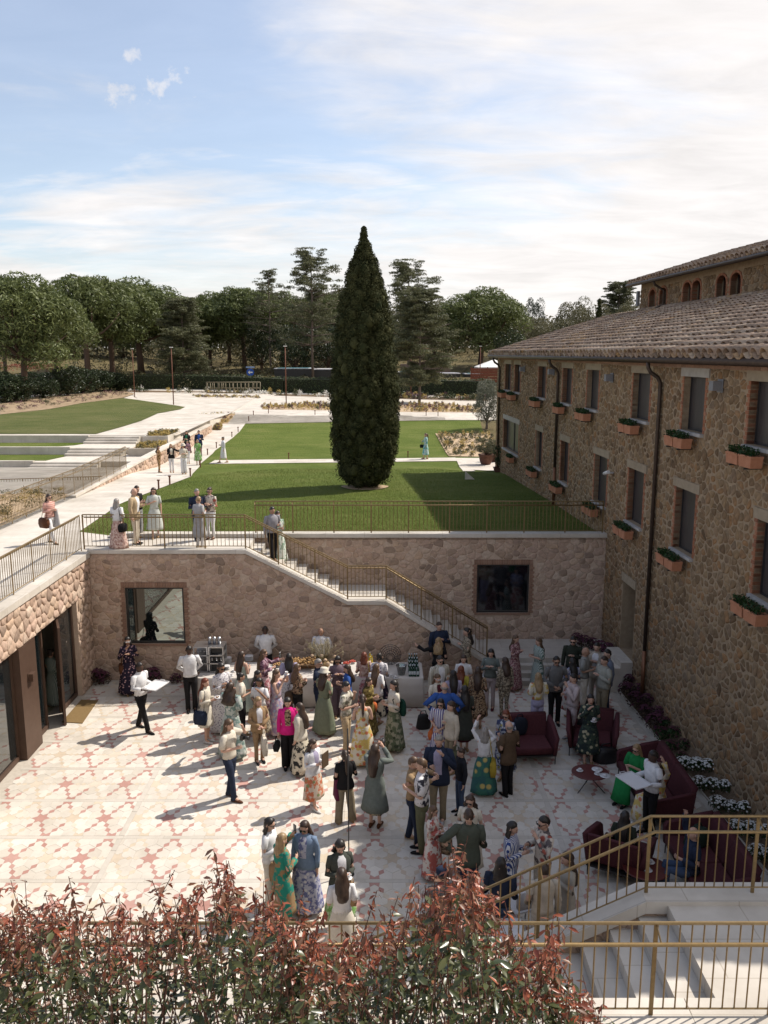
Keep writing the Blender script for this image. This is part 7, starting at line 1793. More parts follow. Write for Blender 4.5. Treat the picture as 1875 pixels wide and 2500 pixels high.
def it_backpack(t, W, J, s, rz, it):
    p = Vector((it[1]*.06, .17*s, 1.02*s)); b = MB(); w, h = .15, .40
    b.loft([[(math.sin(a)*w*k, math.cos(a)*.085*k + .02, z) for a in [2*math.pi*j/10 for j in range(10)]] for z, k in ((-h*.4, .8), (-h*.3, 1), (h*.2, 1), (h*.42, .85), (h*.55, .4))])
    st_ = MB()
    for sx in (-1, 1): st_.tube([(sx*.09, 0, .16), (sx*.11, -.12, .38*s), (sx*.12, -.27, .30*s), (sx*.12, -.20, .05), (sx*.10, 0, -.10)], .012, 5)
    at_obj('backpack', [('bag_body', b, it[2]), ('strap', st_, it[2])], W(p), rz, it[3], 'backpack')
def it_cup(t, W, J, s, rz, it):
    sd = it[1]; d = (J['wri'][sd]-J['elb'][sd]).normalized(); p = J['wri'][sd] + d*.10*s; c = MB(); c.lathe([(.022, -.035), (.034, .0), (.04, .035), (.035, .035), (.028, -.02)], n=10)
    sa = MB(); sa.lathe([(.03, -.048), (.07, -.038), (.072, -.034), (.03, -.04)], n=12); h_ = MB(); h_.tube([(.036, 0, .02), (.06, 0, .015), (.058, 0, -.012), (.03, 0, -.015)], .006, 5)
    at_obj('coffee_cup', [('cup', c, M_china), ('saucer', sa, M_china), ('handle', h_, M_china)], W(p), rz, it[3], 'cup')
def it_phone(t, W, J, s, rz, it):
    sd = it[1]; d = (J['wri'][sd]-J['elb'][sd]).normalized(); p = J['wri'][sd] + d*.12*s; c = MB(); c.box(-.038, -.005, -.04, .038, .005, .11); sc_ = MB(); sc_.box(-.034, .0052, -.034, .034, .0062, .104)
    at_obj('mobile_phone', [('case', c, BLK), ('screen', sc_, M_lens)], W(p), rz, it[3], 'phone')
def it_camera(t, W, J, s, rz, it):
    p = (J['wri'][0] + J['wri'][1])/2 + Vector((0, -.09, .02)); c = MB(); c.box(-.07, -.035, -.05, .07, .035, .045); c.box(-.03, -.03, .046, .03, .03, .075); l = MB(); l.tube([(0, -.036, 0), (0, -.09, 0), (0, -.15, 0)], [.038, .042, .046], 12)
    at_obj('camera', [('camera_body', c, M_dark), ('lens', l, M_dark)], W(p), rz, it[3], 'camera')
def it_tray(t, W, J, s, rz, it):
    p = (J['wri'][0]*.35 + J['wri'][1]*.65) + Vector((0, -.20, .06)); c = MB(); c.box(-.30, -.20, -.008, .30, .20, .004); rm = MB()
    rm.tube([(-.30, -.20, .012), (.30, -.20, .012), (.30, .20, .012), (-.30, .20, .012), (-.30, -.20, .012)], .010, 5); hd = MB()
    for sx in (-1, 1): hd.tube([(sx*.30, -.07, .01), (sx*.335, -.05, .03), (sx*.335, .05, .03), (sx*.30, .07, .01)], .007, 5)
    at_obj('serving_tray', [('tray_board', c, M_china), ('rim', rm, M_china), ('handle', hd, M_china)], W(p), rz + R(10), it[3], 'tray')
def it_folder(t, W, J, s, rz, it):
    p = J['wri'][it[1]] + Vector((0, -.08, .08)); c = MB(); c.box(-.12, -.008, -.16, .12, .008, .16); e = MB(); e.box(-.115, .0085, -.155, .115, .013, .155)
    at_obj('folder', [('cover', c, it[2]), ('pages', e, M_china)], W(p), rz + R(12), it[3], 'folder')
def it_plate(t, W, J, s, rz, it):
    sd = it[1]; d = (J['wri'][sd]-J['elb'][sd]).normalized(); p = J['wri'][sd] + d*.13*s; c = MB(); c.lathe([(.05, -.008), (.10, .006), (.102, .01), (.055, -.001)], n=14); f = MB()
    for k in range(3): f.lathe([(.002, .0), (.02, .004), (.016, .018), (.002, .022)], ((k-1)*.03, (k % 2)*.03, .0), 7)
    at_obj('plate', [('dish', c, M_china), ('food', f, TAN)], W(p), rz, it[3], 'plate')
def it_jacket(t, W, J, s, rz, it):
    p = J['elb'][it[1]].lerp(J['wri'][it[1]], .5); c = MB(); sx = 1 if it[1] else -1
    for y0 in (-.03, .03):
        c.loft([[(sx*.02 + math.sin(a)*(.035+.03*f)*(1+.2*math.sin(3*a)), y0*(1+f) + math.cos(a)*(.05+.06*f), .03 - .55*f) for a in [2*math.pi*j/9 for j in range(9)]] for f in (0, .2, .5, .8, 1)])
    at_obj('carried_jacket', [('cloth', c, it[2])], W(p), rz, it[3], 'jacket')
ITEMS = dict(tote=it_tote, shoulder=it_shoulder, backpack=it_backpack, cup=it_cup, phone=it_phone, camera=it_camera, tray=it_tray, folder=it_folder, plate=it_plate, jacket=it_jacket)
M_china = mat_noise('white_china', (.62, .61, .61), (.68, .67, .67), 3, .35, .4, 0)
def finish_people():
    dg = bpy.context.evaluated_depsgraph_get()
    for t, bo, hm in PEOPLE:
        ev = bo.evaluated_get(dg); me = bpy.data.meshes.new_from_object(ev)
        bm = bmesh.new(); bm.from_mesh(me); bm.from_mesh(hm)
        me2 = bpy.data.meshes.new('body'); 
        nb = len(me.polygons)
        bm.to_mesh(me2); bm.free()
        for m_ in hm.materials: me2.materials.append(m_)
        mi = np.zeros(len(me2.polygons), dtype=np.int32); hi = np.zeros(len(hm.polygons), dtype=np.int32); hm.polygons.foreach_get('material_index', hi); mi[nb:] = hi
        me2.polygons.foreach_set('material_index', mi); me2.polygons.foreach_set('use_smooth', np.ones(len(mi), dtype=bool)); me2.update()
        meshobj('body', me2, t); bpy.data.objects.remove(bo)
# ---------------------------------------------------------------- who stands where (pixel of head top, pixel row of the feet)
F_, ST, HS, DT = 'floral', 'stripe', 'hstripe', 'dots'
fl_green = pat(F_, (.42, .46, .42), (.16, .23, .21), (.55, .55, .52), 9); fl_lilac = pat(F_, (.50, .40, .42), (.30, .22, .33), (.30, .36, .48), 12); fl_pink = pat(F_, (.55, .40, .40), (.36, .12, .14), (.20, .10, .12), 14)
fl_orange = pat(F_, (.60, .50, .40), (.52, .16, .08), (.22, .26, .12), 9); fl_cream = pat(F_, (.60, .54, .42), (.03, .03, .03), None, 8); fl_yel = pat(F_, (.62, .57, .46), (.55, .40, .12), (.50, .16, .08), 8)
fl_dark = pat(F_, (.025, .035, .035), (.05, .07, .05), (.40, .36, .24), 10); fl_teal = pat(F_, (.04, .12, .12), (.05, .16, .12), (.50, .40, .14), 6); leop = pat('leopard', (.30, .20, .12), (.05, .03, .025), (.42, .33, .22), 22); leop2 = pat('leopard', (.40, .34, .25), (.10, .08, .06), (.20, .15, .10), 30)
blkpat = pat(DT, (.02, .015, .03), (.45, .28, .30), None, 16); mauve = fab((.17, .12, .14)); pinkp = pat(F_, (.24, .10, .11), (.46, .32, .30), (.10, .04, .05), 22); grst = pat(ST, (.50, .52, .48), (.09, .16, .13), None, 14); abst = pat(F_, (.64, .62, .62), (.03, .03, .04), None, 7)
bwst = pat(ST, (.60, .60, .62), (.04, .07, .22), None, 10); whst = pat(ST, (.62, .60, .60), (.10, .08, .25), None, 6); grdr = pat(F_, (.10, .12, .07), (.28, .27, .19), (.05, .06, .035), 9); gold = pat(F_, (.20, .15, .05), (.10, .07, .025), (.35, .28, .10), 12)
bluewh = pat(F_, (.05, .06, .12), (.45, .47, .52), (.30, .28, .10), 12); camo = pat(F_, (.46, .43, .36), (.16, .16, .12), (.60, .57, .50), 9); dotw = pat(DT, (.60, .58, .59), (.20, .18, .24), None, 22); redfl = pat(F_, (.62, .57, .52), (.42, .12, .10), (.25, .12, .12), 8)
leaf = pat(F_, (.58, .51, .43), (.12, .10, .10), (.36, .10, .07), 7); purpf = pat(F_, (.14, .06, .09), (.36, .24, .28), (.06, .03, .05), 13); crst = pat(ST, (.50, .47, .40), (.36, .33, .27), None, 7); tote_p = pat(F_, (.34, .25, .16), (.10, .07, .06), (.5, .4, .28), 14); stripey = pat(HS, (.60, .36, .30), (.03, .03, .04), (.55, .12, .10), 3.0)
greenp = pat(F_, (.02, .20, .15), (.26, .17, .09), None, 7); bluefl = pat(F_, (.40, .40, .50), (.13, .14, .28), (.55, .53, .55), 14); aqua = pat(F_, (.36, .50, .48), (.08, .30, .30), (.55, .58, .55), 8); grwht = pat(F_, (.58, .60, .54), (.22, .32, .24), None, 9); brnp = pat(F_, (.18, .10, .05), (.36, .24, .12), (.08, .04, .03), 12); gredr = pat(F_, (.16, .32, .09), (.40, .48, .30), None, 9); rose = pat(F_, (.42, .27, .23), (.60, .46, .40), (.28, .14, .12), 16)
ora = fab((.50, .13, .04)); redb = fab((.42, .03, .02)); yeb = fab((.38, .28, .04)); grn = fab((.018, .19, .055)); mag = fab((.62, .02, .20)); PKT = fab((.46, .38, .37)); dgr = fab((.03, .035, .025)); dgb = fab((.055, .06, .05)); mint = fab((.38, .44, .38)); DEN = fab((.16, .22, .32)); GGR = fab((.14, .16, .145)); CRT = fab((.52, .46, .37)); sage = fab((.17, .19, .13)); dkg = fab((.01, .045, .03)); WNE = fab((.11, .02, .05)); SBL = fab((.16, .18, .23)); BST = fab((.40, .345, .28)); MSH = fab((.30, .205, .115))
tr = 'trousers'
# left part of the courtyard
P(339.5, 1615.6, 1782, 62, 'm', ('shirt', WHT), (tr, BLK), 'kshort', ('tray', 'tray'), 'waiter in white shirt walking with an empty white tray beside the doormat', 'd', 'walk', shoes=BLK, items=[('tray', 1, 0, 'white serving tray carried by the waiter walking near the doormat')])
P(310.6, 1552.7, 1695, 20, 'f', ('blouse', blkpat), ('maxi', blkpat), 'klong', ('drink', 'fold'), 'woman in black patterned maxi dress and white sunglasses drinking by the stair wall', 'm', glasses=2, items=[('shoulder', 0, LEA, 'brown bag on the shoulder of the woman in the black patterned dress')])
P(461, 1574.7, 1735, 15, 'm', ('shirt', WHT), (tr, BLK), 'kshort', 'behind', 'waiter in white shirt with hands behind his back beside the coffee machine', 'd', down=18, shoes=BLK)
P(123, 1583, 1722, 150, 'f', ('blouse', grst), ('maxi', grst), 'bbun', ('down', 'hold'), 'woman in a green striped dress walking in through the open glass door', 'l', 'walk')
P(499.5, 1653.9, 1811.9, 75, 'f', ('shirt', CRM), ('skirt', CRM), 'rlong', ('hold', 'hold'), 'auburn haired woman in short white dress with a navy bucket bag', 'l', shoes=SHW, items=[('shoulder', 0, NVY, 'navy bucket bag hanging from the auburn haired woman in white', .32, .34), ('plate', 1, 0, 'small plate held by the auburn haired woman in white')])
P(539, 1616.4, 1786, 40, 'f', ('blouse', dotw), ('maxi', dotw), 'klong', ('hold', 'fold'), 'woman with long black hair, sunglasses and pale dotted dress near the coffee machine', 't', glasses=1, items=[('shoulder', 1, CRM, 'small cream handbag of the woman in the pale dotted dress', .2, .16)])
P(561.9, 1664, 1850, 165, 'f', ('puff', fl_green), ('maxi', fl_green), 'bcurly', ('hold', 'out'), 'woman with curly brown hair in grey green floral dress stretching her arm out')
P(557.7, 1753.7, 1950, 70, 'm', ('tee', CRM), (tr, NVY), 'nlong', ('hold', 'up'), 'long haired photographer in cream t-shirt and navy trousers holding a camera', 'l', 'step', shoes=LEA, items=[('camera', 1, 0, 'black camera in the hands of the long haired photographer')])
P(586.8, 1641, None, 110, 'f', ('puff0', CRM), (tr, BLK), 'kbun', ('hold', 'hold'), 'woman with dark bun and white top seen from behind near the coffee machine', 'm', h=1.66)
P(589, 1588, None, 150, 'f', ('strap', mint), ('maxi', mint), 'bxlong', ('hold', 'hold'), 'woman with long brown hair and pale green strap dress at the buffet', h=1.70)
P(643, 1584, None, 100, 'f', ('blouse', purpf), ('maxi', fl_pink), 'nxlong', ('hold', 'out'), 'woman with very long brown hair in purple floral blouse at the buffet', glasses=1, h=1.68)
P(628.4, 1635, None, 80, 'f', ('blouse', blkpat), (tr, BLK), 'klong', ('hold', 'hold'), 'woman with long black hair and dark printed blouse in the crowd by the buffet', 'm', h=1.62)
P(632.6, 1653, None, 350, 'f', ('tee', WHT), ('midi', leop2), 'kcurly', ('hold', 'drink'), 'woman with dark curly hair and white t-shirt in the crowd by the buffet', 't', h=1.66)
P(674, 1633, 1791, 80, 'f', ('strap', fl_lilac), ('maxi', fl_lilac), 'nmid', ('drink', 'up'), 'woman in sleeveless lilac floral maxi dress lifting a cup to her mouth', items=[('cup', 1, 0, 'white cup lifted by the woman in the lilac floral dress')])
P(705, 1593.6, None, 185, 'f', ('puff', LIL), ('maxi', dotw), 'klong', ('hold', 'hold'), 'woman with straight black hair and pale lilac blouse facing the buffet', h=1.68, items=[('shoulder', 0, LEA, 'brown leather bag of the woman in the lilac blouse')])
P(725, 1619, None, 130, 'f', ('blouse', leop), (tr, BLK), 'nlong', ('hold', 'hold'), 'woman with wavy brown hair, dark spotted blouse and big brown bag', h=1.66, items=[('shoulder', 1, BRN, 'large dark brown bag of the woman in the spotted blouse', .36, .36)])
P(629.4, 1699.6, 1860, 25, 'f', ('jacket', TAN), (tr, TAN), 'ybob', ('clasp', 'clasp'), 'blond woman in tan trouser suit carrying a cream tote bag', inner=WHT, look=35, shoes=BLK, items=[('tote', 1, CRM, 'large cream cloth tote bag carried by the blond woman in the tan suit', .42, .44)])
P(702, 1700.6, 1874, 5, 'f', ('jacket', mag), ('widelegs', BLK), 'klong', ('down', 'down'), 'woman in bright magenta jacket and wide black trousers', inner=leop, down=16, shoes=BLK, items=[('tote', 0, BLK, 'small black handbag held by the woman in magenta', .22, .2)])
P(732, 1714, 1885, 250, 'f', ('jacket', CRM), ('maxi', fl_cream), 'bxlong', ('hold', 'down'), 'woman in cream jacket and black flowered cream skirt facing the magenta jacket', down=10)
P(763, 1803, 1973, 50, 'f', ('jacket', WHT), ('midi', fl_orange), 'bcurly', ('hold', 'hold'), 'curly haired woman in white cardigan and orange flowered skirt holding a dark folder', 'l', 'step', inner=LIL, shoes=SHW, look=25, items=[('folder', 1, BRN, 'dark brown folder held by the curly haired woman in white')])
P(647, 1527, None, 5, 'm', ('shirt', WHT), (tr, BLK), 'kshort', 'behind', 'waiter in white shirt behind the buffet at the left, in front of the stair wall', 'd', depth=23.0, shoes=BLK)
P(783.5, 1531, None, 350, 'm', ('shirt', WHT), (tr, BLK), 'bald', 'behind', 'bald waiter in white shirt behind the flower arrangement on the buffet', 'm', depth=23.0, shoes=BLK, down=18)
# centre
P(776.7, 1607, 1764, 80, 'm', ('shirt', NVY), (tr, NVY), 'gshort', ('hold', 'hold'), 'grey haired man with glasses in dark blue shirt and jeans', glasses=1, shoes=LGR)
P(790, 1633, 1791.5, 150, 'f', ('shirt', sage), ('maxi', sage), 'blong', ('hold', 'drink'), 'woman in wide brimmed white hat and long olive dress', hat=('brim', CRM))
P(824, 1599.5, 1749, 10, 'f', ('blouse', mauve), ('widelegs', mauve), 'kxlong', ('fold', 'fold'), 'woman in mauve jumpsuit and sunglasses looking down at her hands', 'm', glasses=1, down=20)
P(848, 1621, 1767, 275, 'f', ('tee', BLU), (tr, JEA), 'blong', ('hold', 'hold'), 'brown haired woman in bright blue top and jeans', down=12, shoes=SHW)
P(844, 1662, 1834, 75, 'm', ('tee', camo), (tr, BEI), 'kshort', ('hold', 'drink'), 'short dark haired person in patterned beige shirt and beige trousers drinking', shoes=LEA)
P(888.5, 1591, 1724, 180, 'f', ('blouse', rose), ('maxi', fl_pink), 'rmid', ('hold', 'hold'), 'red haired woman in pink floral dress facing the buffet', items=[('shoulder', 0, yeb, 'mustard yellow bag of the red haired woman at the buffet', .34, .40)])
P(926, 1593, None, 175, 'f', ('blouse', dotw), ('maxi', blkpat), 'kbun', ('hold', 'hold'), 'woman with black topknot and spotted dress carrying a burgundy backpack', 'm', h=1.70, items=[('backpack', 1, WNE, 'burgundy backpack of the woman with the black topknot')])
P(918.4, 1619, None, 150, 'f', ('jacket', WHT), ('midi', fl_cream), 'nxlong', ('hold', 'hold'), 'woman with long light brown hair and white blazer near the ice bucket', h=1.66)
P(900, 1652.6, 1795, 60, 'f', ('blouse', gold), ('maxi', gold), 'bxlong', ('hold', 'hold'), 'woman with long dark hair in olive gold dress holding an orange bag', items=[('shoulder', 1, ora, 'bright orange bag of the woman in the olive gold dress', .3, .26)])
P(884.7, 1693, 1866, 185, 'f', ('strap', fl_yel), ('maxi', fl_yel), 'bpony', ('hold', 'hold'), 'woman with ponytail in long yellow flowered dress seen from behind')
P(962, 1659, 1829, 290, 'f', ('knit', CRM), ('maxi', grdr), 'kbob', ('hold', 'hold'), 'woman with black bob, cream cardigan and green flowered skirt', items=[('backpack', .8, dkg, 'dark green backpack of the woman with the black bob')])
P(842, 1830, 2008, 195, 'f', ('jacket', BLK), ('widelegs', KHA), 'bpony', ('fold', 'hold'), 'woman with ponytail in black jacket and flared brown trousers seen from behind', legs='wide', items=[('jacket', 1, WNE, 'dark plum jacket over the arm of the woman in flared trousers')])
P(915.5, 1814.6, 2018, 160, 'f', ('coat', GGR), ('midi', leop2), 'bxlong', ('up', 'up'), 'woman in long grey coat with long brown hair taking a picture', shoes=LEA, items=[('camera', 1, 0, 'black camera held up by the woman in the grey coat')])
P(1009, 1845.5, 2054.8, 75, 'm', ('shirt', MSH), (tr, NVY), 'nshort', ('hug', 'hug'), 'man in tan shirt and dark jeans embracing a man in a printed shirt', shoes=TAN, legs='step')
P(1030, 1849, 2079, 262, 'm', ('tee', abst), (tr, OLV), 'nshort', ('hold', 'hold'), 'man in white shirt with black brush print, hugging another man', shoes=BLK)
# around the foot of the stairs
P(1072, 1516.6, None, 20, 'm', ('knit', NVY), (tr, GRY), 'bshort', ('down', 'fold'), 'tall bearded man in navy sweater standing under the stair railing', h=1.84)
P(1071, 1555, None, 170, 'f', ('blouse', BLK), (tr, BLK), 'ycurly', ('hold', 'side'), 'curly blond woman in black waving her right hand, seen from behind', h=1.68)
P(1140.6, 1531, None, 275, 'm', ('shirt', leop2), (tr, BEI), 'kcurly', ('down', 'fold'), 'bearded man with dark wavy hair in cream patterned suit at the stair foot', h=1.80)
P(1074, 1598.8, None, 25, 'm', ('jacket', crst), (tr, BEI), 'kshort', ('down', 'hold'), 'man in striped open shirt over white t-shirt with sunglasses', inner=WHT, glasses=1, h=1.80)
P(1067.8, 1643.5, None, 30, 'f', ('jacket', CRM), (tr, CRM), 'nlong', ('fold', 'fold'), 'woman in cream jacket and white sunglasses behind the man in blue', inner=BUR, glasses=2, h=1.68)
P(1085.5, 1664, None, 175, 'm', ('knit', BLU), (tr, NVY), 'grim', ('hip', 'hip'), 'balding man in bright blue sweater with hands on hips', h=1.80)
P(1076, 1704, None, 340, 'f', ('puff', whst), ('midi', whst), 'kmid', ('clasp', 'clasp'), 'woman in white striped puff sleeve dress and sunglasses', glasses=1, h=1.68, items=[('shoulder', 0, ora, 'orange round bag of the woman in the striped dress')])
P(1102, 1710, 1887, 300, 'f', ('jacket', CRT), ('shorts', KHA), 'blong', ('fold', 'down'), 'woman in cream jacket and olive shorts beside the striped dress', shoes=TAN, items=[('tote', 1, OLV, 'olive handbag held by the woman in the cream jacket', .26, .22)])
P(1072, 1791, 2006, 350, 'm', ('jacket', NVY), (tr, KHA), 'gshort', ('hold', 'drink'), 'grey blond man in navy blazer and khaki trousers with a badge', inner=LIL, down=16, shoes=LGR)
P(1126, 1824.5, 1985, 285, 'm', ('shirt', fab((.018, .02, .026))), (tr, JEA), 'bshort', ('down', 'down'), 'young man in black shirt and blue jeans looking left')
P(1132, 1596.7, None, 355, 'f', ('tee', WHT), ('midi', bluefl), 'blong', ('hold', 'hold'), 'dark haired woman in white t-shirt facing the camera near the stair foot', down=14, h=1.66)
P(1126, 1624, None, 165, 'f', ('tee', fab((.40, .34, .06))), ('midi', redfl), 'rlong', ('hold', 'hold'), 'woman with long auburn hair and yellow top, seen from behind near the stair foot', h=1.64)
P(1107, 1635, None, 185, 'f', ('blouse', LIL), (tr, LIL), 'kxlong', ('hold', 'down'), 'woman with very long dark hair in grey lilac seen from behind', h=1.66)
P(1135.4, 1672.6, 1835, 190, 'f', ('coat', dgb), ('midi', BUR), 'kxlong', ('hold', 'down'), 'woman in long dark grey coat over a burgundy dress seen from behind')
P(1167.7, 1627, 1778, 170, 'f', ('coat', leop), ('midi', leop), 'bxlong', ('hold', 'down'), 'woman in brown leopard coat with long dark hair seen from behind', items=[('tote', 1, BLK, 'small black bag of the woman in the leopard coat', .16, .16)])
P(1199, 1582, 1731, 345, 'f', ('blouse', GGR), (tr, PKT), 'kxlong', ('fold', 'fold'), 'woman with black hair, grey green blouse and pale trousers', 'l', down=18, shoes=BUR, items=[('shoulder', 0, WHT, 'white handbag of the woman in the grey green blouse', .3, .18)])
P(1234, 1603, 1752, 200, 'f', ('blouse', leop2), (tr, leop2), 'blong', ('down', 'down'), 'woman in beige leopard jumpsuit with straight brown hair seen from behind')
P(1259, 1549, 1683, 55, 'f', ('blouse', pinkp), ('maxi', pinkp), 'nlong', ('fold', 'fold'), 'woman in long pink patterned dress with folded arms before the pale platform')
P(1316, 1556, 1692, 285, 'f', ('puff', grst), ('midi', grst), 'nlong', ('hold', 'hold'), 'woman in green striped dress with long brown hair before the pale platform')
P(1236, 1731, 1903, 330, 'f', ('blouse', bluewh), ('midi', bluewh), 'rlong', ('hold', 'hold'), 'red haired woman in sunglasses and navy and white flowered dress', glasses=1, down=14)
P(1243.6, 1759, 1941, 215, 'm', ('jacket', BRN), (tr, BLK), 'grim', ('hold', 'hold'), 'balding grey haired man in brown jacket and black trousers seen from behind')
P(1184, 1773.5, 1938, 175, 'f', ('shirt', WHT), ('maxi', fl_teal), 'gmid', ('up', 'raise'), 'grey haired woman in white shirt and green flowered skirt with raised arms', items=[('shoulder', 0, yeb, 'mustard yellow bag of the grey haired woman with raised arms', .32, .34)])
# right part
P(1400, 1552, None, 340, 'm', ('shirt', dgr), (tr, BLK), 'kshort', ('down', 'fold'), 'man in dark green shirt with sunglasses at the back by the farmhouse', glasses=1, h=1.82)
P(1359, 1600, 1768, 0, 'm', ('polo', GRY), (tr, BLK), 'kshort', ('clasp', 'clasp'), 'man in grey polo shirt with sunglasses and clasped hands', 'm', glasses=1, items=[])
P(1315, 1641, 1792, 185, 'f', ('puff', fl_yel), ('widelegs', LIL), 'ylong', ('hold', 'hold'), 'blond woman in yellow flowered blouse and pale lilac trousers behind the armchair')
P(1398, 1605, None, 200, 'f', ('blouse', bluefl), ('midi', redfl), 'kxlong', ('hold', 'hold'), 'woman with very long black hair seen from behind beside the grey polo shirt', h=1.66)
P(1401, 1643, 1806, 285, 'm', ('knit', PKT), (tr, PKT), 'kshort', ('hold', 'drink'), 'man in pale pink sweater and pink trousers holding a cup', shoes=LGR)
P(1430, 1578.6, None, 70, 'm', ('tee', fab((.27, .265, .24))), (tr, CRM), 'bald', ('hold', 'hold'), 'bald bearded man in grey t-shirt and white trousers', 'm', h=1.80)
P(1458, 1567, None, 330, 'm', ('jacket', BST), (tr, BST), 'kshort', ('fold', 'fold'), 'man in light beige suit by the farmhouse wall', inner=WHT, h=1.82)
P(1484, 1583.5, 1740, 280, 'm', ('jacket', SBL), (tr, NVY), 'kshort', ('hold', 'down'), 'man in blue grey blazer and dark trousers, rightmost of the group by the wall')
P(1476.6, 1600, 1764, 290, 'm', ('knit', fab((.33, .32, .27))), (tr, KHA), 'bshort', ('fold', 'fold'), 'man in pale grey sweater and brown trousers at the right of the group')
P(1442.6, 1693, 1862.4, 355, 'f', ('blouse', fl_dark), ('midi', fl_dark), 'kxlong', ('drink', 'hold'), 'woman in dark flowered dress drinking in front of the burgundy armchair', items=[('cup', 1, 0, 'white cup held by the woman in the dark flowered dress')])
P(1557.6, 1779, None, 310, 'f', ('puff', grn), ('maxi', grn), 'ylong', ('clasp', 'fold'), 'woman in bright green dress and sunglasses sitting on the burgundy sofa', seat=.46, h=1.70, glasses=1, shoes=BLK, depth=16.75, group=GRP)
P(1596, 1830, 2036, 285, 'm', ('shirt', WHT), (tr, BLK), 'kshort', ('tray', 'tray'), 'waiter in white shirt holding a white tray beside the burgundy sofa', 'd', shoes=BLK, items=[('tray', 1, 0, 'white tray held by the waiter beside the burgundy sofa')])
P(1612, 1845, None, 300, 'f', ('blouse', fl_yel), ('maxi', fl_yel), 'nlong', ('clasp', 'raise'), 'seated woman in yellow flowered dress half hidden behind the waiter', seat=.46, h=1.66, depth=15.95, shoes=SHW)
P(1057.5, 1966, 2139, 75, 'f', ('knit', redfl), ('maxi', redfl), 'nmid', ('hold', 'bag'), 'woman in white and red flowered dress with a patterned tote bag', glasses=1, items=[('tote', 1, tote_p, 'patterned brown tote bag of the woman in the red flowered dress', .40, .34), ('cup', 0, 0, 'white cup of the woman with the patterned tote')])
P(1148, 1939, None, 340, 'f', ('blouse', CRM), ('midi', CRM), 'bcurly', ('hold', 'hold'), 'dark haired woman in sunglasses and white shawl behind the green blazer', glasses=1, h=1.66)
P(1145, 1973.4, None, 180, 'm', ('jacket', fab((.075, .085, .065))), (tr, NVY), 'bshort', ('hold', 'hip'), 'man in dark green blazer and navy trousers seen from behind', h=1.84)
P(1250.5, 2003.6, None, 70, 'f', ('knit', bwst), ('widelegs', bwst), 'kbob', ('hold', 'hold'), 'woman with black bob in blue and white striped shirt', h=1.66, items=[('shoulder', 1, redb, 'red bag of the woman in the striped shirt', .26, .3), ('cup', 1, 0, 'white cup of the woman in the striped shirt')])
P(1328.8, 1990, None, 290, 'm', ('shirt', leaf), (tr, CRT), 'kshort', ('hold', 'drink'), 'bearded man in leaf print shirt and sunglasses talking to the striped shirt', glasses=1, h=1.80)
P(1223, 2092.5, None, 160, 'm', ('shirt', NVY), (tr, JEA), 'kmid', ('hold', 'hold'), 'person with black hair and navy top just above the red hedge', h=1.70)
P(1328.8, 2106, None, 185, 'm', ('shirt', CRT), (tr, CRT), 'bshort', ('down', 'hold'), 'person in loose cream linen shirt seen from behind below the railing', h=1.76)
P(1386, 2077.6, None, 280, 'f', ('coat', fab((.36, .33, .28))), (tr, CRT), 'bxlong', ('hold', 'fold'), 'woman with long brown hair in pale beige coat behind the railing', h=1.68)
P(1519, 2114, None, 150, 'f', ('knit', dgr), (tr, BLK), 'kxlong', ('hold', 'clasp'), 'dark haired woman in green sweater sitting in the armchair behind the railing', seat=.45, h=1.68, depth=14.1)
P(1684, 2163, None, 265, 'm', ('jacket', NVY), (tr, JEA), 'grim', ('raise', 'hold'), 'bald man in navy jacket sitting on the near sofa with a raised arm', seat=.45, h=1.78, depth=13.5)
P(1081.7, 2119.6, None, 190, 'm', ('tee', GRY), (tr, JEA), 'bshort', ('hold', 'hold'), 'person in navy cap and grey t-shirt partly hidden by the red hedge', hat=('cap', NVY), h=1.70)
# bottom centre
P(657, 1994, None, 75, 'f', ('blouse', WHT), ('widelegs', CRM), 'kbob', ('hold', 'hold'), 'woman with straight black bob and white blouse above the red hedge', glasses=1, h=1.68, items=[('tote', 0, TAN, 'woven tan tote of the woman with the black bob above the hedge', .3, .34)])
P(687, 2033, None, 130, 'f', ('blouse', greenp), ('midi', greenp), 'ymid', ('hold', 'up'), 'blond woman in emerald and brown printed blouse looking at her phone', h=1.66, items=[('phone', 1, 0, 'dark phone held by the blond woman in emerald')])
P(743.5, 2001.5, None, 345, 'f', ('jacket', DEN), ('maxi', bluefl), 'blong', ('down', 'down'), 'woman in denim jacket over a blue flowered dress', inner=bluefl, glasses=1, down=14, h=1.70)
P(829.5, 2046.5, None, 20, 'f', ('jacket', dgb), ('midi', gredr), 'kbob', ('hold', 'hold'), 'smiling woman with black hair holding a white coffee cup over a navy plate', inner=WHT, down=26, h=1.68, items=[('cup', 1, 0, 'white coffee cup of the smiling woman above the hedge'), ('tote', 1, TAN, 'tan paper bag hanging from the arm of the smiling woman', .24, .3)])
P(833.6, 2118, None, 190, 'f', ('tee', WHT), ('midi', CRM), 'blong', ('hold', 'hold'), 'woman with brown hair and white t-shirt seen from behind just over the hedge', h=1.68)
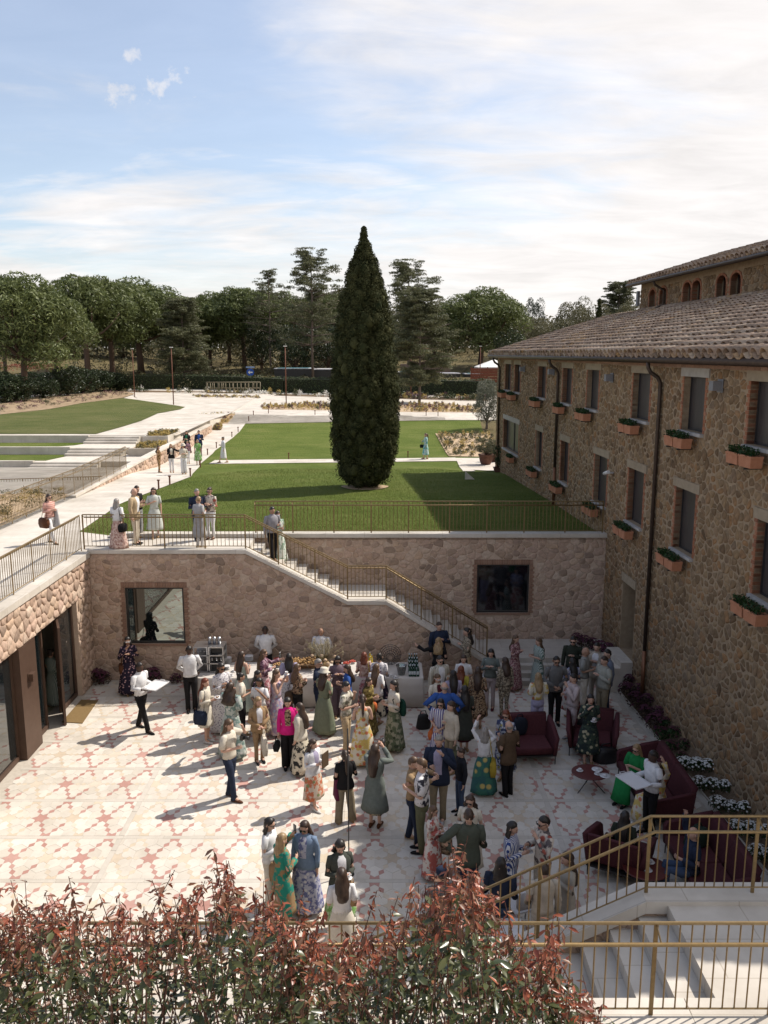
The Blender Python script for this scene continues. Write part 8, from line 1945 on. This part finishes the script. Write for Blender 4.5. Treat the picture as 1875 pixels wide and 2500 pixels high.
# terrace, landing and stairs
GT = 'guests on the terrace and the paths'
P(117.7, 1204.8, 1326, 60, 'f', ('knit', stripey), (tr, WHT), 'blong', ('hold', 'hold'), 'woman in striped pink sweater and white trousers walking on the terrace path', legs='walk', glasses=1, z=TERR, shoes=BRN, group=GT, items=[('shoulder', 0, LEA, 'rust brown bag of the woman in the striped sweater', .34, .3), ('jacket', 1, LGR, 'grey jacket over the arm of the woman in the striped sweater')])
P(283.6, 1215.6, 1343, 165, 'f', ('knit', WHT), ('maxi', rose), 'gmid', ('hold', 'hold'), 'grey blond woman in white sweater and long pink patterned skirt at the landing railing', z=TERR, group=GT, items=[('shoulder', 0, BLK, 'black and orange shoulder bag of the woman in the pink skirt')])
P(326, 1190, 1328, 80, 'm', ('jacket', BEI), (tr, CRT), 'grim', ('down', 'hold'), 'bald white bearded man in beige jacket on the landing', z=TERR, group=GT, inner=WHT)
P(374, 1189, 1312.8, 10, 'f', ('puff0', fab((.50, .52, .48))), ('midi', fab((.50, .52, .48))), 'blong', ('fold', 'down'), 'woman in pale short sleeved dress and sunglasses on the landing', glasses=1, z=TERR, group=GT, legs='step')
P(333, 1184, 1310, 60, 'f', ('blouse', BLK), ('widelegs', pat(ST, (.6, .6, .6), (.02, .02, .02), None, 8)), 'bshort', ('hold', 'hold'), 'person in black and white chequered trousers behind the bearded man', z=TERR, group=GT)
P(480, 1192, 1320, 30, 'm', ('jacket', NVY), (tr, NVY), 'gshort', ('hold', 'hold'), 'grey haired man in navy suit close beside a grey cape on the landing', z=TERR, group=GT)
P(484, 1210.6, 1338, 150, 'f', ('coat', LGR), (tr, WHT), 'yshort', ('hold', 'hold'), 'short haired blond person in light grey cape and white trousers at the landing railing', z=TERR, group=GT, glasses=1, shoes=BEI)
P(511, 1189, 1316, 345, 'f', ('blouse', leaf), (tr, WHT), 'bbun', ('hold', 'hold'), 'woman in rust patterned blouse and white trousers on the landing', glasses=1, z=TERR, group=GT, shoes=LEA)
P(664, 1235.5, None, 30, 'm', ('shirt', fab((.28, .27, .29))), (tr, BLK), 'kshort', ('down', 'hold'), 'man in grey shirt and black trousers coming down the stairs', 'm', 'step', z=3.34, depth=24.25, group=GT, shoes=LEA)
P(677, 1246, None, 35, 'f', ('blouse', grwht), ('maxi', grwht), 'blong', ('hold', 'hold'), 'woman in green and white dress and sunglasses coming down the stairs', glasses=1, z=3.17, depth=24.75, group=GT)
def G(hx, hy, fy, *a, **k):
    b = gnd(hx, fy); return P(hx, hy, None, *a, z=b.z + .012, depth=b.y, group=GT, **k)
G(386, 1088, 1154.6, 90, 'f', ('blouse', brnp), (tr, brnp), 'bcurly', ('hold', 'hold'), 'woman in brown patterned trouser suit against the garden wall')
G(416.7, 1083, 1154.5, 20, 'f', ('jacket', BLK), (tr, WHT), 'ymid', ('hold', 'side'), 'blond woman in black jacket and white trousers on the garden path', inner=CRM)
G(446.7, 1083.5, 1157.7, 10, 'f', ('blouse', CRM), ('widelegs', WHT), 'blong', ('hold', 'hold'), 'woman in cream hat and white outfit on the garden path', hat=('brim', CRM))
G(457, 1074, 1133, 20, 'f', ('blouse', purpf), (tr, WHT), 'kmid', ('hold', 'down'), 'woman in dark blouse and white trousers behind the cream hat')
G(481.5, 1072.5, 1136, 10, 'f', ('puff0', gredr), ('midi', gredr), 'ymid', ('down', 'down'), 'blond woman in lime green flowered dress on the garden path')
G(485, 1049.7, 1118, 10, 'm', ('jacket', NVY), (tr, NVY), 'bshort', ('down', 'hold'), 'man in dark navy suit at the back of the group on the garden path', inner=BLU)
G(455, 1051, 1118, 0, 'f', ('jacket', BLK), ('midi', BLK), 'blong', ('hold', 'hold'), 'woman in black over a green top behind the group on the garden path', inner=fab((.03, .16, .09)))
G(544, 1066, 1130, 300, 'f', ('shirt', WHT), ('midi', WHT), 'bbun', ('hold', 'down'), 'woman in full white dress walking on the crossing path', legs='walk')
G(1039.6, 1057, 1121.7, 280, 'f', ('blouse', aqua), ('midi', aqua), 'npony', ('hold', 'down'), 'woman in aqua flowered dress walking on the path right of the cypress', legs='step', items=[('tote', 0, BLK, 'black bag of the woman in the aqua dress', .26, .2)])
finish_people()
# ================================================================ the red leaved hedge in front (photinia), close to the camera
def photinia():
    g = np.random.default_rng(99)
    M_red = mat_leaf('young_red_leaves', (.10, .022, .014), (.33, .095, .045), rough=.35, trans=.18, scale=3.5, spec=.4)
    M_gr = mat_leaf('old_green_leaves', (.022, .038, .012), (.095, .100, .036), rough=.3, trans=.15, scale=3, spec=.5)
    M_br = mat_leaf('bronze_leaves', (.075, .030, .015), (.22, .10, .052), rough=.4, trans=.15, scale=3, spec=.4)
    hd = thing('photinia_hedge', (-1.0, 5.2, 2.97), 'red and green leaved hedge along the bottom edge in front of the brass railing', 'hedge')
    # outline of the top, pixel x -> pixel y of the photograph
    ox = np.array([-120, 0, 60, 130, 230, 330, 420, 470, 520, 600, 640, 700, 760, 830, 900, 960, 1010, 1060, 1130, 1180, 1240, 1275, 1330, 1370, 1420, 1475]); oy = np.array([2215, 2225, 2190, 2170, 2200, 2215, 2170, 2150, 2120, 2130, 2165, 2175, 2262, 2285, 2255, 2180, 2150, 2110, 2105, 2120, 2200, 2270, 2300, 2300, 2400, 2520])
    stems = MB(); tips = []
    for k in range(385):
        y = g.uniform(4.5, 6.3); px = g.uniform(-130, 1480); top = np.interp(px, ox, oy) + 12 + abs(g.normal(0, 60)) + (0 if g.random() > .26 else -g.uniform(20, 95))
        t_ = aty(px, top, y)
        if t_.z < 3.0 or t_.z > 6.4: continue
        b = Vector((t_.x + g.normal(0, .42), y + g.normal(0, .2), 2.97)); mid = b.lerp(t_, .6) + Vector((g.normal(0, .17), g.normal(0, .12), 0))
        stems.tube([b, mid, t_], [.007, .005, .0025], 4, False); tips.append((b, mid, t_, top - np.interp(px, ox, oy)))
    buildw(stems, 'stem', mat_plain('reddish_stem', (.10, .045, .03), .7), hd)
    # a leaf: folded along its midrib, drooping
    Lf = np.array([(0, 0, 0), (.30, .13, .025), (.62, .17, .02), (1.0, 0, -.10), (.62, -.17, .02), (.30, -.13, .025), (.35, 0, -.02), (.68, 0, -.045)])
    LF = [(0, 6, 1), (6, 7, 2, 1), (7, 3, 2), (0, 5, 6), (6, 5, 4, 7), (7, 4, 3)]
    LFt = np.array([(0, 6, 1), (6, 7, 2), (6, 2, 1), (7, 3, 2), (0, 5, 6), (6, 5, 4), (6, 4, 7), (7, 4, 3)])
    items = []
    for (b, mid, t_, dep) in tips:
        L = (t_-b).length; n = int(15*L) + 6
        for i in range(n):
            f = 1 - abs(g.normal(0, .30)) if i > 7 else g.uniform(.86, 1.0)
            if f < .04: continue
            p = (b.lerp(mid, f/.6) if f < .6 else mid.lerp(t_, (f-.6)/.4)); p = p + (Vector(g.normal(0, .055, 3)) if f < .84 else Vector(g.normal(0, .012, 3))); a = i*2.4 + g.uniform(-.4, .4)
            droop = g.uniform(-1.1, .25) if f > .85 else g.uniform(-.55, .35)
            depth = dep + (1-f)*L*330
            kind = 0 if (f > .78 and depth < 60 + 130*g.random()) else (2 if depth < 120 + 160*g.random() and g.random() < .62 else 1)
            if kind == 1 and g.random() < .10: kind = 2
            if kind == 0 and g.random() < .50: kind = 2
            redness = np.clip((float(t_.x) + 1.0)/3.0, 0, 1)
            if kind == 2 and g.random() < redness*.5: kind = 0
            s_ = (g.uniform(.034, .088) if kind != 1 else g.uniform(.048, .108)); items.append((np.array(p), a, droop, g.uniform(-.6, .6), s_, kind, g.random(), 1.0 if kind == 1 else g.uniform(.6, 1.0)))
    cl = np.array(cam_o.location)
    items.sort(key=lambda q: q[4]/np.linalg.norm(q[0]-cl), reverse=True)
    def geo(q):
        p, a, dr, rl, s_, kd, rn, wd = q; V = Lf*np.array((s_, s_*wd*1.15, s_))
        c, s1 = math.cos(rl), math.sin(rl); V = V @ np.array(((1, 0, 0), (0, c, -s1), (0, s1, c))).T
        c, s1 = math.cos(dr), math.sin(dr); V = V @ np.array(((c, 0, -s1), (0, 1, 0), (s1, 0, c))).T
        c, s1 = math.cos(a), math.sin(a); return V @ np.array(((c, -s1, 0), (s1, c, 0), (0, 0, 1))).T
    mats = [M_red, M_gr, M_br]; acc = {0: [], 1: [], 2: []}; nm = ['red_leaf', 'green_leaf', 'bronze_leaf']
    for i, q in enumerate(items):
        # the largest 300 leaves are parts of their own
        v = Vector(q[0]) - cam_o.location; 
        if i < 300:
            me = fast_mesh(nm[q[5]], geo(q), LFt, mats[q[5]], np.full(len(LFt), q[6])); meshobj(nm[q[5]], me, hd, Vector(q[0]) - hd.location)
        else: acc[q[5]].append((geo(q) + q[0], q[6]))
    for kd, lst in acc.items():
        if not lst: continue
        V = np.concatenate([a for a, _ in lst]); Fc = np.concatenate([LFt + 8*i for i in range(len(lst))]); rn = np.repeat([r for _, r in lst], len(LFt))
        o = meshobj('leaves', fast_mesh('leaves', V, Fc, mats[kd], rn), hd); o.location = -hd.location; o['kind'] = 'stuff'
    print('photinia leaves', len(items))
photinia()
s = MB(); s.box(-9.5, 4.35, 2.972, 3.2, 6.5, 3.02); struct(s, 'planting_bed', M_soil)
